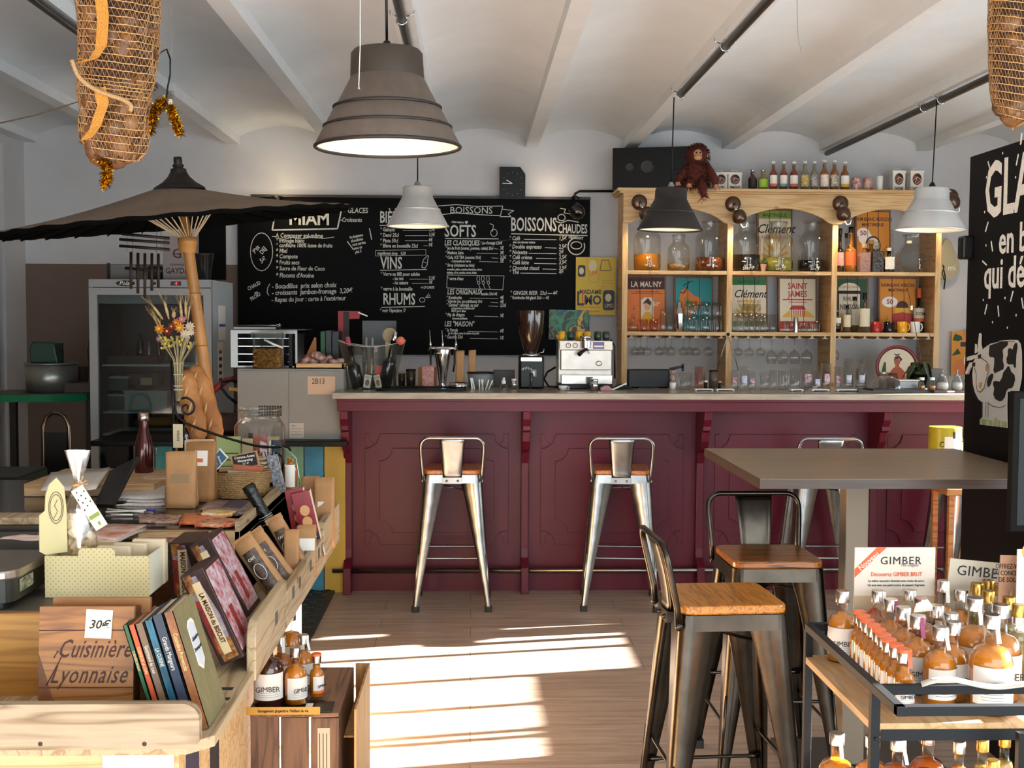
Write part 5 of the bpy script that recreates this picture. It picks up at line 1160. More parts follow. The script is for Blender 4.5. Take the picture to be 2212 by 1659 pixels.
# beer tap tower
Y = 7.08; t = thing('beer_tap', 'chrome beer tap with three thin levers and a tapering column', 'beer tap', pos(956, Y)); h0 = Hh(956, 752, Y)
b = MB(); b.lathe([(.03, 0), (.022, .01), (.022, .03), (.03, .09), (.045, h0-.055), (.052, h0-.01), (.05, h0), (0, h0+.002)], chrome, 28); b.build('column', t)
b = MB(); b.tube([(-.085, -.0, h0-.012), (-.06, -.01, h0), (.06, -.01, h0), (.085, 0, h0-.012)], .009, chrome, 10); b.build('crossbar', t)
for dx in (-.072, .0, .078):
    b = MB(); b.tube([(dx, 0, h0), (dx, 0, h0+.03), (dx, 0, h0+.04), (dx-.004, 0, h0+.105)], [.007, .008, .003, .002], chrome, 8); b.build('lever', t)
for dx in (-.07, .07):
    b = MB(); b.tube([(dx, 0, h0-.01), (dx*1.0, -.005, h0-.09), (dx*.9, -.005, h0-.14)], .006, mat('dark_pipe', '2c2420', .3, .6), 8); b.build('spout', t)
b = MB(); b.lathe([(.036, 0), (.03, .008), (0, .012)], mat('tap_badge', 'e4e0b4', .4, emit=.5), 20, (0, -.032, h0-.03), sy=.5); b.build('badge', t)
# small stock behind the tray
def crate(lab, px0, px1, ytop, Y, m, name='cardboard_box', cat='box', z=BT, dy=.1, bev=.002):
    w = W_(px0, px1, Y); x = pos((px0+px1)/2, Y)[0]; h = at((px0+px1)/2, ytop, Y).z-z
    b = MB(); b.box(-w/2, w/2, 0, dy, 0, h, m); return tag(b.build(name, None, (x, Y, z), bevel=bev), lab, cat)
card_m = mat('cardboard', 'a5774c', .8)
crate('brown cardboard box with a notch behind the beer tap', 903, 942, 794, 7.16, card_m)
def pouch(lab, x0, x1, ytop, Y, m, z=BT, name='paper_bag', fold=True, rz=0, lean=0, depth=.05, prints=(), label_m=None, cat='bag', group=None, yb=None):
    """paper pouch: wide foot, pinched top"""
    if yb: Y = on((x0+x1)/2, yb, z).y
    w = W_(x0, x1, Y); x = at((x0+x1)/2, 840, Y).x; h = at((x0+x1)/2, ytop, Y).z-z
    t = thing(name, lab, cat, (x, Y, z), (lean, 0, rz), group)
    b = MB(); rr = random.Random(int(x0*7+ytop))
    def f(u, v):
        a = 2*PI*u; k = abs(math.cos(a))**.35*(1 if math.cos(a) > 0 else -1); q = abs(math.sin(a))**.5*(1 if math.sin(a) > 0 else -1)
        d = depth*(1-v**1.5)+.003
        return (w/2*k*(1-.04*math.sin(PI*v)), d*q*(1+.05*math.sin(7*v+3*u*6)), h*v+.003*math.sin(9*u)*(v > .9))
    b.grid(f, 24, 8, m); b.box(-w/2*.97, w/2*.97, -depth*.95, depth*.95, 0, .002, m); b.build('body', t, solid=.001)
    if prints or label_m:
        b = MB(Matrix.Translation((0, -depth*1.02-.001, h*.12)) @ Matrix.Rotation(-math.atan2(depth*.7, h*.75), 4, 'X'))
        if label_m: b.box(-w*.3, w*.3, 0, .001, h*.1, h*.55, label_m)
        printit(b, w, h*.8, prints, -.001); b.build('label', t)
    return t
pouch('tall brown paper bag standing beside the beer tap', 984, 1003, 758, 7.12, kraft, depth=.03); pouch('narrow twisted brown paper bag behind the plastic tub', 1012, 1028, 757, 7.16, kraft, depth=.025)
pouch('clear bag of pinkish sausage slices before the beer tap', 910, 938, 790, 7.05, mat('cured_meat', '9a5a54', .5, c2='c09088', vs=70), depth=.03, name='food_bag')
def pot(lab, x0, x1, ytop, Y, m, lid=None, z=BT, name='jar', cat='jar', taper=.9, lidh=.01, group=None, n=20, thing_only=False):
    r = W_(x0, x1, Y)/2; x = at((x0+x1)/2, 840, Y).x; h = at((x0+x1)/2, ytop, Y).z-z
    t = thing(name, lab, cat, (x, Y, z), 0, group); b = MB(); b.lathe([(0, .001), (r*taper, 0), (r, h-(lidh if lid else 0)), (r*.97, h-(lidh if lid else 0))], m, n, cap=False); b.build('body', t)
    if lid: b = MB(); b.lathe([(r*1.04, h-lidh), (r*1.05, h-.001), (r*.9, h), (0, h)], lid, n); b.build('lid', t)
    return t
pot('dark jar with a gold band between the cooler and the cardboard box', 877, 898, 797, 7.1, mat('dark_jar', '2a2018', .3), black_p); pot('small dark jar behind the gold banded jar', 860, 876, 803, 7.2, mat('dark_jar', '', 0), cork)
pot('grey plastic tub with a flat dark lid behind the straws', 1010, 1066, 803, 7.12, mat('tub_grey', '7c8084', .35), black_p, name='plastic_tub', cat='tub'); crate('dark wooden box lying behind the pump bottle', 1066, 1112, 800, 7.2, mat('walnut', '33261e', .5), 'wooden_box', dy=.08)
pot('low bright metal tin beside the straws', 968, 1013, 827, 6.98, chrome, name='metal_tin', cat='tin', taper=1)
for k, (x, a) in enumerate(((1014, .12), (1019, .22))): tag(MB(Tm(0, 0, 0, 0, -a, 0)).box(-.004, .004, 0, .012, 0, .065, wht_p).build('sugar_stick', None, pos(x+6, 6.95)), 'white sugar stick in the leaning pair left of the straws, %s' % ('the nearer the tin' if k == 0 else 'next to the straws'), 'sugar stick')
for k, (x, a) in enumerate(((1036, .05), (1041, -.1), (1049, -.3), (1055, -.42), (1044, .2))): tag(MB(Tm(0, 0, 0, 0, -a, 0)).tube([(0, 0, 0), (0, 0, .06)], .004, wht_p, 6).build('paper_straw', None, pos(x, 6.9)), ('upright paper straw at the left of the loose bundle', 'paper straw tilted left in the loose bundle', 'paper straw tilted far right in the loose bundle', 'paper straw nearest the pump bottle, almost lying', 'paper straw in the middle leaning the other way')[k], 'straw', 'loose bundle of paper straws')
t = thing('pump_bottle', 'small clear bottle with a white pump left of the coffee grinder', 'bottle', pos(1088, 6.92)); b = MB(); b.lathe([(.02, 0), (.02, .025), (.01, .035)], gl, 14); b.build('body', t); b = MB(); b.lathe([(.012, .034), (.013, .05), (.007, .055), (.007, .062), (.01, .068), (0, .07)], wht_p, 12); b.build('pump', t)
pot('little chrome shaker between pump bottle and coffee grinder', 1105, 1115, 818, 6.95, chrome, wht_p, name='salt_shaker', cat='shaker', taper=1)
# coffee grinder
Y = 7.08; t = thing('coffee_grinder', 'black coffee grinder with a tall smoked bean hopper', 'grinder', pos(1146, Y)); h = Hh(1146, 768, Y); ht = Hh(1146, 671, Y)
b = MB(); b.box(-.07, .075, -.08, .1, 0, h, black_p); b.build('body', t, bevel=.012)
b = MB(); b.lathe([(.03, h+.01), (.04, h+.03), (.07, h+.13), (.078, ht-.02), (.077, ht)], mat('smoked_hopper', '2c1a12', .15, coat=.5), 24); b.build('hopper', t)
b = MB(); b.lathe([(.055, h), (.055, h+.008), (.04, h+.012), (.03, h+.02)], chrome, 24); b.tube([(.045, 0, h+.015), (.075, 0, h+.02), (.078, 0, h+.04)], .004, chrome, 6); b.box(-.06, .06, -.083, -.08, h-.03, h-.01, chrome); b.build('collar', t)
b = MB()
for k in range(7): b.box(-.055+k*.009, -.052+k*.009, -.0815, -.08, h-.075-abs(k-3)*.003, h-.062-abs(k-3)*.003, white)
b.box(.0, .03, -.0815, -.08, h-.12, h-.08, grey_p); b.box(.008, .02, -.082, -.0812, h-.115, h-.09, white); b.build('markings', t)
b = MB(); b.tube([(-.005, -.09, 0), (0, -.1, .05), (.0, -.09, .09)], [.008, .007, .012], mat('lever_grey', '4a4a4c', .3, .5), 8); b.build('dosing_lever', t)
# espresso machine
Y = 7.05; x0, x1 = pos(1206, Y)[0], pos(1322, Y)[0]; w = x1-x0; t = thing('espresso_machine', 'steel espresso machine with cups on its warming tray', 'coffee machine', ((x0+x1)/2, Y, BT)); h = Hh(1264, 733, Y)
st = mat('machine_steel', '9c938a', .28, .85, var=.12, vs=12)
b = MB(); b.box(-w/2, w/2, -.02, .2, 0, .03, black_p); b.box(-w/2, w/2, .03, .2, .03, h-.005, st); b.box(-w/2+.01, w/2-.01, -.04, .03, .11, h-.06, st); b.build('body', t, bevel=.004)
b = MB(); b.box(-w/2+.01, w/2-.01, -.09, .03, .03, .085, mat('drip_tray', 'a8a29a', .1, 1.0)); b.build('drip_tray', t, bevel=.003)
b = MB(); b.box(-w/2+.005, w/2-.005, -.045, -.035, h-.06, h-.01, mat('machine_panel', 'c9c0b0', .35, .3)); b.build('control_panel', t)
for dx in (-.105, -.065):
    b = MB(); b.tube([(dx+.013*math.cos(a*PI/8), -.047, h-.035+.013*math.sin(a*PI/8)) for a in range(16)], .002, ink, 5, closed=True); b.box(dx-.001, dx+.001, -.047, -.046, h-.035, h-.025, ink); b.build('gauge', t)
b = MB(); b.tube([(.075+.016*math.cos(a*PI/8), -.043, .15+.012*math.sin(a*PI/8)) for a in range(16)], .003, st, 5, closed=True); b.build('badge', t)
b = MB(); b.lathe([(.028, h-.05), (.03, h-.01), (.03, h+.005), (.034, h+.01), (.034, h+.022), (0, h+.024)], chrome, 20, (-.005, -.07, 0)); b.build('group_head', t)
b = MB(); b.tube([(-.005, -.09, h-.055), (-.03, -.12, h-.07), (-.05, -.14, h-.085)], [.01, .01, .013], black_p, 8); b.tube([(.005, -.09, h-.055), (.012, -.1, h-.08)], .005, chrome, 6); b.build('portafilter', t)
b = MB(); b.box(.04, .105, -.049, -.044, h-.055, h-.015, mat('purple_card', '6c6696', .5)); b.box(.045, .1, -.05, -.048, h-.045, h-.035, white); b.build('notice', t)
b = MB(); b.tube([(w/2-.01, 0, h), (w/2+.012, -.01, h-.04), (w/2+.015, -.01, .06)], .005, black_p, 6); b.build('steam_wand', t)
cy_, cg_ = mat('cup_yellow', 'c99a1c', .3), mat('cup_green', '2a3a2c', .3)
for px, m_, nm in ((1213, cy_, 'yellow cup at the left end on the espresso machine'), (1232, cg_, 'dark green cup beside the leftmost yellow one on the espresso machine'), (1250, cy_, 'yellow cup in the middle on the espresso machine'), (1268, cy_, 'yellow cup on the right of the yellow pair, on the espresso machine'), (1290, cg_, 'dark green cup, left of the right pair on the espresso machine'), (1308, cg_, 'dark green cup at the right end on the espresso machine')):
    p_ = pos(px, Y+.03, BT+h-.005); b = MB(); b.lathe([(0, .0), (.019, 0), (.022, .02), (.021, .048), (.014, .052), (0, .052)], m_, 16, cap=False); tag(b.build('coffee_cup', None, p_), nm, 'cup', 'cups warming on the espresso machine')
tag(MB().tube([pos(1200, 7.2, BT+.12), pos(1182, 7.2, BT+.09), pos(1175, 7.15, BT+.05), pos(1185, 7.1, BT+.01), pos(1210, 7.1, BT+.005)], .006, black_p, 8).build('power_cable'), 'thick black cable looping between grinder and espresso machine', 'cable')
t = thing('espresso_cup', 'small white cup with handle before the espresso machine', 'cup', pos(1216, 6.85)); b = MB(); b.lathe([(0, .001), (.014, 0), (.024, .016), (.026, .028), (.024, .028)], wht_p, 16, cap=False); b.build('cup', t, rot=(0, 0, 0)); b = MB(); b.tube([(.024, 0, .022), (.036, 0, .02), (.034, 0, .008), (.02, 0, .006)], .003, wht_p, 6); b.build('handle', t)
pot('chrome tamper standing before the espresso machine', 1275, 1292, 818, 6.82, chrome, chrome, name='tamper', cat='tamper', taper=1.0)
b = MB(); b.prism([(-.03, 0), (.035, 0), (.032, .015), (.015, .03), (-.008, .028), (-.032, .016)], -.02, .02, mat('pink_cloth', 'b9848a', .8)); tag(b.build('cleaning_cloth', None, pos(1308, 6.84), bevel=.004), 'folded pink cloth on the bar before the espresso machine', 'cloth')
b = MB(); b.bar((0, 0, .005), (.075, 0, .04), .014, .008, wht_p); b.bar((-.02, 0, 0.004), (.0, 0, .006), .02, .006, wht_p); tag(b.build('scraper', None, pos(1325, 6.9)), 'white plastic scraper leaning beside the pink cloth', 'scraper')
b = MB(); b.prism([(-.05, 0), (.08, 0), (.06, .012), (0, .03), (-.03, .02)], -.03, .04, mat('black_cloth', '14120f', .8)); tag(b.build('black_cloth', None, pos(1342, 7.0), bevel=.006), 'crumpled black cloth left of the black monitor', 'cloth')
t = thing('cash_monitor', 'black monitor back standing on the bar before the left shelf bay', 'monitor', pos(1400, 7.1)); w = W_(1354, 1445, 7.1); b = MB(); b.box(-w/2, w/2, -.02, .03, .002, Hh(1400, 797, 7.1), black_p); b.build('screen', t, bevel=.008); b = MB(); b.box(-.06, .06, -.03, .07, 0, .006, black_p); b.build('foot', t)
t = thing('ice_hammer', 'black handled tool leaning on the brown tin', 'tool', pos(1453, 7.16)); b = MB(); b.bar((-.02, 0, Hh(1453, 793, 7.16)-.012), (.06, 0, Hh(1453, 790, 7.16)-.004), .02, .016, black_p); b.box(.052, .066, -.01, .01, .1, .145, black_p); b.build('handle', t)
b = MB(); b.box(-.01, .01, -.005, .005, 0, .11, black_p); b.build('shaft', t)
pot('brown tin with white print beside the monitor', 1446, 1460, 800, 7.08, mat('brown_tin', '5a231a', .4, c2='b8a89a', vs=40), name='cocoa_tin', cat='tin', taper=1); pot('small white cup beside the brown tin', 1446, 1460, 826, 6.98, wht_p, name='paper_cup', cat='cup')
def bg(lab, x0, x1, ytop, Y=7.05, m=None, fl=0, logo=None, up=True, grp='glasses standing on the bar', base=True, taper=1.15):
    r = W_(x0, x1, Y)/2; r0, r1 = (r/taper, r) if up else (r, r/taper); make_glass(lab, pos((x0+x1)/2, Y), Hh((x0+x1)/2, ytop, Y), r0, r1, m or gl, grp, 16, flutes=fl, logo=logo)
bg('large fluted tumbler on the bar beside the white cup', 1465, 1494, 805, fl=10); bg('tall pink glass stack on the bar before the left bay', 1500, 1522, 792, m=glp, fl=6, taper=1.03)
pot('dark lidded grinder jar on the bar before the shelf divider', 1531, 1552, 799, 7.1, mat('pepper_jar', '6a584c', .25, trans=.4), black_p, name='spice_jar', taper=1)
pot('tiny black bottle beside the pink glass', 1521, 1528, 822, 6.95, black_p, white, name='flavour_bottle', cat='bottle'); pot('tiny black bottle with gold cap before the spice jar', 1551, 1558, 823, 6.95, black_p, cork, name='flavour_bottle', cat='bottle')
for k, (a, c) in enumerate(((1500, 1540), (1546, 1585), (1707, 1734), (1752, 1790), (1806, 1850))):
    w = W_(a, c, 6.86); b = MB(); b.box(-w/2, w/2, -.02, .04, 0.001, .012, wht_p); b.box(-w/2+.01, w/2-.01, -.022, -.015, 0.001, .006, black_p); tag(b.build('drip_mat', None, pos((a+c)/2, 6.86), bevel=.002), ('white plastic rack foot on the bar, %s counted from the left' % ORD[k]), 'glass rack', 'white rack feet on the bar')
lred = mat('glass_logo_red', 'a8323a', .5, c2='dcd4e0', vs=60); lblu = mat('glass_logo_blue', '8a90b8', .5, c2='dcdcec', vs=60)
bg('straight glass with faded red logo, first right of the divider', 1578, 1594, 798, logo=lred, taper=1.03); bg('bright tall glass with blue logo standing in front', 1597, 1616, 791, Y=6.98, logo=lblu, taper=1.04); bg('glass with red and dark logo beside the bright tall one', 1616, 1632, 802, logo=lred, taper=1.05)
bg('wide cut glass bowl in the middle of the bar glasses', 1640, 1662, 803, fl=6); bg('plain glass beside the wide cut glass bowl', 1661, 1677, 800, taper=1.02); bg('fluted glass in the middle of the bar glasses', 1680, 1704, 801, fl=10, taper=1.05); bg('rounded jar glass with folded rim', 1706, 1728, 796, taper=1.0)
bg('tall glass with red shield logo', 1729, 1756, 787, Y=7.15, logo=lred, taper=1.08); bg('short bright glass with blue logo', 1755, 1773, 802, Y=6.96, logo=lblu, taper=1.05); bg('wide glass with deep red logo left of the right divider', 1773, 1795, 785, logo=lred, taper=1.1); bg('straight glass with dark red logo before the right divider', 1801, 1817, 792, logo=lred, taper=1.05)
for k, (a, c) in enumerate(((1820, 1842), (1847, 1871))):
    for j in range(3):
        r = W_(a, c, 7.0)/2; z = BT+j*.018; make_glass('beaker %s in the %s stack of upturned beakers' % (('at the bottom', 'in the middle', 'on top')[j], ('left', 'right')[k]), (pos((a+c)/2, 7)[0], 7.0, z), Hh(1830, 775, 7.0)-.036, r*1.0, r*.8, gl, 'stacked upturned beakers', 16, logo=lblu if j == 0 else None)
# right end of the bar
t = thing('slate_tray', 'flat dark slate plates lying at the right end of the bar', 'tray', pos(1935, 6.85)); w = W_(1840, 2030, 6.85); b = MB(); b.prism([(-w/2, -.1), (w/2, -.1), (w/2-.02, .14), (-w/2+.05, .14)], 0.001, .008, mat('slate', '1c1a1c', .35), 'xy'); b.build('lower_plate', t); b = MB(); b.prism([(-w/2+.1, -.06), (w/2-.03, -.07), (w/2-.06, .12), (-w/2+.1, .12)], .008, .014, mat('slate', '', 0), 'xy'); b.build('upper_plate', t)
t = thing('cake_dome', 'clear glass cake dome on the slate tray', 'cake dome', pos(1914, 6.95, BT+.014)); r = W_(1880, 1950, 6.95)/2; hd = .075
b = MB(); b.lathe([(r*math.cos(a*PI/16), hd*math.sin(a*PI/16)) for a in range(9)], gl, 28, cap=False); b.build('dome', t); b = MB(); b.ball((0, 0, hd+.01), .01, gl, 10); b.build('knob', t)
t = thing('lidded_box', 'clear food box with white lid beside the cake dome', 'box', pos(1958, 6.92, BT+.014)); b = MB(); b.box(-.055, .055, -.04, .04, 0, .045, mat('box_clear', 'b0b4b8', .2, trans=.5)); b.build('body', t, bevel=.004); b = MB(); b.box(-.06, .06, -.045, .045, .045, .052, wht_p); b.build('lid', t, bevel=.002)
pot('greenish glass jar behind the cake dome', 1898, 1918, 803, 7.15, mat('jar_murky', '9a8f7c', .2, trans=.4), chrome); pot('brown glass carafe behind the cake dome', 1918, 1938, 806, 7.1, mat('brown_carafe', '6a4232', .15, trans=.4), None, name='carafe', cat='carafe', taper=1.1)
# round picture tray leaning in the right bay
p_ = at(1937, 840, 8.3); r = W_(1889, 1985, 8.3)/2; zc = at(1937, 793, 8.3).z
t = thing('round_tray', 'round maroon tray with a portrait of a woman, leaning in the right bay', 'tray', (p_.x, 8.3, zc), (-.1, 0, 0)); b = MB(Matrix.Rotation(PI/2, 4, 'X')); b.lathe([(r*.84, 0), (r*.86, .006), (r*.98, .012), (r, .008), (r, 0), (r*.97, -.002)], mat('tray_maroon', '6e1e22', .35), 40, cap=False); b.build('rim', t)
b = MB(); b.prism([(r*.85*math.cos(a*PI/16), r*.85*math.sin(a*PI/16)) for a in range(32)], 0, .004, cre); printit(b, 2*r, 2*r, [], 0)
S_ = Matrix.Translation((-r, 0, -r)); bb = MB(Matrix.Translation((0, -.001, -r)))
printit(bb, 2*r, 2*r, [('e', .5, .62, .07, .08, mat('portrait_skin', 'a8523a', .6)), ('p', [(.42, .64), (.45, .74), (.55, .76), (.62, .68), (.58, .62), (.55, .7), (.46, .68)], mar), ('p', [(.47, .76), (.42, .81), (.5, .79), (.58, .81), (.53, .76)], mar), ('p', [(.46, .56), (.54, .56), (.56, .48), (.44, .48)], mat('portrait_skin', '', 0)), ('p', [(.3, .15), (.32, .38), (.42, .49), (.58, .49), (.68, .38), (.7, .15)], mat('portrait_dress', 'a84a2c', .6)), ('p', [(.12, .35), (.2, .62), (.24, .6), (.24, .2)], dgr)])
b.v += [tuple(v) for v in bb.v]; k_ = len(b.v)-len(bb.v)
for f, mi_, s_ in zip(bb.f, bb.mi, bb.sm): b.f.append([i+k_ for i in f]); b.mi.append(b.m(bb.mats[mi_])); b.sm.append(s_)
b.build('portrait', t)
# orchid plant
t = thing('orchid', 'orchid with broad drooping leaves in a dark pot on the bar', 'plant', pos(1982, 7.1)); lf = mat('orchid_leaf', '33401c', .35, var=.3, vs=14)
b = MB(); b.lathe([(.045, 0), (.06, .09), (.063, .092), (.055, .09)], black_p, 20); b.build('pot', t)
for (a, l, dz) in ((2.9, .1, .03), (3.6, .09, .04), (.3, .1, .05), (-.8, .07, .05), (1.6, .08, .05), (-1.7, .07, .02)):
    b = MB(); dx, dy = math.cos(a), math.sin(a)
    def leaf(u, v): s = u; w2 = .028*math.sin(PI*min(1, s*.95+.05))**.6; z = .09+dz*math.sin(PI*.8*s)*2-.09*s*s; c = (2*v-1)*w2; return (dx*l*s-dy*c, dy*l*s+dx*c, z-abs(2*v-1)*.006)
    b.grid(leaf, 8, 4, lf); b.build('leaf', t, solid=.002)
o_ = Vector(pos(1982, 7.1)); b = MB(); b.tube([Vector((0, 0, .09)), at(1988, 770, 7.1)-o_, at(1974, 690, 7.1)-o_, at(1960, 620, 7.1)-o_], [.004, .003, .002, .0015], mat('orchid_stem', '3a241a', .6), 6); b.box(*[v for v in (at(1969, 664, 7.1).x-o_.x-.006, at(1969, 664, 7.1).x-o_.x+.006, -.004, .004, at(1969, 670, 7.1).z-BT, at(1969, 660, 7.1).z-BT)], wht_p); b.build('flower_spike', t)
b = MB(); b.tube([at(2007, 790, 7.1)-o_, at(2005, 760, 7.1)-o_, at(2012, 735, 7.1)-o_, at(2006, 715, 7.1)-o_], .0015, mat('orchid_stem', '', 0), 5); b.build('dry_spike', t)
crate('grey metal container behind the small orange bottles', 2000, 2040, 797, 7.15, mat('bar_caddy', '4e4a48', .4), 'metal_container', 'container')
for k, (a, c) in enumerate(((1984, 1998), (2006, 2021))):
    make_bottle('syrup_bottle', 'small bottle with white cap and orange syrup, %s of the pair on the bar' % ('left' if k == 0 else 'right'), pos((a+c)/2, 6.82), Hh(1990, 815, 6.82), W_(a, c, 6.82)/2, .011, .02, gl, am, .45, wht_p, .012, .014, group='orange syrup bottles on the bar', sh=.02)
pot('tiny white capped vial between the orange bottles', 1997, 2003, 838, 6.8, gl, wht_p, name='vial', cat='vial')
for k, (a, c) in enumerate(((2022, 2050), (2055, 2080), (2080, 2102))):
    Y = 6.98; r = W_(a, c, Y)/2; hh = .085; t = thing('sugar_pourer', 'glass sugar pourer with steel spout, %s in the group at the end of the bar' % ('left', 'middle', 'right')[k], 'sugar pourer', pos((a+c)/2, Y), 0, 'sugar pourers at the right end of the bar')
    b = MB(); b.lathe([(r*.8, 0), (r, .02), (r*.9, .05), (r*.55, hh-.01), (r*.55, hh)], gl, 18); b.build('jar', t); b = MB(); b.lathe([(0, .003), (r*.75, .003), (r*.94, .02), (r*.85, .045), (0, .05)], mat('sugar', 'f0ece4', .8), 18, cap=False); b.build('sugar', t)
    b = MB(); b.lathe([(r*.58, hh), (r*.5, hh+.012), (.006, hh+.016), (.004, hh+.035)], chrome, 16); b.build('spout', t)
b = MB(); b.bar((-.09, 0, .008), (.1, 0, .008), .03, .014, mat('knife_handle', '4a2a20', .4)); b.bar((-.02, -.02, .01), (.13, .03, .006), .02, .008, wht_p); tag(b.build('knives', None, pos(2050, 6.72)), 'brown handled knife lying beside a white cloth before the sugar pourers', 'knife')
# yellow tin behind the table
t = thing('side_stool', 'wooden stool behind the high table carrying the yellow tin', 'stool', (at(2078, 1070, 6.35).x, 6.35, 0)); ow = wood('orange_wood', 'd08a48', 'a8642c', 0, 1.2, .4)
b = MB(); b.box(-.13, .06, -.12, .14, .655, .69, ow); b.build('seat', t, bevel=.004)
for sx_ in (-.1, .03):
    for sy_ in (-.1, .12): b = MB(); b.box(sx_-.014, sx_+.014, sy_-.014, sy_+.014, 0, .655, ow); b.build('leg', t)
t = thing('yellow_tin', 'large yellow tin with a pale round label behind the high table', 'tin', (at(2044, 970, 6.35).x, 6.37, .69)); hh = at(2044, 922, 6.35).z-.69; r = .085
b = MB(); b.lathe([(r, 0), (r*1.02, .006), (r, .01), (r, hh-.01), (r*1.02, hh-.004), (r*.97, hh)], mat('tin_yellow', 'b5a420', .35), 32); band(b, r+.001, hh*.25, hh*.85, white, .75, -PI/2+.35); band(b, r+.0015, hh*.82, hh*.93, ink, .14, -PI/2+.25); b.text('NOTES', .03, ink, Tm(.03, -r-.004, hh*.6), sx=.8); b.tube([(-.045+.013*math.cos(a*PI/6), -r*.88-.002, hh*.72+.013*math.sin(a*PI/6)) for a in range(12)], .002, ink, 5, closed=True); b.build('tin_body', t)
b = MB(); b.prism([(-.06, 0), (.08, 0), (.07, .07), (.03, .11), (-.02, .08)], -.02, .04, mat('light_plastic', 'cfdbe4', .3)); tag(b.build('plastic_bag', None, (at(2090, 960, 6.4).x+.02, 6.45, .85), bevel=.01), 'crumpled pale plastic bag beside the yellow tin', 'bag')
UY = 5.6; k = UY/F
top = at(388, 405, UY); rimc = at(378, 475, UY); R_ = 374*k
foot = Vector((at(452, 900, UY).x, UY+.02, 0.0))
foot.x = top.x+(top.z)*0.124
ax = (top-foot).normalized()
t = thing('parasol', 'large brown paper parasol on a leaning bamboo pole', 'parasol', foot)
tilt = Matrix.Translation(rimc-foot) @ Matrix.Rotation(math.radians(-5.7), 4, 'Y') @ Matrix.Rotation(math.radians(3.7), 4, 'X')
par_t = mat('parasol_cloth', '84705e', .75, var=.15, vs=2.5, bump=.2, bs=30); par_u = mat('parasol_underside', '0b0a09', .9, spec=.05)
Hc = 0.165; NR = 28
def cone(u, v, dz=0):
    a = 2*PI*u; r = R_*v; sc_ = 1-0.012*(0.5-0.5*math.cos(a*NR))*v
    return (r*sc_*math.cos(a), r*sc_*math.sin(a), Hc*(1-v)**1.12-0.012*math.sin(PI*v)+dz-0.006*(0.5-0.5*math.cos(a*NR))*v)
b = MB(tilt); b.grid(lambda u, v: cone(u, v), NR*6, 14, par_t); b.build('canopy', t)
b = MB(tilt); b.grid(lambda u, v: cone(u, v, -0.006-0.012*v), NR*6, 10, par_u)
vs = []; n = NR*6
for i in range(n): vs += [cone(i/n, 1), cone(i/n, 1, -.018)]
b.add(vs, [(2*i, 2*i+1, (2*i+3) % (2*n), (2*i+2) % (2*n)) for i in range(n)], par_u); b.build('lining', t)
bam = mat('bamboo', 'b07a3c', .4, var=.25, vs=8); bam2 = mat('bamboo_strip', 'c9b494', .5); dkw = mat('dark_finial', '1c1310', .5, var=.3, vs=20)
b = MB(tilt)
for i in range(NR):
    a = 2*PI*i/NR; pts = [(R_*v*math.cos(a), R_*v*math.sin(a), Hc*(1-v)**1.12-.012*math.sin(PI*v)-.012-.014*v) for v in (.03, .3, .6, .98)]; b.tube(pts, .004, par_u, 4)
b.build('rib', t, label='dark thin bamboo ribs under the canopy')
hub = at(405, 520, UY)-foot; hub2 = at(398, 470, UY)-foot
for i in range(NR):
    a = 2*PI*i/NR; e = tilt @ Vector((R_*.27*math.cos(a), R_*.27*math.sin(a), Hc*.62-.02)); s_ = hub+Vector((.03*math.cos(a), .03*math.sin(a), .01))
    b = MB(); b.tube([s_, e], .0028, bam2, 5); b.build('strut', t)
b = MB(Matrix.Translation(hub)); b.lathe([(.034, -.055), (.04, -.045), (.04, -.02), (.044, -.015), (.044, .01), (.036, .014)], bam, 24); b.build('hub_collar', t)
b = MB(); P = [Vector((0, 0, 0)), (hub*.5), hub, hub2+(hub2-hub)*.5]
P = [Vector((0, 0, 0)).lerp(hub, i/8) for i in range(9)]+[hub+(hub2-hub).normalized()*.15]
rad = []; 
b.tube(P, [.032, .031, .031, .030, .030, .029, .028, .026, .025, .02], bam, 16)
for i in (4, 5, 6, 7): 
    c_ = P[i]; b.tube([c_+Vector((.0305*math.cos(q*PI/8), .0305*math.sin(q*PI/8), 0)) for q in range(16)], .0018, mat('bamboo_node', '7c5226', .5), 5, closed=True)
b.build('pole', t)
b = MB(); b.lathe([(.2, 0), (.2, .05), (.04, .06), (.04, .2)], mat('stand_iron', '2a2624', .5, .5), 24); b.build('base', t)
b = MB(Matrix.Translation(top-foot+Vector((0, 0, -.012))) @ Matrix.Rotation(math.radians(-3), 4, 'Y'))
b.lathe([(.118, 0), (.115, .01), (.075, .035), (.05, .06), (.036, .085), (.036, .095), (.022, .1), (.026, .112), (.016, .125), (.02, .128), (.018, .15), (.0, .151)], dkw, 20); b.build('finial', t)
FX0, FX1 = X(205, 7.1), X(463, 7.1); FZ = at(330, 604, 7.1).z
t = thing('glass_fridge', 'tall glass door fridge in pale grey at the left of the bar', 'fridge', ((FX0+FX1)/2, 7.1, 0)); fw = (FX1-FX0)/2
fg = mat('fridge_grey', '8b8d8e', .45); fd = mat('fridge_dark', '2a3032', .5); sl = mat('fridge_side', 'b4bcc2', .4)
b = MB()
b.box(-fw, -fw+.03, 0.02, .62, .1, FZ, sl); b.box(fw-.03, fw, 0.02, .62, .1, FZ, sl); b.box(-fw+.031, fw-.031, .58, .619, .1, FZ-.01, fd); b.box(-fw+.031, fw-.031, .021, .57, FZ-.14, FZ-.001, fg); b.box(-fw+.031, fw-.031, .021, .619, FZ-.01, FZ-.0005, fg); b.box(-fw+.031, fw-.031, .021, .57, .1, .62, fd); b.box(-fw+.03, fw-.03, .5, .57, .62, FZ-.14, fd)
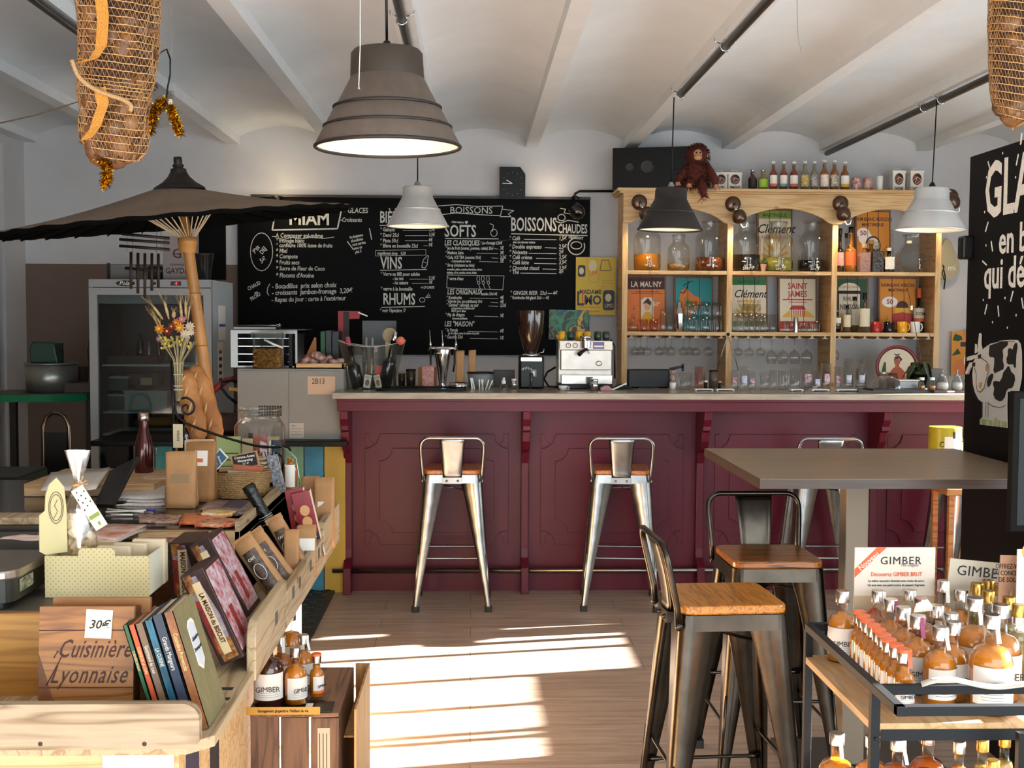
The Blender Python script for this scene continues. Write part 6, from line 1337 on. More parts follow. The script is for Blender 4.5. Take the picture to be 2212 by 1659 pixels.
b.box(-fw+.03, -fw+.04, .05, .57, .62, FZ-.14, fd); b.box(fw-.04, fw-.03, .05, .57, .62, FZ-.14, fd); b.build('cabinet', t)
b = MB(); b.box(-fw, fw, -.02, .02, FZ-.045, FZ, fg); b.box(-fw+.02, fw, -.021, -.019, FZ-.05, FZ-.045, ink); b.prism([(-.14+.055*math.cos(a*PI/10), FZ-.023+.017*math.sin(a*PI/10)) for a in range(20)], -.023, -.02, ink); b.text('Polar', .035, white, Tm(-.14, -.0235, FZ-.023), shear=.3)
b.box(.02, .035, -.0215, -.02, FZ-.03, FZ-.015, ink); b.box(.12, .18, -.0215, -.02, FZ-.035, FZ-.01, mat('red_display_back', '2a0a0c', .3)); b.text('-5', .022, mat('red_digits', 'ff3a40', .5, emit=3), Tm(.15, -.022, FZ-.022)); b.build('control_strip', t)
d = MB(); d.box(-fw, -fw+.045, -.02, .02, .12, FZ-.05, fg); d.box(fw-.045, fw, -.02, .02, .12, FZ-.05, fg); d.box(-fw+.045, fw-.045, -.02, .02, FZ-.09, FZ-.05, fg); d.box(-fw+.045, fw-.045, -.02, .02, .12, .6, fd); dr = d.build('door', t)
b = MB(); b.box(-fw+.045, fw-.045, -.004, .0, .6, FZ-.09, glass('fridge_glass', 'd4dcdc', .03)); b.build('pane', dr)
b = MB(); b.tube([(fw-.03, -.045, .9), (fw-.03, -.05, 1.15)], .008, chrome, 8); b.build('handle', dr)
zs = [at(330, y, 7.3).z for y in (897, 882-80+90*0, 790)]; shz = [at(330, 884, 7.35).z, at(330, 785, 7.35).z, at(330, 930, 7.35).z, at(330, 700, 7.35).z]
for z in shz[:3]:
    b = MB()
    for k2 in range(14): b.box(-fw+.05, fw-.05, .06+k2*.03, .066+k2*.03, z-.004, z, mat('wire_shelf', '9aa0a0', .4, .5))
    b.box(-fw+.05, fw-.05, .05, .06, z-.01, z, mat('wire_shelf', '', 0)); b.build('shelf', t)
b = MB(); z0 = at(480, 730, 7.3).z; b.box(fw, fw+.001, .18, .38, at(480, 735, 7.3).z, at(480, 660, 7.3).z, white); b.box(fw+.001, fw+.002, .19, .37, at(480, 706, 7.3).z, at(480, 700, 7.3).z, mat('blue_stripe', '3a5a9a', .5)); b.box(fw, fw+.001, .15, .3, at(480, 820, 7.3).z, at(480, 740, 7.3).z, white)
for j in range(5): b.box(fw+.001, fw+.002, .18, .26, at(480, 757+j*15, 7.3).z-.02, at(480, 757+j*15, 7.3).z, ink if j else mat('notice_red', 'a83224', .5))
b.build('notices', t)
fX = (FX0+FX1)/2
def inf(name, lab, cat, x0, x1, y0, zb, m, Y=7.35, lid=None, n=None):
    w = W_(x0, x1, Y); x = at((x0+x1)/2, 800, Y).x; h = at((x0+x1)/2, y0, Y).z-zb; o_ = thing(name, lab, cat, (x, Y, zb)); b = MB()
    if n: b.lathe([(w/2*.8, 0), (w/2, h*.3), (w/2, h*.7), (w/6, h*.85), (w/6, h)], m, 12)
    else: b.box(-w/2, w/2, -.06, .1, 0, h-(.012 if lid else 0), m)
    b.build('body', o_)
    if lid: b = MB(); b.box(-w/2-.005, w/2+.005, -.065, .105, h-.012, h, lid); b.build('lid', o_)
tubg = mat('tub_dark_green', '1e4436', .4); tubw = mat('tub_pale', '9aa39c', .4)
inf('plastic_tub', 'green tub with pale lid on the upper side of the lower fridge shelf', 'tub', 240, 280, 850, shz[0]+.0, tubg, lid=tubw); inf('plastic_tub', 'wide pale tub on the lower fridge shelf', 'tub', 275, 365, 843, shz[0], tubw, Y=7.3, lid=tubw)
inf('dark_box', 'dark box with a gold label inside the fridge', 'box', 283, 345, 806, shz[0]+.145, mat('fridge_box', '241f1c', .5), Y=7.42, lid=None); tag(MB().box(-.035, .035, 0, .002, 0, .045, mat('gold_label', 'b5a274', .4)).build('label_card', None, at(316, 832, 7.35)), 'gold printed card on the dark box in the fridge', 'label')
inf('plastic_tub', 'green tub standing on another behind the fridge door', 'tub', 241, 282, 812, shz[0]+.115, tubg, Y=7.38, lid=tubw)
for k2, (a, c, y0, m_) in enumerate(((296, 312, 720, dkb2), (318, 326, 738, mat('silver_top', 'a0a0a0', .3, .8)), (338, 350, 730, dkb2), (355, 364, 742, mat('olive_bottle', '3a3a1c', .2)), (262, 274, 752, mat('brown_jar', '4a2c20', .3)), (278, 290, 752, mat('brown_jar', '', 0)))): inf('fridge_bottle', 'dark bottle on the upper fridge shelf, %s from the left' % ORD[(2, 3, 4, 5, 0, 1)[k2]], 'bottle', a, c, y0, shz[1], m_, Y=7.4, n=1)
inf('bread_tray', 'wooden tray of dark bottles low behind the fridge glass', 'tray', 238, 345, 768, shz[1]-.002, mat('crate_dark', '3a2620', .6), Y=7.3)
b = MB(); b.tube([(-.12, 0, 0), (-.08, 0, .01), (.1, 0, .012), (.14, 0, 0)], [.012, .03, .03, .012], mat('bread', 'b5783a', .7, var=.2, vs=20), 12); tag(b.build('bread_loaf', None, at(335, 915, 7.35)), 'long loaf lying on the bottom fridge shelf', 'bread')
# things on the fridge
bxm = mat('wine_box', '8a807c', .7)
p0 = at(355, 607, 7.3); card('wine_carton', 'pale wine carton lettered GAYDA on the fridge', 'carton', (at(383, 600, 7.3).x, 7.3, FZ), W_(352, 412, 7.3), at(383, 510, 7.3).z-FZ, .15, bxm, prints=[('t', 'GAYDA', .5, .22, .13, mar, {'sx': .85, 'bold': .001}), ('t', 'DOMAINE', .5, .36, .05, mar), ('t', 'G', .5, .6, .22, mar, {'bold': .001}), ('l', [(.4, .6), (.6, .6)], .02, mar)])
card('metal_box', 'grey box with dark end lying left on the fridge', 'box', (at(262, 600, 7.4).x, 7.4, FZ), W_(232, 292, 7.4), at(262, 572, 7.4).z-FZ, .12, mat('grey_box', '6f6c69', .6), prints=[('r', 0, .12, 0, 1.1, ink)])
crate('dark toy truck shaped box between the grey box and the carton', 322, 350, 575, 7.35, black_p, 'black_box', z=FZ, bev=.01)
b = MB(); b.lathe([(.04, 0), (.06, .16), (.062, .165), (.055, .16)], mat('ice_bucket', '1a1a1c', .1, coat=.6), 20); tag(b.build('ice_bucket', None, (at(440, 600, 7.35).x, 7.35, FZ)), 'glossy black ice bucket on the right corner of the fridge', 'bucket')
# wooden bar chime hanging beside the parasol pole
t = thing('bamboo_chime', 'hanging chime of dark bamboo rods before the fridge', 'wind chime', at(312, 505, 6.2)); o_ = at(312, 505, 6.2); dwd = mat('dark_bamboo', '2c1c14', .5)
for (a, ay, c, cy2) in ((262, 505, 366, 515), (258, 517, 366, 525), (258, 531, 366, 539), (270, 579, 350, 586)): b = MB(); b.tube([at(a, ay, 6.2)-o_, at(c, cy2, 6.2)-o_], .0075, dwd, 8); b.build('cross_rod', t)
for (x, y0, y1) in ((283, 544, 624), (298, 546, 634), (313, 547, 645), (328, 547, 628), (342, 548, 622)): b = MB(); b.tube([at(x, y0, 6.18)-o_, at(x, y1, 6.18)-o_], .0075, dwd, 8); b.build('rod', t)
b = MB()
for x in (274, 286, 338, 348): b.tube([at(x, 440, 6.2)-o_, at(x, 545, 6.2)-o_], .001, ink, 4)
b.build('cord', t)
Y = 7.5; zt = at(100, 848, Y).z
t = thing('corner_table', 'dark corner table with a green glass edge', 'table', (at(95, 850, Y).x, Y, 0)); ox = at(95, 850, Y).x
b = MB(); b.prism([(-.33, -.15), (.05, -.15), (.26, .0), (.3, .3), (-.33, .3)], zt-.05, zt-.005, mat('green_glass_edge', '0e6a44', .15, coat=.5), 'xy'); b.prism([(-.33, -.14), (.05, -.14), (.25, .0), (.3, .3), (-.33, .3)], zt-.005, zt, mat('dark_tabletop', '3c2a20', .4), 'xy'); b.build('tabletop', t)
for dx, dy in ((-.28, -.08), (-.28, .25), (.2, .25)): b = MB(); b.box(dx-.02, dx+.02, dy-.02, dy+.02, 0, zt-.05, mat('dark_leg', '1c1512', .6)); b.build('leg', t)
def std(lab, x0, x1, ytop, Yd, m, lid=None, name='pot', cat='pot', taper=.95, zz=None, **kw): return pot(lab, x0, x1, ytop, Yd, m, lid, z=zz if zz is not None else zt, name=name, cat=cat, taper=taper, **kw)
t = std('brushed steel cooking pot on the corner table', 58, 166, 785, 7.6, mat('pot_steel', '8f9490', .35, .8), None, name='cooking_pot')
b = MB(); r = W_(58, 166, 7.6)/2; hp = at(112, 785, 7.6).z-zt; b.tube([(r*math.cos(a*PI/16), r*math.sin(a*PI/16), hp) for a in range(32)], .006, mat('pot_steel', '', 0), 6, closed=True); b.build('rim', t)
b = MB(); b.prism([(-.085, 0), (.09, 0), (.065, .13), (.04, .14), (-.07, .14), (-.09, .1)], -.06, .06, mat('green_plastic', '10362a', .45)); tag(b.build('green_container', None, (at(102, 785, 7.6).x, 7.6, zt+hp-.002), bevel=.012), 'dark green plastic container upside down on the cooking pot', 'container')
for k2, x in enumerate((131, 147)): b = MB(); b.lathe([(.014, 0), (.014, .1), (.01, .11), (.01, .13)], dkb2, 10); b.lathe([(.012, .128), (.012, .15)], black_p, 10); tag(b.build('small_bottle', None, (at(x, 785, 7.9).x, 7.78, zt+.15)), 'small black capped bottle behind the cooking pot, %s of two' % ('left', 'right')[k2], 'bottle')
tag(MB().box(-.1, .12, 7.74-7.75, .1, 0, .15, mat('back_shelf', '3a2f28', .6)).build('shelf_block', None, (at(140, 800, 7.75).x, 7.75, zt)), 'dark block shelf behind the cooking pot', 'shelf')
b = MB(); b.lathe([(.026, 0), (.024, .02), (.016, .05), (.022, .08), (.014, .12), (.02, .15), (.024, .2), (.018, .23), (.012, .24), (.02, .255), (.0, .275)], mat('mill_wood', '2e1c12', .3, coat=.4), 16); tag(b.build('pepper_mill', None, (at(197, 860, 7.6).x, 7.6, at(197, 826, 7.6).z)), 'tall turned dark wood pepper mill beside the fridge', 'pepper mill')
tag(MB().box(-.12, .04, -.1, .12, 0, at(197, 826, 7.6).z-zt, mat('back_shelf', '', 0)).build('shelf_block', None, (at(197, 860, 7.6).x-.02, 7.6, zt)), 'low dark block under the pepper mill', 'shelf')
t = thing('tube_chair', 'chair with rounded dark chrome tube back in the left corner', 'chair', (at(122, 1000, 6.3).x, 6.3, 0)); dchr = mat('dark_chrome', '6f6254', .2, 1.0)
b = MB(); z1 = at(122, 892, 6.3).z; hw = W_(95, 150, 6.3)/2; b.tube([(-hw, 0, 0), (-hw, 0, z1-.07), (-hw+.02, 0, z1-.02), (-hw+.05, 0, z1), (hw-.05, 0, z1), (hw-.02, 0, z1-.02), (hw, 0, z1-.07), (hw, 0, 0)], .011, dchr, 10); b.build('back_frame', t)
b = MB(); b.box(-hw+.01, hw-.01, -.01, .01, z1-.35, z1-.1, black_p); b.build('backrest', t); b = MB(); b.box(-hw, hw, .0, .35, .43, .46, black_p); b.build('seat', t)
for s_ in (-1, 1): b = MB(); b.tube([(s_*hw*.9, .33, 0), (s_*hw*.9, .33, .43)], .011, dchr, 8); b.build('leg', t)
b = MB(); b.prism([(-.14, 0), (.14, 0), (.15, .5), (.1, .72), (-.05, .75), (-.14, .7)], -.1, .15, black_p); tag(b.build('black_bag', None, (at(58, 1000, 6.6).x, 6.6, 0), bevel=.04), 'large black bin bag beside the tube chair', 'bag')
t = thing('black_chair', 'black box like chair cut off at the left edge', 'chair', (at(5, 1100, 5.4).x, 5.4, 0)); b = MB(); b.box(-.3, .1, -.1, .3, .1, at(0, 1025, 5.4).z, black_p); b.build('body', t, bevel=.01); b = MB(); b.box(-.3, .12, -.12, .0, at(0, 1075, 5.4).z-.02, at(0, 1075, 5.4).z, mat('metal_rail', '3a3c3c', .3, .8)); b.build('rail', t)
PY = 6.87; zb = at(700, 958, PY).z
t = thing('painted_boards', 'upright boards painted green, blue and yellow below the grey appliance', 'partition', (at(600, 1100, PY).x, PY, 0)); ox = at(600, 1100, PY).x
cols = [mat('board_yellow', 'b8973a', .6, var=.2, vs=4, stretch=(1, 1, .3)), mat('board_blue', '2d7a96', .6, var=.3, vs=9), mat('board_green', '6f9a7c', .6, var=.25, vs=5), mat('board_teal', '3a8a90', .6, var=.3, vs=6)]
for k2, (a, c, ci) in enumerate(((701, 746, 0), (658, 699, 1), (612, 656, 2), (566, 610, 0), (520, 564, 3), (474, 518, 1), (428, 472, 2), (382, 426, 0), (336, 380, 3), (290, 334, 2))):
    b = MB(); x0_, x1_ = at(a, 1100, PY).x-ox, at(c, 1100, PY).x-ox; b.box(x0_, x1_, 0, .025, .0, zb, cols[ci]); b.build('board', t, bevel=.002)
t = thing('black_side_table', 'black plate with upturned ends under the grey appliance', 'table', (at(560, 950, 6.75).x, 6.75, 0)); ox = at(560, 950, 6.75).x
b = MB(); b.box(at(200, 950, 6.75).x-ox, at(752, 950, 6.75).x-ox, -.05, .55, zb, zb+.03, black_p); b.build('plate', t, bevel=.005)
for x in (215, 480, 735): b = MB(); xx = at(x, 950, 7.1).x-ox; b.box(xx-.02, xx+.02, .4, .44, 0, zb, black_p); b.build('leg', t)
AZ = zb+.03; Y = 6.78; p0 = at(513, 950, Y); p1 = at(742, 797, Y); w = p1.x-p0.x; h = p1.z-AZ
t = thing('grey_appliance', 'grey two door appliance with a vent grille and a taped note', 'appliance', ((p0.x+p1.x)/2, Y, AZ)); ga = mat('appliance_grey', '8a8780', .5, var=.04, vs=30)
b = MB(); b.box(-w/2, w/2, .006, .45, 0, h, ga); b.build('body', t, bevel=.004)
sm = at(624, 870, Y).x-(p0.x+p1.x)/2
for a, c in ((-w/2+.002, sm-.001), (sm+.001, w/2-.002)): b = MB(); b.box(a, c, 0, .006, .004, h-.012, ga); b.build('door', t, bevel=.001)
b = MB(); gx = at(558, 880, Y).x-(p0.x+p1.x)/2
for i in range(9):
    for j in range(4): b.box(gx+i*.0149, gx+.0115+i*.0149, -.001, 0, at(0, 893, Y).z-AZ+.0+j*.0149-.01, at(0, 893, Y).z-AZ+.0015+j*.0149, ink)
b.build('vent_grille', t)
q = lambda x: at(x, 880, Y).x-(p0.x+p1.x)/2; r_ = lambda y: at(690, y, Y).z-AZ
b = MB(); b.box(q(665), q(724), -.003, 0, r_(852), r_(813), mat('note_peach', 'c9ab90', .7)); b.text('2B13', .045, ink, Tm(q(688), -.0035, r_(824)), sx=.8); b.build('paper_note', t, label='peach paper note marked 2B13')
b = MB(); b.box(q(625), q(656), -.003, 0, r_(946), r_(914), mat('label_grey', 'b8b0a2', .7)); b.text('444', .013, ink, Tm(q(634), -.0035, r_(920)))
for j in range(3): b.box(q(628), q(652), -.0035, -.003, r_(927+j*6), r_(926+j*6), grey_p)
b.build('small_label', t)
AT = AZ+h
# mini oven rack with tray, bucket, meat crate
Y = 6.95; p0 = at(500, 800, Y); w = W_(500, 642, Y); xc = at(571, 800, Y).x; hh = at(571, 713, Y).z-AT
t = thing('mini_oven', 'open steel mini oven with wire racks behind the nut bucket', 'oven', (xc, Y, AT)); ox_m = mat('oven_steel', '8c8a86', .3, .9); b = MB()
b.box(-w/2, w/2, 0, .3, hh-.02, hh, ox_m); b.box(-w/2, w/2, 0, .3, 0, .01, ox_m); b.box(-w/2, -w/2+.04, -.005, .3, 0, hh, ox_m); b.box(w/2-.012, w/2, -.005, .3, 0, hh, ox_m); b.box(w/2-.05, w/2-.03, 0, .01, 0, hh-.02, black_p); b.box(-w/2, w/2, .28, .3, 0, hh, mat('oven_back', '3a2a20', .5)); b.build('case', t)
for j in range(4): b = MB(); b.box(-w/2+.04, w/2-.05, .01, .27, .03+j*.045, .033+j*.045, chrome); b.build('wire_rack', t)
b = MB(); b.box(-w/2-.01, w/2+.05, -.03, .28, hh, hh+.004, mat('sheet_pan', '3a3836', .3, .8)); b.build('top_plate', t)
t = thing('grill_tongs', 'steel tongs and plates stacked on the mini oven', 'tongs', (xc-.03, Y, AT+hh+.005)); b = MB(); b.box(-.14, .1, -.02, .2, 0, .012, mat('plate_steel', '6a6864', .3, .9)); b.tube([(-.14, -.02, .02), (.1, -.02, .022), (.125, -.02, .03), (.13, -.02, .022), (.1, -.02, .012)], .003, chrome, 6); b.build('arms', t)
Yb = 6.84; r = W_(546, 614, Yb)/2; hb = at(580, 718, Yb).z-AT; t = thing('nut_bucket', 'clear bucket of golden nuts with a white swing handle', 'bucket', (at(580, 800, Yb).x, Yb, AT))
b = MB(); b.prism(rrect(-r*.93, r*.93, -r*.8, r*.8, r*.5), 0, hb-.03, glass('bucket_plastic', 'dcdedb', .004, .4), 'xy'); b.build('bucket', t)
nm = mat('nuts', 'a87c3a', .75, c2='5a3c18', vs=60, bump=.3, bs=90, spec=.15); b = MB(); b.prism(rrect(-r*.9, r*.9, -r*.72, r*.72, r*.48), .004, hb*.52, nm, 'xy')
rr = random.Random(4)
for i in range(150):
    a = rr.choice((-1, 1)); px_, py_, pz_ = rr.uniform(-r*.8, r*.8), -r*.70, rr.uniform(.01, hb*.54)
    if i > 110: py_ = rr.uniform(-r*.7, r*.7); pz_ = hb*.53
    b.ball((px_, py_, pz_), .0075, nm, 6, (1.2, .8, .8))
o2_ = b.build('nuts', t); o2_['kind'] = 'stuff'
b = MB(); b.prism(rrect(-r*1.03, r*1.03, -r*.9, r*.9, r*.5), hb-.03, hb, glass('bucket_lid', 'd8dad6', .04, .4), 'xy'); b.build('lid', t)
b = MB(); b.tube([(-r*.1, -r*.92, hb-.04), (r*.5, -r*1.0, hb-.065), (r*1.02, -r*.8, hb-.085)], .006, wht_p, 8); b.build('handle', t)
Yc = 6.86; w = W_(640, 745, Yc); xc = at(692, 800, Yc).x; t = thing('wooden_tray', 'shallow pale wooden tray holding dried sausages', 'tray', (xc, Yc, AT+.001)); b = MB(); z1 = at(692, 785, Yc).z-AT
b.box(-w/2, w/2, -.06, -.05, 0, z1, pinex); b.box(-w/2, w/2, .06, .07, 0, z1, pinex); b.box(-w/2, -w/2+.01, -.06, .07, 0, z1, pinex); b.box(w/2-.01, w/2, -.06, .07, 0, z1, pinex); b.box(-w/2, w/2, -.06, .07, 0, .006, pinex); b.build('tray', t)
sau = mat('sausage', 'b89888', .7, c2='6a2c28', vs=30, bump=.8, bs=60); sau2 = mat('sausage_dark', '6a2a26', .6, c2='c8a898', vs=38, bump=.8, bs=60)
for k2, (x, y, a, m_, s) in enumerate(((660, 778, .9, sau, 1), (675, 779, -.5, sau, .9), (688, 768, -.35, sau2, 1.25), (706, 776, .7, sau, 1), (720, 780, -.4, sau, .9), (733, 779, .3, sau, .85), (655, 783, 0, sau, .8), (698, 783, .2, sau, .9))):
    p = at(x, y+2, Yc); d = Vector((math.cos(a), 0, math.sin(a)))*.035*s; p.z = max(p.z, AT+.03); b = MB(); b.tube([-d, -d*.8, Vector((0, -.004, .003)), d*.8, d], [.006, .016*s, .02*s, .016*s, .006], m_, 12)
    tag(b.build('dried_sausage', None, (p.x, Yc-.02+.012*(k2 % 4), p.z)), ('long dark red dried sausage on top of the pile' if m_ is sau2 else 'floury dried sausage in the wooden tray, %s' % ('at the left end', 'under the left tip of the dark red one', '', 'under the right tip of the dark red one', 'second from the right end', 'at the right end', 'lowest at the left end', 'lying flat in the middle')[k2]), 'sausage', 'dried sausages in the wooden tray')
for k2, (a, c, y0, m_, lab) in enumerate(((692, 702, 716, mat('folder_green', '1c5a34', .5), 'dark green folder standing behind the sausages'), (703, 716, 714, mat('folder_dark', '1b2024', .4), 'dark folder beside the green one behind the sausages'), (717, 732, 716, mat('folder_black', '14161a', .4), 'black folder at the right end behind the sausages'))):
    w = W_(a, c, 7.05); tag(MB().box(-w/2, w/2, 0, .2, 0, at(a, y0, 7.05).z-AT, m_).build('folder', None, (at((a+c)/2, 760, 7.05).x, 7.05, AT), bevel=.003), lab, 'folder')
b = MB(); b.prism([(-.06, 0), (.03, 0), (.03, .17), (.02, .175)], 0, .004, mat('orange_card', 'a8652c', .6)); tag(b.build('card_wedge', None, (at(672, 780, 7.0).x, 7.0, AT)), 'brown pointed card leaning behind the sausages', 'card')
# red curved chair back and dark straps between fridge and appliance
t = thing('red_bag', 'red and black bag with looping straps between fridge and appliance', 'bag', (at(485, 930, 6.9).x, 7.15, AZ)); o_ = Vector((at(485, 930, 6.9).x, 7.15, AZ)); b = MB()
b.tube([at(x, y, 7.0)-o_ for x, y in ((452, 852), (468, 838), (488, 822), (512, 815))], [.01, .02, .018, .012], mat('red_leather', '8c2422', .5), 10); b.build('red_strap', t)
b = MB(); b.tube([at(x, y, 6.98)-o_ for x, y in ((512, 872), (492, 856), (478, 838), (480, 826), (500, 822), (513, 826))], .008, black_p, 8); b.build('black_strap', t)
b = MB(); b.box(-.11, .09, -.02, .06, 0, .12, mat('bag_brown', '4a2a1c', .6)); b.build('body', t, bevel=.02)
b = MB(); b.bar(at(495, 840, 6.97)-o_, at(514, 842, 6.97)-o_, .01, .02, mat('strap_yellow', 'c9a030', .5)); b.build('tab', t)
DZ, TA, TB_ = 0.675, 0.875, 0.90
pny = wood('pine_y', 'c0aa86', '9c7f5a', 1, .9, .5, knots='a8743e'); pnx = wood('pine_x', 'dcb888', 'c0935c', 0, .9, .5, knots='8a5a32'); pale = wood('pale_pine', 'ad9b80', '80694e', 0, .8, .5, knots='96683e')
dk_top = mat('counter_dark_glass', '3a302b', .12, var=.15, vs=3)
sc = thing('shop_counter', 'pine shop counter with a dark top, trays and rails in the left foreground', 'counter', (-1.0, 3.6, 0))
def C_(): return MB(Tm(1.0, -3.6, 0))
b = C_(); b.box(-2.2, -.73, 3.8, 5.0, TB_-.03, TB_, pnx); b.box(-2.19, -.74, 3.83, 4.99, TB_, TB_+.003, dk_top); b.build('countertop', sc, bevel=.002)
b = C_(); b.box(-1.7, -.90, 2.87, 3.8, TA-.025, TA, mat('grey_shelf_top', '4b463f', .5, var=.2, vs=8)); b.build('lower_top', sc)
b = C_(); b.box(-1.7, -.90, 2.85, 2.87, DZ, TA-.002, wood('orange_pine', 'c8903f', 'ad732c', 0, .7, .45, knots='7c4a20')); b.build('front_panel', sc)
b = C_(); b.prism([(-1.6, 2.52), (-.60, 2.52), (-.55, 2.57), (-.55, 5.0), (-.92, 5.0), (-.92, 2.86), (-1.6, 2.86)], DZ-.025, DZ, pny, 'xy'); b.build('tray_deck', sc, bevel=.002)
b = C_()
for px, py in ((505, 1488), (470, 1528), (498, 1510)): q_ = on(px, py, DZ); b.box(q_.x-.035, q_.x-.002, q_.y-.01, q_.y+.01, DZ, DZ+.001, ink)
b.build('price_slots', sc)
def railshape(y0, y1, z0, z1, r0, r1):
    P = [(y0, z0)]
    P += [(y0+r0-r0*math.cos(a*PI/12), z1-r0+r0*math.sin(a*PI/12)) for a in range(7)] if r0 else [(y0, z1)]
    P += [(y1-r1+r1*math.sin(a*PI/12), z1-r1+r1*math.cos(a*PI/12)) for a in range(7)] if r1 else [(y1, z1)]
    return P+[(y1, z0)]
b = C_(); b.prism([(-1.6, .674), (-.575, .674), (-.565, .69), (-.565, .735)]+[(-.60+.035*math.cos(a*PI/12), .735+.035*math.sin(a*PI/12)) for a in range(7)]+[(-1.6, .77)], 2.49, 2.515, pale, 'xz')
for px in (87, 312): q_ = at(px, 1607, 2.49); b.lathe([(.0, 0), (.005, -.0002), (.0065, 0)], mat('screw_hole', '3a2a1a', .8), 10, (0, 0, 0), cap=False) if 0 else b.prism([(q_.x+.005*math.cos(a*PI/6), q_.z+.005*math.sin(a*PI/6)) for a in range(12)], 2.4893, 2.49, mat('screw_hole', '3a2a1a', .8))
b.build('front_rail', sc, bevel=.003)
for nm_, a in (('side_rail', (3.04, 3.55, .65, .80, .05, .0)), ('side_rail', (3.56, 4.55, .65, .765, .0, .0)), ('side_rail', (4.45, 4.97, .655, .815, .05, .03))):
    b = C_(); b.prism(railshape(*a), -.57 if a[0] != 4.45 else -.571, -.545 if a[0] != 4.45 else -.544, pny, 'yz'); b.build(nm_, sc, bevel=.004)
b = C_()
for y in (3.36, 3.68, 3.82, 4.08, 4.4, 4.3): b.box(-.5445, -.5437, y-.02, y+.02, .715, .75, mat('tiny_slate', '4a4a4c', .6))
b.build('price_tags', sc)
b = C_(); b.box(-.92, -.73, 3.8, 5.0, DZ, TB_-.03, pnx); b.box(-.745, -.73, 3.8, 5.0, DZ, TB_+.03, pny); b.build('side_panel', sc)
b = C_(); b.box(-1.6, -.62, 2.54, 3.3, .0, DZ-.026, pnx); b.box(-2.1, -.70, 3.3, 4.95, 0, DZ-.026, pnx); b.build('base', sc)
b = C_(); q0 = at(305, 1659, 2.48); b.box(-.78, -.63, 2.535, 2.54, .2, DZ-.03, mat('white_sheet', 'd8d4cc', .7)); b.box(-.62, -.618, 2.6, 2.72, .2, DZ-.03, mat('poster_purple', '2f2a40', .6)); b.box(-.6185, -.6175, 2.62, 2.69, .2, .52, mat('poster_mustard', 'b89a3c', .6)); b.box(-.62, -.617, 2.84, 2.93, .3, DZ-.03, ink); b.build('pasted_posters', sc)
# raised wooden slab at the back left
t = thing('wooden_bench_top', 'thick wooden slab on legs at the back left of the shop counter', 'table', (at(180, 1052, 4.6).x, 4.6, 0)); ox = at(180, 1052, 4.6).x
b = MB(); xa, xb = at(47, 1052, 4.5).x-ox, at(330, 1052, 4.5).x-ox; b.box(xa, xb, -.08, .38, TB_+.004, TB_+.052, pnx); b.build('slab', t, bevel=.003)
for x in (xa+.02, xa+.045): pass
b = MB(); b.box(xa+.005, xa+.025, -.07, -.04, 0.0, TB_, pnx); b.build('leg', t)
# the brown lettered wooden box and its price note
Y = 2.62; x0, x1 = at(76, 1520, Y).x, at(283, 1520, Y).x; w = x1-x0
t = thing('lettered_box', 'old brown wooden box with dark script lettering and a price note', 'box', ((x0+x1)/2, Y+.01, DZ), (-.10, 0, 0.0)); old = wood('old_wood', 'a56e38', '7e5026', 0, .9, .5); old2 = mat('old_wood_stain', '4f2c16', .6, c2='7a4a22', vs=10); scr = mat('burnt_script', '3c1c14', .7)
b = MB(); h = .262; b.box(-w/2, w/2, 0, .012, 0, h, old); b.box(-w/2, w/2, .012, .055, 0, h-.005, mat('box_side', '4a2a18', .6, c2='6a4024', vs=20)); b.box(-w/2+.01, w/2+.02, .056, .07, 0, h+.012, old)
for v in (.21, .225*0+.085): b.box(-w/2, w/2, -.0008, .001, v-.0012, v+.0012, scr)
b.prism([(-w/2, 0), (-w/2+.055, 0), (-w/2+.05, .03), (-w/2+.03, .07), (-w/2+.02, .1), (-w/2, .16)], -.0006, .0, old2); b.build('body', t, bevel=.0015)
b = MB(); b.text('Cuisinière', .056, scr, Tm(.016, -.001, .168), sx=.66, shear=.5, bold=.0002, space=1.05); b.text('Lyonnaise', .056, scr, Tm(.004, -.001, .112), sx=.68, shear=.5, bold=.0002, space=1.1); b.tube([(-.07, -.001, .15), (-.062, -.001, .165), (-.052, -.001, .155), (-.075, -.001, .11), (-.085, -.001, .09)], .0012, scr, 5); b.build('lettering', t)
b = MB(Tm(0.028, -.003, .225, -.05, .04, 0)); b.box(-.03, .028, 0, .001, -.032, .03, mat('note_paper', 'ddd6c0', .7)); b.text('30€', .027, ink, Tm(0, -.001, -.003), shear=.25, bold=.0003); b.build('price_note', t, label='white note with a handwritten price')
# books
def book(lab, px0, px1, pyb, h, m, txt, tm, dep=.17, tilt=-.285, Y=2.60, cover=None):
    w = (px1-px0)/F*Y; x = at(px0, pyb, Y).x; t = thing('book', lab, 'book', (x, Y, DZ+.001), (0, tilt, 0), 'old cookbooks leaning on the front shelf')
    b = MB(); b.box(0, w, 0, .003, 0, h, m); b.box(0, .0018, 0, dep, 0, h, cover or m); b.box(w-.0018, w, 0, dep, 0, h, cover or m); b.build('cover', t)
    b = MB(); b.box(.002, w-.002, .004, dep-.004, .002, h-.003, mat('page_block', 'cfc0a6', .8, c2='a88a70', vs=90, stretch=(60, 1, 1))); b.build('pages', t)
    b = MB(); b.text(txt, w*.62, tm, Matrix.Translation((w/2, -.0006, h*.66)) @ Matrix.Rotation(-PI/2*-1, 4, 'Y') @ Matrix.Identity(4), sx=.75, bold=.0001); b.build('spine_text', t); return t
tg = mat('title_gold', 'd0b478', .5); tw_ = mat('title_pale', 'c8c4b4', .5)
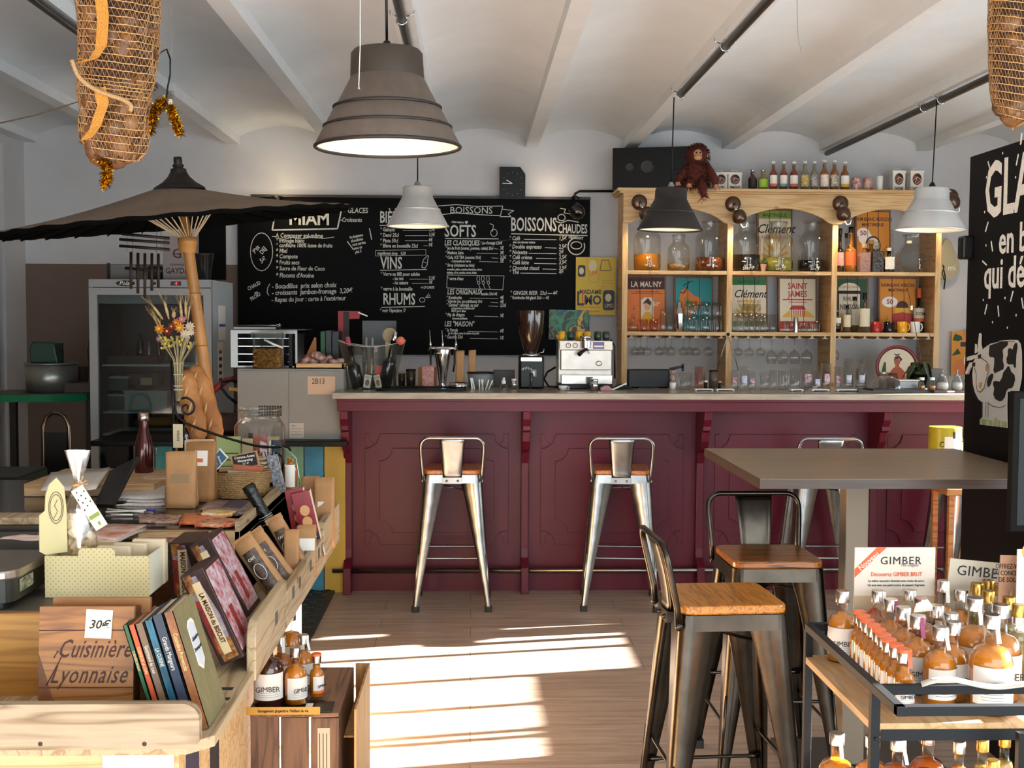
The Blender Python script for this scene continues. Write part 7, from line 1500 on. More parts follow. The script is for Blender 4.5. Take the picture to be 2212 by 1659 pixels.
cb = [('dark green book, first of the leaning row', 335, 346, 1522, .240, mat('book_green', '1e5230', .55), 'CUISINIÈRE BASQUE', tg), ('orange red book beside the green one', 347, 361, 1524, .240, mat('book_orange', 'b04a24', .55), 'CUISINE DE LA LOIRE', tg), ('taupe book between orange and teal', 362, 380, 1527, .243, mat('book_taupe', '6c5844', .6), 'Gourmand de tout', tw_),
      ('teal marbled book in the leaning row', 384, 402, 1540, .25, mat('book_teal', '14647e', .5, c2='0c3040', vs=30, stretch=(6, 1, .4)), 'LA CUISINE', tw_), ('navy book beside the olive one', 404, 427, 1552, .262, mat('book_navy', '232e42', .55), 'Grands Mangeurs', tw_)]
for a in cb: book(*a)
ol = mat('book_olive', '7d7450', .7, var=.15, vs=30)
t = book('large olive book with a pale octagonal label, last of the leaning row', 431, 452, 1552, .268, mat('book_leather', '9a6232', .5, c2='6a3c1c', vs=25), 'Cuisinière Provençale', tg, dep=.18, cover=ol)
b = MB(Matrix.Translation(((452-431)/F*2.60+.0006, .09, .17)) @ Matrix.Rotation(PI/2, 4, 'Z')); b.prism([(-.03, .045), (-.015, .055), (.015, .055), (.03, .045), (.03, -.045), (0, -.062), (-.03, -.045)], -.0006, 0, white); b.prism([(-.026, .041), (0, .05), (.026, .041), (.026, -.041), (0, -.055), (-.026, -.041)], -.0012, -.0006, mat('label_pale', 'c8ccd4', .7)); b.text('Cuisinière', .014, ink, Tm(0, -.0016, .012), shear=.4); b.text('Provençale', .014, ink, Tm(0, -.0016, -.012), shear=.4); b.build('cover_label', t)
# biscuit boxes
bbr = mat('biscuit_brown', '331c18', .45); pic = mat('biscuit_picture', 'c9bcc4', .6, c2='9a3034', vs=42, stretch=(1, 1, 1)); pic2 = mat('biscuit_grain', 'b07a30', .6, c2='5a2a18', vs=60); bei = mat('ribbon', 'd8c498', .6)
def bbox(lab, pxl, pyl, Y, tilt, w=.062, d=.18, h=.25, lift=0):
    x = at(pxl, pyl, Y).x; z = max(DZ+.002, at(pxl, pyl, Y).z); t = thing('biscuit_box', lab, 'biscuit box', (x, Y, z), (0, tilt, 0), 'brown picture boxes of biscuits')
    b = MB(); b.box(0, w, 0, d, 0, h, bbr); b.build('box', t, bevel=.0015)
    b = MB(); y_ = -.0008; b.prism([(w*.12, h*.95), (w*.6, h*.95), (w*.85, h*.5), (w*.8, h*.06), (w*.3, h*.04), (w*.1, h*.5)], y_, 0, mat('biscuit_lilac', 'a89aa8', .6, c2='6a5a60', vs=30)); b.prism([(w*.08, h*.98), (w*.4, h*.98), (w*.42, h*.82), (w*.1, h*.75)], y_-.0003, 0, pic2); b.prism([(w*.1, h*.72), (w*.3, h*.7), (w*.35, h*.1), (w*.12, h*.12)], y_-.0003, 0, mat('biscuit_red', '9a2a22', .6, c2='5a1a14', vs=50)); b.prism([(w*.2, h*.3), (w*.85, h*.24), (w*.85, h*.04), (w*.2, h*.03)], y_-.0004, 0, pic2)
    b.prism([(w*.32, h*.88), (w*.66, h*.88), (w*.66, h*.1), (w*.32, h*.1)], y_-.0006, 0, bei); b.text('LA MAISON du BISCUIT', w*.27, mat('biscuit_ink', '4a1c18', .6), Matrix.Translation((w*.5, y_-.0012, h*.49)) @ Matrix.Rotation(PI/2, 4, 'Y'), sx=.8, bold=.0004); b.build('spine_print', t)
    b = MB(); b.box(w, w+.0006, .012, d-.012, .015, h-.012, pic); b.box(w+.0006, w+.001, d*.35, d*.55, h*.15, h*.5, mat('biscuit_red', '', 0)); b.build('cover_print', t); return t
bbox('upper brown biscuit box leaning before the champagne bottle', 497, 1352, 3.36, -.47); bbox('lower brown biscuit box leaning right behind the olive book', 478, 1440, 3.02, -.42)
bbox('brown biscuit box standing behind the cream display box', 372, 1300, 3.45, -.05, h=.17, w=.075)
# coffee pouches, bottle, cookies
def coffee(lab, px, py, Y, tilt, w=.07, h=.19, m=None):
    p = at(px, py, Y); z = max(DZ+.002, p.z); t = thing('coffee_pouch', lab, 'pouch', (p.x, Y, z), (0, tilt, 0), 'kraft coffee pouches in the side tray')
    b = MB(); b.grid(lambda u, v: (w*.5+(w*.5)*math.cos(2*PI*u)*(1 if v < .8 else .96), .03+.03*math.sin(2*PI*u)*(1-v**3), h*v), 16, 8, kraft); b.box(0, w, .027, .033, h*.9, h, kraft); b.build('body', t, solid=.001)
    b = MB(); b.grid(lambda u, v: (w*.5-(w*.44)*math.cos(PI*u), .03-.0325*math.sin(PI*u)*(1-(.05+.7*v)**3)-.001, h*(.05+.7*v)), 12, 6, mat('coffee_label', '211a18', .5, c2='6c584c', vs=55)); b.tube([(w*.5+.016*math.cos(a*PI/8), -.004, h*.38+.026*math.sin(a*PI/8)) for a in range(16)], .0012, white, 4, closed=True); b.text('CAFÉ', .013, white, Tm(w*.5, -.005, h*.62), sx=.8); b.build('label', t); return t
coffee('front coffee pouch leaning beside the upper biscuit box', 572, 1290, 3.62, -.60); coffee('second coffee pouch leaning behind the front one', 596, 1270, 3.80, -.62); coffee('rear coffee pouch with folded kraft top before the black bottle', 628, 1235, 4.02, -.5, .06)
p = at(648, 1215, 4.12); t = make_bottle('champagne_bottle', 'big black champagne bottle leaning in the side tray', (p.x, 4.12, DZ+.012), .36, .052, .019, .10, dkb2, sh=.13, group=None, n=24); t.rotation_euler = (0.05, -.50, 0)
b = MB(); b.lathe([(.0205, .24), (.02, .30), (.0215, .34), (.023, .345), (.022, .362), (0, .364)], mat('black_foil', '0c0b0b', .35, bump=.5, bs=60), 20); b.build('foil', t); b = MB()
for z in (.195, .205, .222, .23): b.tube([((.028 if z < .21 else .024)*math.cos(a*PI/12), (.028 if z < .21 else .024)*math.sin(a*PI/12), z+.012) for a in range(24)], .0008, white, 4, closed=True)
b.build('neck_rings', t)
ckr = mat('cookie_red', '8e1420', .35, var=.2, vs=20)
def cookies(lab, px, py, Y, w, h, tilt):
    p = at(px, py, Y); t = thing('cookie_pack', lab, 'cookie pack', (p.x, Y, max(DZ+.002, p.z)), (0, tilt, 0.1), 'red cookie packs in the side tray')
    b = MB(); b.box(0, w, 0, .04, 0, h, ckr); b.box(w*.3, w*.95, -.001, 0, .01, h*.38, mat('cookie_dark', '2a100e', .5)); b.build('pack', t, bevel=.003)
    b = MB(); 
    for v in (.72, .55): b.prism([(w*.5+.018*math.cos(a*PI/10), h*v+.02*math.sin(a*PI/10)) for a in range(20)], -.0015, 0, mat('cookie_tan', 'd8a46c', .7))
    for j in range(4): b.box(w*.45, w*.8, -.0018, -.001, h*(.3-.05*j), h*(.315-.05*j), white)
    b.box(w*.96, w+.001, -.001, .041, 0, h, mat('cookie_side', 'e0c8b4', .6)); b.build('print', t)
cookies('red cookie pack with two round biscuits, the nearer the basket', 640, 1195, 4.42, .07, .235, -.18); cookies('red cookie pack with two round biscuits, beside the brown bags', 662, 1210, 4.40, .07, .25, -.22)
pouch('brown kraft bag with white label at the far end of the side tray', 678, 722, 1032, 4.72, kraft, z=DZ, depth=.035, label_m=white); pouch('brown kraft bag behind the red cookie packs', 650, 690, 1030, 4.80, kraft, z=DZ, depth=.035)
pouch('folded kraft pouch with white and black label beside the black bottle', 640, 682, 1135, 4.2, kraft, z=DZ, depth=.03, prints=[('r', .1, .9, .0, .45, ink), ('r', .1, .95, .5, .8, white), ('t', 'CAFÉ', .5, .2, .14, white)]); pouch('narrow kraft pouch standing before the white labelled one', 612, 645, 1145, 4.0, kraft, z=DZ, depth=.03)
# cream display box with header card
Y = 3.0; x0, x1 = at(97, 1260, Y).x, at(322, 1260, Y).x; w = x1-x0; h = .104
t = thing('display_box', 'cream dotted cardboard display box with a round logo header', 'box', ((x0+x1)/2, Y, TA+.001))
def dots():
    m, nt, b_ = _new('dotted_cream'); tc = nt.nodes.new('ShaderNodeTexCoord'); mp = nt.nodes.new('ShaderNodeMapping'); mp.inputs['Rotation'].default_value = (0, PI/4, 0); mp.inputs['Scale'].default_value = (105, 0.001, 105); v = nt.nodes.new('ShaderNodeTexVoronoi'); v.inputs['Randomness'].default_value = 0; v.inputs['Scale'].default_value = 1
    r = nt.nodes.new('ShaderNodeValToRGB'); r.color_ramp.elements[0].position = .14; r.color_ramp.elements[1].position = .2; r.color_ramp.elements[0].color = lin('9a8c5c'); r.color_ramp.elements[1].color = lin('cbbc8c')
    nt.links.new(tc.outputs['Object'], mp.inputs[0]); nt.links.new(mp.outputs[0], v.inputs['Vector']); nt.links.new(v.outputs['Distance'], r.inputs[0]); nt.links.new(r.outputs[0], b_.inputs['Base Color']); b_.inputs['Roughness'].default_value = .6; return m
dm = dots(); crm = mat('cream_inside', 'cfc08e', .7)
b = MB(); b.box(-w/2, w/2, 0, .003, 0, h, dm); b.prism(rrect(-.045, .045, h-.02, h+.02, .012), -.0006, .0028, dm); b.box(w/2-.003, w/2, .003, .19, 0, h, mat('cream_side', 'cfcdb8', .6)); b.box(-w/2, -w/2+.003, .003, .19, 0, h, crm); b.box(-w/2, w/2, .187, .19, 0, h, crm); b.box(-w/2, w/2, .003, .187, 0, .003, crm); b.build('tray', t)
b = MB(Tm(-w/2+.0, .02, h, -.05, .02, .85)); b.prism([(-.005, 0), (.055, 0), (.055, .11), (.05, .165), (.03, .19), (.01, .175), (.0, .15), (-.003, .11), (-.018, .10), (-.02, .01)], 0, .003, crm)
for rr_ in (1, .82): b.tube([(.026+.02*rr_*math.cos(a*PI/10), -.001, .115+.04*rr_*math.sin(a*PI/10)) for a in range(20)], .0008, mat('logo_brown', '5a4a3a', .7), 4, closed=True)
b.tube([(.02, -.001, .09), (.03, -.001, .105), (.022, -.001, .12), (.03, -.001, .135)], .0008, mat('logo_brown', '', 0), 4); b.build('header_card', t)
b = MB(); 
for (dx, dy, a) in ((.02, .06, .1), (.05, .10, -.1), (.09, .13, .0)): b.box(dx-.04, dx+.045, dy, dy+.02, .004, h+.018-.01*abs(a)*5, mat('beige_carton', 'cdbb9c', .7))
b.build('cartons', t, bevel=.004)
cel = glass('cellophane', 'f0ece6', .26, .15); t = thing('candy_bag', 'cellophane bag of wrapped caramels with a green printed tag', 'bag', (at(168, 1195, 3.08).x, 3.09, TA+.006)); o_ = Vector(t.location)
hh = at(168, 978, 3.08).z-TA; b = MB()
b.grid(lambda u, v: ((.047*(1-.15*v) if v < .6 else .036*max(.22, (1-(v-.6)*4.5)) if v < .78 else .01+.10*(v-.78))*math.cos(2*PI*u)*(1+.12*math.sin(5*2*PI*u+9*v)), (.03*(1 if v < .6 else max(.3, 1-(v-.6)*4)))*math.sin(2*PI*u)*(1+.1*math.sin(4*2*PI*u)), hh*v), 30, 22, cel); b.build('wrap', t)
rr = random.Random(8)
for i in range(34):
    b = MB(); b.box(-.012, .012, -.009, .009, -.008, .008, mat('caramel', 'd8b078', .4, c2='e8dcc4', vs=60)); v = rr.uniform(.03, .52); b.build('caramel', t, loc=(rr.uniform(-.032, .032), rr.uniform(-.02, .015), hh*v), rot=(rr.uniform(0, 3), rr.uniform(0, 3), 0), bevel=.003)
b = MB(); z_ = hh*.745; b.tube([(.012*math.cos(a), .01*math.sin(a), z_+.002*math.sin(3*a)) for a in [q*PI/6 for q in range(13)]], .004, mat('raffia', 'd8a868', .7), 6)
for a in (.2, .5, .9, -.2): b.tube([(0, -.01, z_), (.03*math.cos(a), -.015, z_+.03*math.sin(a))], .0012, mat('raffia', '', 0), 4)
b.build('raffia_tie', t)
b = MB(Tm(.005, -.032, z_-.004, 0, -.55, 0)); b.box(-.015, .019, 0, .001, -.118, 0, mat('tag_cream', 'e2dfc6', .6)); b.box(-.012, .016, -.001, 0, -.088, -.078, mat('tag_green', '8a9a3c', .6)); b.box(.0, .006, -.001, 0, -.11, -.1, mat('tag_green', '', 0))
for i in range(9): b.box(-.012+(i*7 % 5)*.006, -.009+(i*7 % 5)*.006, -.001, 0, -.06+i*.006, -.056+i*.006, ink)
b.build('tag', t)
# kitchen scale
t = thing('kitchen_scale', 'kitchen scale with a steel plate and dark body at the left edge', 'scale', (at(20, 1240, 3.0).x, 3.0, TA+.001)); ox = at(20, 1240, 3.0).x; xr = at(96, 1215, 3.05).x-ox
b = MB(); b.prism(rrect(-.25, xr, -.15, .13, .05, 6), .073, .096, mat('plate_brushed', 'a59a8c', .3, .9), 'xy'); b.build('plate', t, bevel=.005); b = MB(); b.prism(rrect(-.24, xr-.012, -.14, .12, .04), .018, .073, mat('scale_body', '24241c', .4), 'xy'); b.box(xr-.011, xr-.01, -.09, .0, .035, .066, mat('scale_label', 'a8a888', .6, c2='3a3a2a', vs=90)); b.build('body', t)
for x in (-.1, xr-.05): b = MB(); b.lathe([(.018, 0), (.018, .018)], black_p, 12, (x, -.1, 0)); b.build('foot', t)
pz = at(50, 1185, 3.35).z; tag(MB().box(-.22, .07, 0, .32, 0, .07, mat('dark_slab', '38332e', .4)).build('dark_case', None, (at(55, 1190, 3.3).x, 3.22, TA+.001), bevel=.004), 'flat dark case lying behind the kitchen scale', 'case')
b = MB(); b.prism(rrect(-.3, .07, -.05, .05, .02), 0, .022, pny, 'xy'); tag(b.build('cutting_board', None, (at(55, 1170, 3.7).x, 3.68, TA+.075), bevel=.003), 'small pale cutting board with papers behind the scale', 'board')
tag(MB().box(-.3, .08, 3.6-3.7, .05, 0, .073, mat('dark_slab', '', 0)).build('dark_block', None, (at(55, 1170, 3.7).x, 3.7, TA+.001)), 'dark block carrying the small cutting board', 'block')
def sheet(lab, quad, z, m, th=.002, name='paper_sheet', cat='paper', group=None, curl=0.0, prints=None):
    P = [on(x, y, z) for x, y in quad]; c = sum(P, Vector())/4; b = MB()
    def f(u, v):
        p = P[0].lerp(P[1], u).lerp(P[3].lerp(P[2], u), v); return (p.x-c.x, p.y-c.y, z-c.z+curl*(u**3)*(.5+v*.5)+.0015*math.sin(7*u+5*v))
    b.grid(f, 8, 4, m); o_ = b.build(name, None, c, solid=th); return tag(o_, lab, cat, group)
Zt = TB_+.005; pw = mat('paper_white', 'dcd6cc', .7, var=.04, vs=30); pn = mat('printed_paper', 'd6d0c8', .7, c2='b8b2b0', vs=140)
sheet('large creased white paper spread on the wooden slab', [(88, 1060), (207, 1060), (238, 1014), (110, 1020)], TB_+.056, pw, curl=.01)
for k2, (q_, z_, lab) in enumerate((([(246, 1092), (356, 1092), (356, 1066), (262, 1066)], 0, 'lowest white paper of the stack beside the brown bag'), ([(243, 1083), (352, 1084), (357, 1058), (262, 1056)], .008, 'middle sheet of the paper stack beside the brown bag'), ([(234, 1076), (356, 1078), (357, 1054), (266, 1044)], .016, 'top curled sheet of the paper stack beside the brown bag'))): sheet(lab, q_, Zt+z_, pn, .006, curl=.008 if k2 == 2 else 0)
sheet('orange and white magazine lying before the pens', [(196, 1170), (250, 1166), (317, 1134), (205, 1134)], Zt, mat('magazine_orange', 'c86a48', .4, c2='e6d8cc', vs=14), .006, 'magazine', 'magazine'); sheet('second magazine with grey cover below the orange one', [(200, 1178), (262, 1168), (318, 1141), (250, 1150)], Zt-.002, mat('magazine_grey', 'c4c0ba', .4), .004, 'magazine', 'magazine')
for k2, (q_, c_) in enumerate((([(432, 1102), (480, 1103), (500, 1080), (452, 1080)], '6a4a48'), ([(470, 1104), (540, 1104), (556, 1082), (498, 1080)], '46405a'), ([(440, 1112), (530, 1113), (548, 1098), (456, 1098)], '565052'), ([(510, 1112), (548, 1110), (562, 1086), (536, 1084)], '2a2628'))): sheet('dark printed leaflet before the basket, %s' % ('reddish one at the left', 'purple one on top', 'grey one at the front', 'black one at the right')[k2], q_, Zt+.003*k2, mat('leaflet_%s' % ('red', 'purple', 'grey', 'black')[k2], c_, .5, c2='a89890' if k2 != 1 else c_, vs=70), .004, 'leaflet', 'leaflet', 'leaflets on the dark counter')
for k2, (q_, c_, c2_) in enumerate((([(300, 1128), (385, 1130), (392, 1114), (300, 1112)], '7a4038', 'c8b4a0'), ([(386, 1132), (470, 1133), (500, 1112), (400, 1110)], 'c2381e', 'd88a4a'), ([(420, 1137), (500, 1136), (538, 1122), (450, 1122)], 'b82c1a', 'e0b890'), ([(434, 1112), (500, 1114), (512, 1104), (440, 1102)], 'd8a020', 'e8dcc8'))): sheet('small glossy %s on the dark counter top' % ('brown chocolate packet left of the red ones', 'red snack packet in the middle', 'red snack packet nearest the pine rail', 'yellow and white card behind the red packets')[k2], q_, Zt+.002+.004*k2, mat('packet_%s' % ('brown', 'red', 'crimson', 'yellow')[k2], c_, .25, c2=c2_, vs=45), .008, 'snack_packet', 'packet', 'glossy packets on the dark counter')
for k2, (a, c, m_) in enumerate((((228, 1106), (335, 1102), wht_p), ((232, 1100), (330, 1108), white), ((240, 1112), (298, 1112), wht_p))):
    A, B_ = on(*a, Zt+.004), on(*c, Zt+.004); b = MB(); b.tube([Vector(), B_-A], .0035, m_, 8); b.tube([(B_-A)*.82, (B_-A)], .0045, mat('pen_blue', '1e2a8a', .3) if k2 == 0 else grey_p, 8); tag(b.build('pen', None, A), ('white pen with blue cap among the papers', 'white pen crossing the blue capped one', 'short white pen nearest the orange magazine')[k2], 'pen')
sheet('pale yellow note sheet at the far left of the counter', [(15, 1142), (62, 1140), (82, 1126), (32, 1128)], Zt, mat('note_yellow', 'dcd6a8', .7), .001); sheet('white paper under the small cutting board papers', [(0, 1164), (85, 1168), (88, 1155), (20, 1157)], TA+.1, mat('paper_pinkish', 'd8b4a4', .7, c2='e0dcd4', vs=20), .002)
# sausages in film on beige trays near the edge
sheet('long beige card tray at the near edge of the dark top', [(297, 1166), (446, 1162), (450, 1148), (300, 1150)], Zt, mat('card_tray', 'cbb98c', .7, c2='b88a70', vs=25), .006, 'card_tray', 'tray')
b = MB(); b.tube([(-.12, 0, 0), (-.08, 0, .004), (.06, 0, .004), (.1, 0, 0)], [.006, .016, .016, .004], mat('film_pack', 'a8806c', .2, c2='6a3a30', vs=70), 10, flat=1.3); tag(b.build('film_pack', None, on(370, 1175, TA+.03), (0, 0, .05)), 'film wrapped reddish sweets behind the cream display box', 'packet')
# standing bags, bowl, glass, flask
pouch('brown paper bag with clear window standing on the dark counter', 357, 424, 976, 4.3, kraft, z=Zt, depth=.04, yb=1094, prints=[('r', .2, .8, .42, .62, mat('bag_window', 'a98a64', .2, trans=.3))]); pouch('darker brown paper bag with white rolled top behind the windowed one', 402, 466, 955, 4.5, mat('kraft_dark', '9a6c3e', .7, var=.15, vs=14, bump=.3, bs=30), z=Zt, depth=.05, yb=1080, prints=[('r', .3, .75, .62, .95, white), ('r', .4, .6, .7, .78, orange_i)])
t = pouch('white paper bag with orange picture, folded open on top', 398, 462, 950, 4.56, mat('white_bag', 'd8d0c2', .6, c2='c89a60', vs=8), z=Zt, depth=.04, yb=1074)
pot('white porcelain bowl before the steel flask', 309, 358, 1031, on(333, 1058, Zt).y, wht_p, z=Zt, name='bowl', cat='bowl', taper=.75)
def onc(px, py): return on(px, py, Zt).y
Yg = onc(322, 1040); r = W_(304, 340, Yg)/2; make_glass('empty drinking glass beside the brown flask', (at(322, 1000, Yg).x, Yg, Zt), at(322, 967, Yg).z-Zt, r*.75, r, gl, None, 20)
Yf = onc(312, 1045); t = thing('steel_flask', 'brown glossy steel drinking flask with silver cap', 'flask', (at(311, 1000, Yf).x, Yf, Zt)); hf = at(311, 890, Yf).z-Zt; r = .037
b = MB(); b.lathe([(r*.9, 0), (r, .01), (r, hf*.45), (r*.85, hf*.6), (r*.5, hf*.76), (r*.42, hf*.88)], mat('flask_brown', '4a1c18', .15, .5, coat=.5), 24); b.build('body', t); b = MB(); b.lathe([(r*.55, hf*.88), (r*.6, hf*.9), (r*.58, hf*.985), (r*.4, hf)], mat('flask_cap', 'b0a498', .25, 1.0), 20); b.build('cap', t)
t = pot('small jar with yellow label beside the flask', 288, 312, 1022, onc(300, 1046), mat('jar_foot', 'a8a49a', .2), None, z=Zt, name='small_jar', taper=1)
# laptop seen from behind
A, B_, D_ = on(205, 1092, Zt), on(247, 1094, Zt), at(300, 985, 4.55); t = thing('tablet', 'black tablet leaning back steeply beside the paper stack', 'tablet', A); q_ = [Vector(), B_-A, at(300, 988, 4.5)-A, at(238, 1020, 4.45)-A]
b = MB(); n_ = (q_[1]-q_[0]).cross(q_[3]-q_[0]).normalized()*.008; b.add([v-n_ for v in q_]+[v+n_ for v in q_], [(0, 1, 2, 3), (7, 6, 5, 4), (0, 4, 5, 1), (1, 5, 6, 2), (2, 6, 7, 3), (3, 7, 4, 0)], mat('tablet_black', '1a1614', .35)); b.build('case', t, bevel=.003); b = MB(); b.box(.02, .1, .0, .12, 0, .012, black_p); b.build('stand', t)
# basket with soaps and slates
Yb = 4.52; t = thing('wicker_basket', 'round pale wicker basket holding small cartons and price slates', 'basket', (at(517, 1050, Yb).x, Yb, Zt)); r = W_(450, 585, Yb)/2; hb = .09
wk = mat('wicker', 'b08c5c', .8, c2='7a5830', vs=5, bump=1, bs=110); b = MB(); 
for i in range(14): 
    z = .005+i*hb/14; q_ = r*(.82+.18*(i/13)**.7); b.tube([((q_+.0015*(-1)**(a+i))*math.cos(a*PI/22), (q_+.0015*(-1)**(a+i))*.8*math.sin(a*PI/22), z+.01*math.cos(a*PI/22+1)*i/14) for a in range(44)], .0042, wk, 5, closed=True)
b.build('weave', t); b = MB(); b.lathe([(0, .006), (r*.8, .006)], mat('basket_floor', '5a4226', .9), 20, sy=.8, cap=False); b.lathe([(r*.8, .006), (r*.96, hb*.95)], mat('basket_floor', '', 0), 20, sy=.8, cap=False); b.build('lining', t)
bx_ = at(517, 1050, Yb).x
for lab, dx, dy, w, h, m_, ry in (('brick red carton lying in the wicker basket', .03, -.02, .11, .115, mat('carton_red', 'a85a3c', .6), .08), ('pale grey carton before the red one in the basket', .02, -.055, .11, .098, mat('carton_grey', '9a9072', .6), .06), ('small tan carton at the left of the basket', -.045, -.05, .035, .1, kraft, .4)):
    tag(MB(Tm(0, 0, 0, 0, ry, 0)).box(-w/2, w/2, -.012, .012, 0, h-.01, m_).build('soap_carton', None, (bx_+dx, Yb+dy, Zt+.015), bevel=.002), lab, 'carton')
def slate(lab, quad, Y, m_, frame, txts, tw=.01):
    P = [at(x, y, Y) for x, y in quad]; c = sum(P, Vector())/len(P); b = MB(); loc = [(p.x-c.x, p.z-c.z) for p in P]; b.prism(loc, 0, .004, frame); b.prism([(x*.86, z*.86) for x, z in loc], -.001, 0, m_)
    ang = math.atan2(loc[1][1]-loc[0][1], loc[1][0]-loc[0][0])
    for s_, v in txts: b.text(s_, tw, white, Matrix.Translation((-math.sin(ang)*v, -.0015, math.cos(ang)*v)) @ Matrix.Rotation(-ang, 4, 'Y'), shear=.2, bold=.0002)
    b.bar((0, .002, min(z for _, z in loc)), (0, .02, min(z for _, z in loc)-.03), .006, .003, kraft); return tag(b.build('price_slate', None, c), lab, 'price slate')
slate('blue diamond shaped price slate in the basket', [(452, 1000), (462, 1023), (493, 988), (475, 968)][::1], 4.46, mat('slate_blue', '35607a', .7), white, [('Savons', .008), ('doux', -.008)], .012)
slate('black chalk price slate with wooden frame above the basket', [(503, 1014), (562, 1005), (555, 973), (496, 985)], 4.5, mat('slate_black', '1d1815', .7), kraft, [('Comme Avant', .013), ('Shampoing', 0), ('11 €', -.013)], .013)
# wooden crate row with soaps behind the basket, coiled wood, cards
t = thing('soap_crate', 'pale wooden crate filled with small cards behind the basket', 'crate', (at(540, 975, 4.85).x, 4.85, Zt)); w = W_(468, 612, 4.85); b = MB()
for y0 in (0, .14): b.box(-w/2, w/2, y0, y0+.01, 0, .07, pnx)
b.box(-w/2, -w/2+.01, 0, .15, 0, .07, pnx); b.box(w/2-.01, w/2, 0, .15, 0, .07, pnx); b.box(-w/2, w/2, 0, .15, 0, .006, pnx); b.build('crate', t)
for k2, (x0, x1, y0, y1, c_) in enumerate(((468, 520, 943, 975, 'a8b878'), (522, 545, 948, 970, 'd8c8a0'), (546, 575, 940, 972, 'a05040'), (566, 600, 945, 975, 'c0a070'), (532, 542, 938, 955, '2a1a14'))): card('gift_card', 'small upright card in the soap crate, %s' % ('wide light green one', 'cream one beside the green', 'red brown one in the middle', 'tan one at the right', 'dark capped vial shape')[k2], 'card', (at((x0+x1)/2, y1, 4.9).x, 4.9+.012*k2, Zt+.01), W_(x0, x1, 4.9), at((x0+x1)/2, y0, 4.9).z-Zt-.01, .004, mat('gift_%s' % ('green', 'cream', 'red', 'tan', 'dark')[k2], c_, .6), prints=[('r', .1, .9, .3+.15*j, .33+.15*j, grn if k2 == 0 else ink) for j in range(3)])
t = thing('wooden_spiral', 'stack of pale wavy wooden rings right of the basket', 'ornament', (at(566, 1020, 4.62).x, 4.62, Zt)); b = MB()
for i in range(9): b.tube([(.022*math.cos(a*PI/8), .022*math.sin(a*PI/8), .01+.0155*i+.004*math.sin(a*PI/4+i)) for a in range(16)], .0055, pny, 6, closed=True)
b.build('rings', t)
b = MB(Tm(0, 0, 0, 0, -.22, 0)); b.box(-.022, .022, 0, .012, 0, .15, mat('patterned_pack', '2e3038', .5, c2='a8aab0', vs=90)); tag(b.build('patterned_pack', None, (at(606, 1050, 4.6).x, 4.6, Zt), bevel=.002), 'dark blue patterned pack leaning right of the wooden rings', 'pack')
make_bottle('oil_bottle', 'square amber bottle with white label beside the patterned pack', (at(628, 1035, 4.7).x, 4.7, Zt), .125, .026, .012, .02, amg, lab=white, lz=(.1, .8), half=.8, sh=.02); b = MB(); b.tube([at(x, y, 4.62)-at(640, 1100, 4.62) for x, y in ((600, 960), (625, 975), (640, 990), (646, 1030), (648, 1060))], .0012, chrome, 5); tag(b.build('wire_hook', None, at(640, 1100, 4.62)), 'thin shiny wire bent over the amber bottle', 'wire')
# big glass jar with corks and hanging slate tag
Yj = 4.98; rj = W_(507, 615, Yj)/2; zj = at(560, 984, Yj).z; t = thing('candy_jar', 'large empty glass jar with wide rim before the grey appliance', 'jar', (at(561, 930, Yj).x, Yj, Zt)); hj = at(561, 884, Yj).z-Zt
b = MB(); b.lathe([(rj*.8, 0), (rj*.97, .02), (rj, .05), (rj, hj-.07), (rj*.85, hj-.045), (rj*.78, hj-.035), (rj*.8, hj-.02), (rj*.86, hj-.012), (rj*.86, hj)], gl, 36, cap=False); b.lathe([(0, .004), (rj*.8, .004)], gl, 30, cap=False); b.tube([(rj*.86*math.cos(a*PI/18), rj*.86*math.sin(a*PI/18), hj) for a in range(36)], .003, gl, 6, closed=True); b.build('jar_body', t)
b = MB(); rr = random.Random(2)
for i in range(16): b.ball((rr.uniform(-.06, .06), rr.uniform(-.06, .06), .02+rr.uniform(0, .04)), .018, mat('jar_sweets', 'b88a5c', .6, c2='8a3a30', vs=20), 7, (1, .7, .6))
b.build('sweets', t); b = MB(Tm(rj*.72, -rj*.72, hj*.28, 0, .05, .5)); b.box(-.022, .022, 0, .002, 0, .09, mat('tag_navy', '22303e', .6)); b.text('Citron', .014, white, Tm(0, -.001, .065), shear=.2); b.text('2,50', .014, white, Tm(0, -.001, .035), shear=.2); b.build('slate_tag', t)
# iron stand, bouquet, tag, baguettes
iron = mat('wrought_iron', '1c1714', .35, .5); Yi = 4.85; o_ = at(375, 970, Yi); o_.z = Zt; t = thing('iron_stand', 'black wrought iron stand with a spiral scroll and long curved arm', 'stand', o_)
b = MB(); b.tube([Vector((0, 0, 0)), at(374, 860, Yi)-o_, at(370, 780, Yi)-o_], .0055, iron, 8); b.lathe([(.05, 0), (.05, .006)], iron, 20); b.build('post', t)
b = MB(); sp = [(376, 866), (392, 861), (405, 860), (416, 868), (420, 880), (415, 891), (404, 895), (395, 889), (394, 880), (400, 875), (406, 878), (405, 883)]; b.tube(cr([at(x, y, Yi)-o_ for x, y in sp]), .0045, iron, 8); b.build('scroll', t)
b = MB(); b.tube(cr([at(x, y, Yi-.05*i/9)-o_ for i, (x, y) in enumerate(((378, 875), (382, 895), (395, 910), (425, 924), (465, 938), (510, 952), (550, 962), (590, 966), (620, 965), (628, 975)))]), .005, iron, 8); b.build('arm', t)
b = MB(); b.tube([at(x, y, Yi-.08)-o_ for x, y in ((595, 978), (608, 985), (612, 1000), (610, 1020))], .005, iron, 8); b.build('hook_end', t)
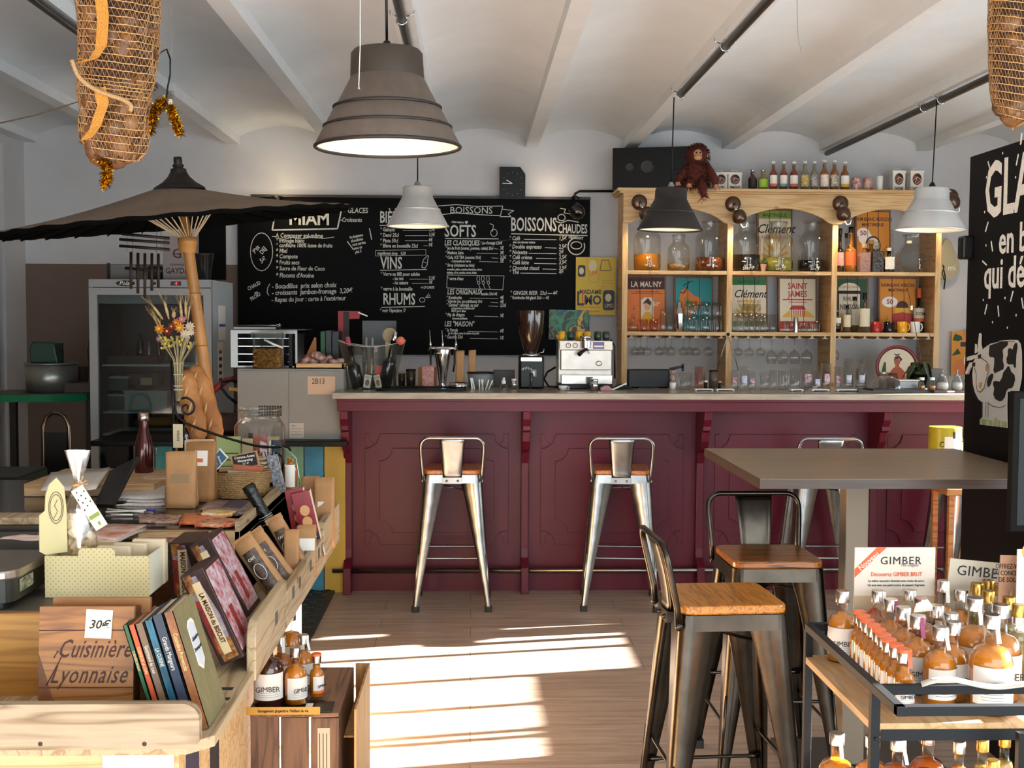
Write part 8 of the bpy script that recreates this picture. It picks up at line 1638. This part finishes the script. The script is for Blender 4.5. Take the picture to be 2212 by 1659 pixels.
t = thing('price_tag', 'cream paper tag hanging from the iron stand', 'tag', at(384, 916, Yi-.02)); b = MB(); h = W_(916, 967, Yi); b.box(-.019, .019, 0, .001, -h, 0, mat('tag_paper', 'd6c8a4', .7)); b.text('Lampe', .016, ink, Matrix.Translation((0, -.001, -h*.5)) @ Matrix.Rotation(-PI/2, 4, 'Y'), shear=.3); b.build('tag', t); b = MB(); b.tube([(0, 0, 0), (-.004, .003, .03)], .001, ink, 4); b.build('string', t)
make_bottle('dark_bottle', 'dark bottle standing behind the hanging cream tag', (at(397, 960, 4.95).x, 4.97, Zt), at(397, 905, 4.97).z-Zt, .03, .011, .03, dkb2)
t = thing('dried_bouquet', 'bouquet of dried wheat and strawflowers tied with string', 'bouquet', at(385, 866, Yi-.03)); o_ = at(385, 866, Yi-.03); stm = mat('dry_stem', 'b0a078', .7, var=.3, vs=40); r2 = random.Random(9)
b = MB()
for i in range(34):
    a = r2.uniform(-1, 1); c_ = r2.uniform(-1, 1); b.tube([Vector((a*.008, c_*.008, 0)), Vector((a*.016+.0, c_*.016, at(0, 790, Yi).z-o_.z)), Vector((a*.02, c_*.02, at(0, 775, Yi).z-o_.z)), Vector((a*.075-.01, c_*.05, at(0, 725, Yi).z-o_.z+r2.uniform(-.02, .02)))], .0016, stm, 4)
b.build('stems', t); b = MB()
for z in (.045, .06, .105, .15): b.tube([(.017*math.cos(a*PI/6), .017*math.sin(a*PI/6), z) for a in range(12)], .002, mat('twine_pale', 'd0c098', .7), 5, closed=True)
b.build('twine', t)
for lab_, px, py, s, m_ in (('f', 346, 710, .022, 'd88a1c'), ('f', 365, 715, .02, '7a2014'), ('f', 383, 697, .018, 'd8801c'), ('f', 393, 708, .022, 'e09a2c'), ('f', 395, 690, .016, 'c8808c'), ('f', 413, 705, .02, 'd8c8b8'), ('f', 404, 722, .022, 'dccfbf'), ('f', 345, 732, .015, '9a7a8a'), ('f', 416, 718, .014, 'dccfbf'), ('f', 375, 705, .016, '8a2a18')):
    c_ = at(px, py, Yi-.03)-o_+Vector((0, r2.uniform(-.04, .0), 0)); b = MB(); fm = mat('petal_'+{'d88a1c': 'amber', '7a2014': 'wine', 'd8801c': 'orange', 'e09a2c': 'gold', 'c8808c': 'pink', 'd8c8b8': 'ivory', 'dccfbf': 'white', '9a7a8a': 'mauve', '8a2a18': 'rust'}[m_], m_, .7)
    for ring in range(3):
        for k2 in range(9):
            a = k2*PI*2/9+ring*.3; rr_ = s*(1-.3*ring); q0 = c_; q1 = c_+Vector((math.cos(a)*rr_, -.4*s*ring-.002, math.sin(a)*rr_)); b.tube([q0, q0.lerp(q1, .6), q1], [.002, s*.22, .001], fm, 5, flat=.5)
    b.ball(c_+Vector((0, -s*.6, 0)), s*.3, mat('flower_eye', 'd8b060', .7), 8); b.build('flower', t)
b = MB()
for i in range(60): c_ = at(r2.uniform(350, 412), r2.uniform(728, 752), Yi-.03)-o_+Vector((0, r2.uniform(-.04, .02), 0)); b.ball(c_, .006, mat('small_blossom', 'c9b048', .7), 5)
b.build('small_blossoms', t, label='yellow clusters of tiny blossoms')
for bx, by, tx, ty, wd in ((352, 690, 322, 650, 1), (365, 690, 352, 640, 1), (375, 688, 376, 668, 1.5), (393, 690, 388, 640, 1), (402, 690, 400, 636, 1), (405, 695, 412, 650, .6), (350, 720, 325, 672, .6), (352, 715, 337, 680, .6)):
    A, B_ = at(bx, by, Yi-.02)-o_, at(tx, ty, Yi-.02)-o_; b = MB(); b.tube([A, A.lerp(B_, .3), A.lerp(B_, .65), A.lerp(B_, .8)], [.002, .006*wd, .005*wd, .001], mat('wheat', 'c9ac7c', .7, c2='a08050', vs=60), 6)
    for k2 in range(9): s_ = A.lerp(B_, .35+.05*k2); b.tube([s_, s_+(B_-A)*.6+Vector((r2.uniform(-.02, .02), r2.uniform(-.01, .01), 0))], .0006, mat('wheat', '', 0), 3)
    b.build('wheat_ear', t)
crust = mat('crust', 'c88a4c', .6, c2='9a5c28', vs=9, bump=.5, bs=40); 
def baguette(lab, pts, rad, Y):
    P = [at(x, y, Y) for x, y in pts]; c_ = P[0].copy(); b = MB(); n = 26; L = []
    for i in range(n): u = i/(n-1)*(len(P)-1); k_ = min(int(u), len(P)-2); L.append(P[k_].lerp(P[k_+1], u-k_)-c_)
    b.tube(L, [rad*min(1, (.25+.9*math.sin(PI*min(.5, i/(n-1)*2.5)))*1)*(1 if i < n-4 else (.95, .85, .65, .3)[i-(n-4)])*(1+.06*math.sin(i*1.1)) for i in range(n)], crust, 16); t = thing('baguette', lab, 'bread', c_); b.build('loaf', t)
    b = MB()
    for k2 in range(4): i = 4+k2*5; A, B_ = L[i]+Vector((-rad*.35, -rad*.93, 0)), L[i+4]+Vector((rad*.35, -rad*.93, 0)); b.tube([A, A.lerp(B_, .5)+Vector((0, -.004, 0)), B_], [.002, rad*.13, .002], mat('crumb', 'dcb078', .8, bump=.6, bs=60), 6)
    b.build('scores', t)
baguette('front baguette with pale scores leaning beside the bouquet', [(430, 960), (420, 900), (405, 840), (396, 800)], .042, 4.98); baguette('rear baguette leaning right, floury and darker', [(468, 955), (455, 900), (435, 840), (418, 790)], .042, 5.1)
t = thing('bread_holder', 'low dark pot holding the baguettes upright', 'holder', (at(448, 985, 5.05).x, 5.03, Zt)); b = MB(); b.lathe([(.07, 0), (.085, .06), (.083, .06), (.06, .01)], iron, 20); b.build('pot', t)
gin = mat('ginger_drink', 'cc7c16', .2, var=.12, vs=9, coat=.3, trans=.1); gin2 = mat('ginger_dark', 'b05c14', .18, var=.15, vs=9, coat=.4, trans=.15); gpl = mat('pale_drink', 'a08a4a', .15, trans=.4, coat=.4)
lbw = mat('bottle_label', 'd8d2ca', .6); silver = mat('silver_cap', 'd0c8c0', .2, 1.0); goldc = mat('gold_cap', 'b08a44', .25, .9); orc = mat('orange_cap', 'd8602c', .35); strw = mat('seal_white', 'e0dad0', .5); strp = mat('seal_pink', 'a0406a', .4); stro = mat('seal_orange', 'e0521c', .4); ambd = mat('brown_glass', '38180a', .1, coat=.6)
gbg = glass('ginger_glass', 'f6f4f0', 0.015)
def gbottle(name, lab, kind, liq=None, seal=None, cap=None, body=None, label=True, a=-PI/2, txt=True, group=None):
    h, r, nr, fill = {'L': (.20, .043, .0135, .63), 'M': (.165, .034, .0125, .63), 'S': (.13, .021, .0115, .66), 'T': (.185, .021, .011, .6)}[kind]
    t = thing(name, lab, 'bottle', (0, 0, 0), 0, group); n = 28 if kind in 'LM' else 18; sh_ = r*.85
    p = bprof(h-.018, r, nr, h*.22, sh_, lip=False, dome=True); b = MB(); b.lathe(p, body or gbg, n, cap=False); b.lathe([(0, .001), (p[0][0], .0)], body or gbg, n, cap=False); b.build('body', t)
    if not body: b = MB(); b.lathe(cut(p, h*fill+(.012 if kind != 'S' else .01), .95), liq or gin, n, cap=False); b.build('liquid', t)
    b = MB(); cr_ = nr*1.3; b.lathe([(cr_, h-.027), (cr_, h-.002), (cr_*.92, h)], cap or silver, 20)
    if kind == 'S': b.lathe([(cr_*1.01, h-.007), (cr_*1.01, h-.001), (cr_*.9, h+.0004)], orc, 20)
    b.build('cap', t)
    if label:
        b = MB(); z0, z1 = h*.12, h*.50; band(b, r+.0008, z0, z1, lbw, 1.25, a, 20)
        R_ = Matrix.Rotation(a+PI/2, 4, 'Z')
        if txt: b.text('GIMBER', r*.5, ink, R_ @ Tm(0, -r-.0012, z0+(z1-z0)*.42), bold=0, sx=.95)
        for j in range(3): b2 = b; band(b, r+.0011, z0+(z1-z0)*(.12+.08*j), z0+(z1-z0)*(.135+.08*j), grey_p, .8, a, 8)
        if kind == 'S': band(b, r+.0011, z0, z0+.008, orc, 1.25, a, 14)
        b.build('label', t)
    if seal: b = MB(); b.grid(lambda u, v: ((u-.5)*.009+.004, -(cr_+.0008)-(.0+.9*max(0, v-.45)*(r*.5)), h-.001-v*h*.26), 2, 8, seal); b.build('seal_strip', t)
    return t
protos = {}
def gb(lab, key, x, Y, z, rz=0.0, group=None):
    name = {'L': 'ginger_bottle', 'M': 'ginger_bottle', 'S': 'small_ginger_bottle', 'T': 'slim_bottle'}[key[0]]
    if key not in protos:
        kw = {'w': dict(seal=strw), 'p': dict(seal=strp), 'o': dict(seal=stro), 'n': {}, 'g': dict(cap=goldc, liq=gpl, label=False), 'b': dict(body=ambd), 'd': dict(liq=gin2, seal=strw), 'r': dict(liq=gin2, cap=mat('red_top_cap', 'a89088', .2, 1.0), label=False)}[key[1]]
        t = gbottle(name, lab, key[0], **kw); protos[key] = t; t.location = (x, Y, z); t.rotation_euler = (0, 0, rz)
        if group: t['group'] = group
        return t
    t = dup(protos[key], (x, Y, z), lab, rz)
    if group: t['group'] = group
    return t
b_old = wood('crate_plank', '7c5940', '5a3d2a', 2, 1.0, .65, knots='3a2418'); b_y = wood('crate_yellow', 'c89a5c', 'a87a40', 2, 1, .55)
CZ = .452; cx0, cx1 = -.625, -.375
t = thing('wine_crate', 'upturned brown plank crate carrying ginger bottles', 'crate', (-.5, 3.6, 0)); 
for i in range(3): b = MB(Tm(.5, -3.6, 0)); w = (cx1-cx0-.012)/3; b.box(cx0+i*(w+.006), cx0+i*(w+.006)+w, 3.39, 3.40, 0, CZ-.012-.002*i, b_old); b.build('front_plank', t, bevel=.002)
b = MB(Tm(.5, -3.6, 0)); b.box(cx0, cx1, 3.385, 3.84, CZ-.012, CZ, wood('crate_top', '86604a', '644634', 1, 1, .65)); b.build('top', t, bevel=.002)
b = MB(Tm(.5, -3.6, 0)); b.box(cx0, cx0+.01, 3.4, 3.84, 0, CZ-.012, b_old); b.build('side_panel', t); b = MB(Tm(.5, -3.6, 0)); b.box(cx1-.01, cx1, 3.4, 3.84, 0, CZ-.012, b_old); b.build('side_panel', t)
b = MB(Tm(.5, -3.6, 0)); b.box(-.435, -.40, 3.3885, 3.39, .2, CZ-.045, mat('crate_label', 'b8a890', .7)); 
for j in range(3): b.box(-.43+.01*j, -.428+.01*j, 3.388, 3.3885, .22, CZ-.06, ink)
b.build('label', t)
t = thing('thin_crate', 'pale thin walled wooden crate standing open beside the brown one', 'crate', (-.33, 3.6, 0)); b = MB(Tm(.33, -3.6, 0)); b.box(-.332, -.326, 3.40, 3.86, 0, CZ+.005, b_y); b.box(-.372, -.326, 3.86, 3.868, 0, CZ+.005, b_y); b.box(-.372, -.332, 3.5, 3.86, .08, .086, b_y); b.box(-.372, -.332, 3.5, 3.86, .34, .346, b_y); b.build('panel', t)
b = MB(); w = W_(532, 692, 3.37); b.box(-w/2, w/2, 0, .12, 0, .003, black_p); b.box(-w/2, w/2, -.001, .001, 0, .022, mat('amber_print', 'b8862c', .5)); b.text('Sauvagement gingembre. Pétillant de vie.', .011, ink, Tm(0, -.0018, .011), sx=.8, bold=.0002); b.box(w/2-.05, w/2-.03, .02, .09, .003, .0035, white); b.box(w/2-.02, w/2+.03, .01, .10, .003, .006, black_p)
tag(b.build('cardboard_display_base', None, (at(612, 1540, 3.37).x, 3.37, CZ+.001)), 'amber and black cardboard display base under the ginger bottles', 'display')
z = CZ+.005; G = 'ginger bottles on the brown crate'
gb('brown glass ginger bottle with grey label, at the left of the crate', 'Lb', at(577, 1500, 3.44).x+.003, 3.45, z, .1, G); gb('ginger bottle with turned label, front middle of the crate', 'Mn', at(638, 1500, 3.46).x, 3.46, z, .7, G); gb('slim ginger bottle at the right front of the crate', 'Sn', at(684, 1490, 3.52).x, 3.52, z, .9, G)
gb('ginger bottle with white seal behind the middle one on the crate', 'Mw', at(655, 1480, 3.60).x, 3.60, z, .8, G); gb('dark ginger bottle under the rail, rear left of the crate', 'Md', at(612, 1480, 3.62).x, 3.58, z, .3, G); gb('rearmost ginger bottle of the crate, its round shoulder above the others', 'Ln', at(628, 1450, 3.74).x, 3.74, z+.0, .3, G)
CF, CR, CL, CRt, TZ, SZ, S2 = 2.32, 2.79, .80, 1.34, .85, .78, .40
t = thing('bottle_trolley', 'black metal trolley with pale wooden shelves full of ginger bottles', 'trolley', (1.05, 2.55, 0)); fm = mat('trolley_frame', '101215', .5, spec=.25); sh_w = wood('trolley_wood', 'c9a272', 'b08a58', 1, .8, .5)
def T_(): return MB(Tm(-1.05, -2.55, 0))
for x in (CL, CRt):
    for y in (CF, CR): b = T_(); b.box(x-.009, x+.009, y-.009, y+.009, .0, TZ-.008, fm); b.build('post', t, bevel=.001)
b = T_(); b.box(1.045, 1.075, CF-.10, CF-.085, S2, SZ+.01, black_p); b.build('side_plate', t)
for a, c, nm in (((CL, CR, TZ), (CL, 2.17, TZ), 'side_handle'), ((CRt, CR, TZ), (CRt, 2.17, TZ), 'side_handle'), ((CL-.009, 2.18, TZ), (CRt, 2.18, TZ), 'push_bar'), ((CL, CR, TZ), (CRt, CR, TZ), 'guard_rail'), ((CL, CF, TZ-.004), (CRt, CF, TZ-.004), 'guard_rail')):
    b = T_(); b.bar(a, c, .018, .018, fm); b.build(nm, t, bevel=.001)
for z_ in (SZ, S2):
    b = T_(); b.box(CL-.008, CRt+.008, CF-.008, CR+.008, z_-.016, z_, sh_w); b.build('shelf', t, bevel=.001); b = T_(); b.box(CL+.01, CRt, CF-.012, CF-.009, z_-.034, z_-.012, fm); b.build('shelf_rim', t)
b = T_(); b.ball((CL, CF-.0095, SZ-.03), .004, black_p, 8); b.build('screw', t)
G = 'ginger bottles on the trolley'
def TX(px, Y): return at(px, 1400, Y).x
for px, py, key, lab, rz in ((1818, 1283, 'Mn', 'ginger bottle with cream label standing alone at the rear left of the trolley', -.2), (1895, 1283, 'Md', 'dark ginger bottle with long white seal before the left side of the big sign', .3), (1960, 1280, 'Mw', 'ginger bottle with white seal before the orange dot of the sign', .1), (1922, 1302, 'Mp', 'ginger bottle with pink seal in the rear of the trolley', .2), (1987, 1300, 'Mr', 'dark ginger bottle with plain cap below the sign corner', .1),
        (1950, 1320, 'Mw', 'ginger bottle with white seal behind the orange capped row', .1), (2022, 1316, 'Mn', 'plain capped ginger bottle near the white paper tag', .2), (1981, 1339, 'Mp', 'ginger bottle with long pink seal in the middle of the trolley', .0), (2052, 1333, 'Mn', 'plain capped ginger bottle behind the two front silver capped ones', .3), (2058, 1353, 'Mn', 'silver capped ginger bottle touching the front one from behind', .4),
        (2030, 1364, 'Mw', 'ginger bottle with curling white seal in the front row', .25), (2072, 1281, 'Mn', 'broad ginger bottle with shiny cap at the rear right', .1)):
    Y = 1633/(py-690); gb(lab, key, TX(px, Y), min(Y, 2.76), SZ, rz, G)
for px, py, key, lab in ((2141, 1334, 'Lw', 'largest ginger bottle at the front right with wide white label'), (2160, 1312, 'Ln', 'large ginger bottle behind the largest front one'), (2103, 1297, 'Lw', 'large ginger bottle with straight white seal left of the brown brochure')):
    Y = 1542/(py-690)-.012; gb(lab, key, TX(px, Y), Y, SZ, .0, G)
xs = (1855, 1864, 1874, 1886, 1898, 1909, 1920, 1936, 1954); ys = (1328, 1336, 1345, 1355, 1366, 1376, 1384, 1396, 1408)
for i in range(9): Y = 2.70-.042*i*.95; gb(('small orange capped ginger bottle, %s' % ('rearmost of the row', 'second from the back of the row', 'third from the back of the row', 'fourth from the back of the row', 'middle one of the row', 'fourth from the front of the row', 'third from the front of the row', 'second from the front of the row', 'front one of the row, its label showing'))[i] if 0 else 'small orange capped ginger bottle, %s' % ('rearmost of the row', 'second from the back of the row', 'third from the back of the row', 'fourth from the back of the row', 'middle one of the row', 'fourth from the front of the row', 'third from the front of the row', 'second from the front of the row', 'front one of the row, its label showing')[i], 'So', TX(xs[i], Y), Y, SZ, .1, 'small orange capped bottles in a row')
gb('tall slim bottle with white seal at the rear, higher than the others', 'Tw', TX(2035, 2.77), 2.77, SZ, 0, G)
for i, (px, Y) in enumerate(((2107, 2.74), (2131, 2.77), (2156, 2.73), (2132, 2.66), (2176, 2.60), (2198, 2.53), (2202, 2.72))): gb('slim pale bottle with gold cap, %s' % ('leftmost of the gold capped ones', 'second from the left at the back', 'just before the brown brochure', 'in front of the back pair', 'right of the largest ginger bottle', 'nearest the right edge in front', 'at the right edge behind')[i], 'Tg', TX(px, Y), Y, SZ, 0, 'gold capped slim bottles on the trolley')
G = 'bottles on the lower trolley shelf'
for i, (px, Y, key, lab) in enumerate(((1812, 2.74, 'Lw', 'with white seal at the left end'), (1845, 2.60, 'Mw', 'shorter, in front of the left one'), (1890, 2.72, 'Ln', 'behind the black front post'), (1945, 2.70, 'Ld', 'right of the black front post'), (2010, 2.74, 'Lr', 'with dark red liquid at the back'), (2004, 2.60, 'Mr', 'with dull red top in the middle'), (1996, 2.48, 'Mr', 'with dull red top nearest the front'), (2078, 2.72, 'Tn', 'tall and clear at the middle'), (2060, 2.5, 'Mn', 'low beside the tall clear one'))): gb('lower shelf bottle %s' % lab, key, TX(px, Y), Y, S2+.012, .1*i, G)
for i, (px, Y) in enumerate(((2128, 2.73), (2152, 2.6), (2176, 2.76), (2170, 2.5))): gb('slim gold capped bottle on the lower shelf, %s' % ('left of the four', 'second from the left', 'rearmost at the right', 'front one at the right')[i], 'Tg', TX(px, Y), Y, S2+.012, 0, 'gold capped bottles on the lower shelf')
kr2 = mat('sign_kraft', 'b09878', .7); or2 = mat('sign_orange_dot', 'd8501c', .5)
x0, x1 = TX(1843, 2.8), TX(2016, 2.8); h = at(1930, 1183, 2.8).z-SZ
card('counter_sign', 'white and kraft display sign with orange corner band, behind the ginger bottles', 'sign', ((x0+x1)/2, 2.801, SZ), x1-x0, h, .004, mat('sign_beige', 'cdbfae', .6), prints=[('r', 0, 1, 0, .55, kr2), ('p', [(0, .72), (0, .80), (.27, 1), (.39, 1)], or2), ('t', 'Nouveau', .17, .875, .05, white, {'rot': .72, 'sx': .9}), ('t', 'GIMBER', .57, .875, .075, ink, {'space': 1.12}), ('t', 'The original', .68, .835, .025, grey_p), ('t', 'Découvrez GIMBER BRUT', .52, .75, .04, or2, {'sx': .8}), ('t', 'Le même caractère étonnant avec moins de sucre.', .52, .69, .022, ink, {'sx': .85}), ('t', 'Un tout avec son petit touche de piquant d\'agrume.', .52, .65, .022, ink, {'sx': .85}), ('e', .25, .35, .09, .09, or2)])
x0, x1 = TX(2050, 2.74), TX(2170, 2.74); h = at(2100, 1222, 2.74).z-SZ
card('counter_sign', 'beige sign with large black capitals, half hidden by the brown brochure', 'sign', ((x0+x1)/2, 2.80, SZ), x1-x0, h, .003, mat('sign_beige2', 'b8ac98', .6), ry=.1, prints=[('t', 'GIMBER', .6, .88, .11, ink, {'space': 1.05})])
x0, x1 = TX(2146, 2.7), TX(2196, 2.7); h = at(2170, 1200, 2.7).z-SZ
card('brochure', 'brown brochure with white capitals between the beige and white signs', 'brochure', ((x0+x1)/2, 2.70, SZ), x1-x0, h, .003, mat('brochure_brown', 'a5785c', .6, c2='b88a68', vs=20), ry=.04, rz=.1, prints=[('t', 'OFFREZ-VOUS', .5, .90, .045, ink, {'sx': .75}), ('t', 'UN CONCENTRÉ', .5, .84, .045, ink, {'sx': .75}), ('t', 'DE SOLEIL', .5, .78, .045, ink, {'sx': .8}), ('p', [(.4, .55), (.6, .7), (.65, .5)], mat('brochure_cream', 'd8b890', .6)), ('p', [(.7, .4), (.98, .65), (.98, .35)], rd)])
x0 = TX(2190, 2.66); card('counter_sign', 'white sign with an orange disc cut off at the right edge', 'sign', (x0+.05, 2.66, SZ), .10, at(2200, 1186, 2.66).z-SZ, .003, white, rz=.1, prints=[('e', .45, .98, .35, .1, mat('sun_disc', 'e0962c', .6)), ('t', 'GIMBER', .55, .8, .06, ink)])
tag(MB().add([(0, 0, 0), (.05, 0, .005), (.03, .0, .03), (.005, 0, .02)], [(0, 1, 2, 3)], white).build('paper_tag', None, (TX(1972, 2.6), 2.6, SZ+.15), solid=.001), 'small folded white paper tag between the bottle caps', 'tag')
b = MB(); b.grid(lambda u, v: (.3*u, .01*v, .012*math.sin(9*u)*(1-u)+.008*v), 20, 1, mat('crumpled_label', 'b8b0a4', .6)); tag(b.build('paper_strip', None, (TX(1990, 2.31), 2.30, TZ+.006), solid=.0008), 'crumpled paper strip lying along the front guard rail', 'paper')
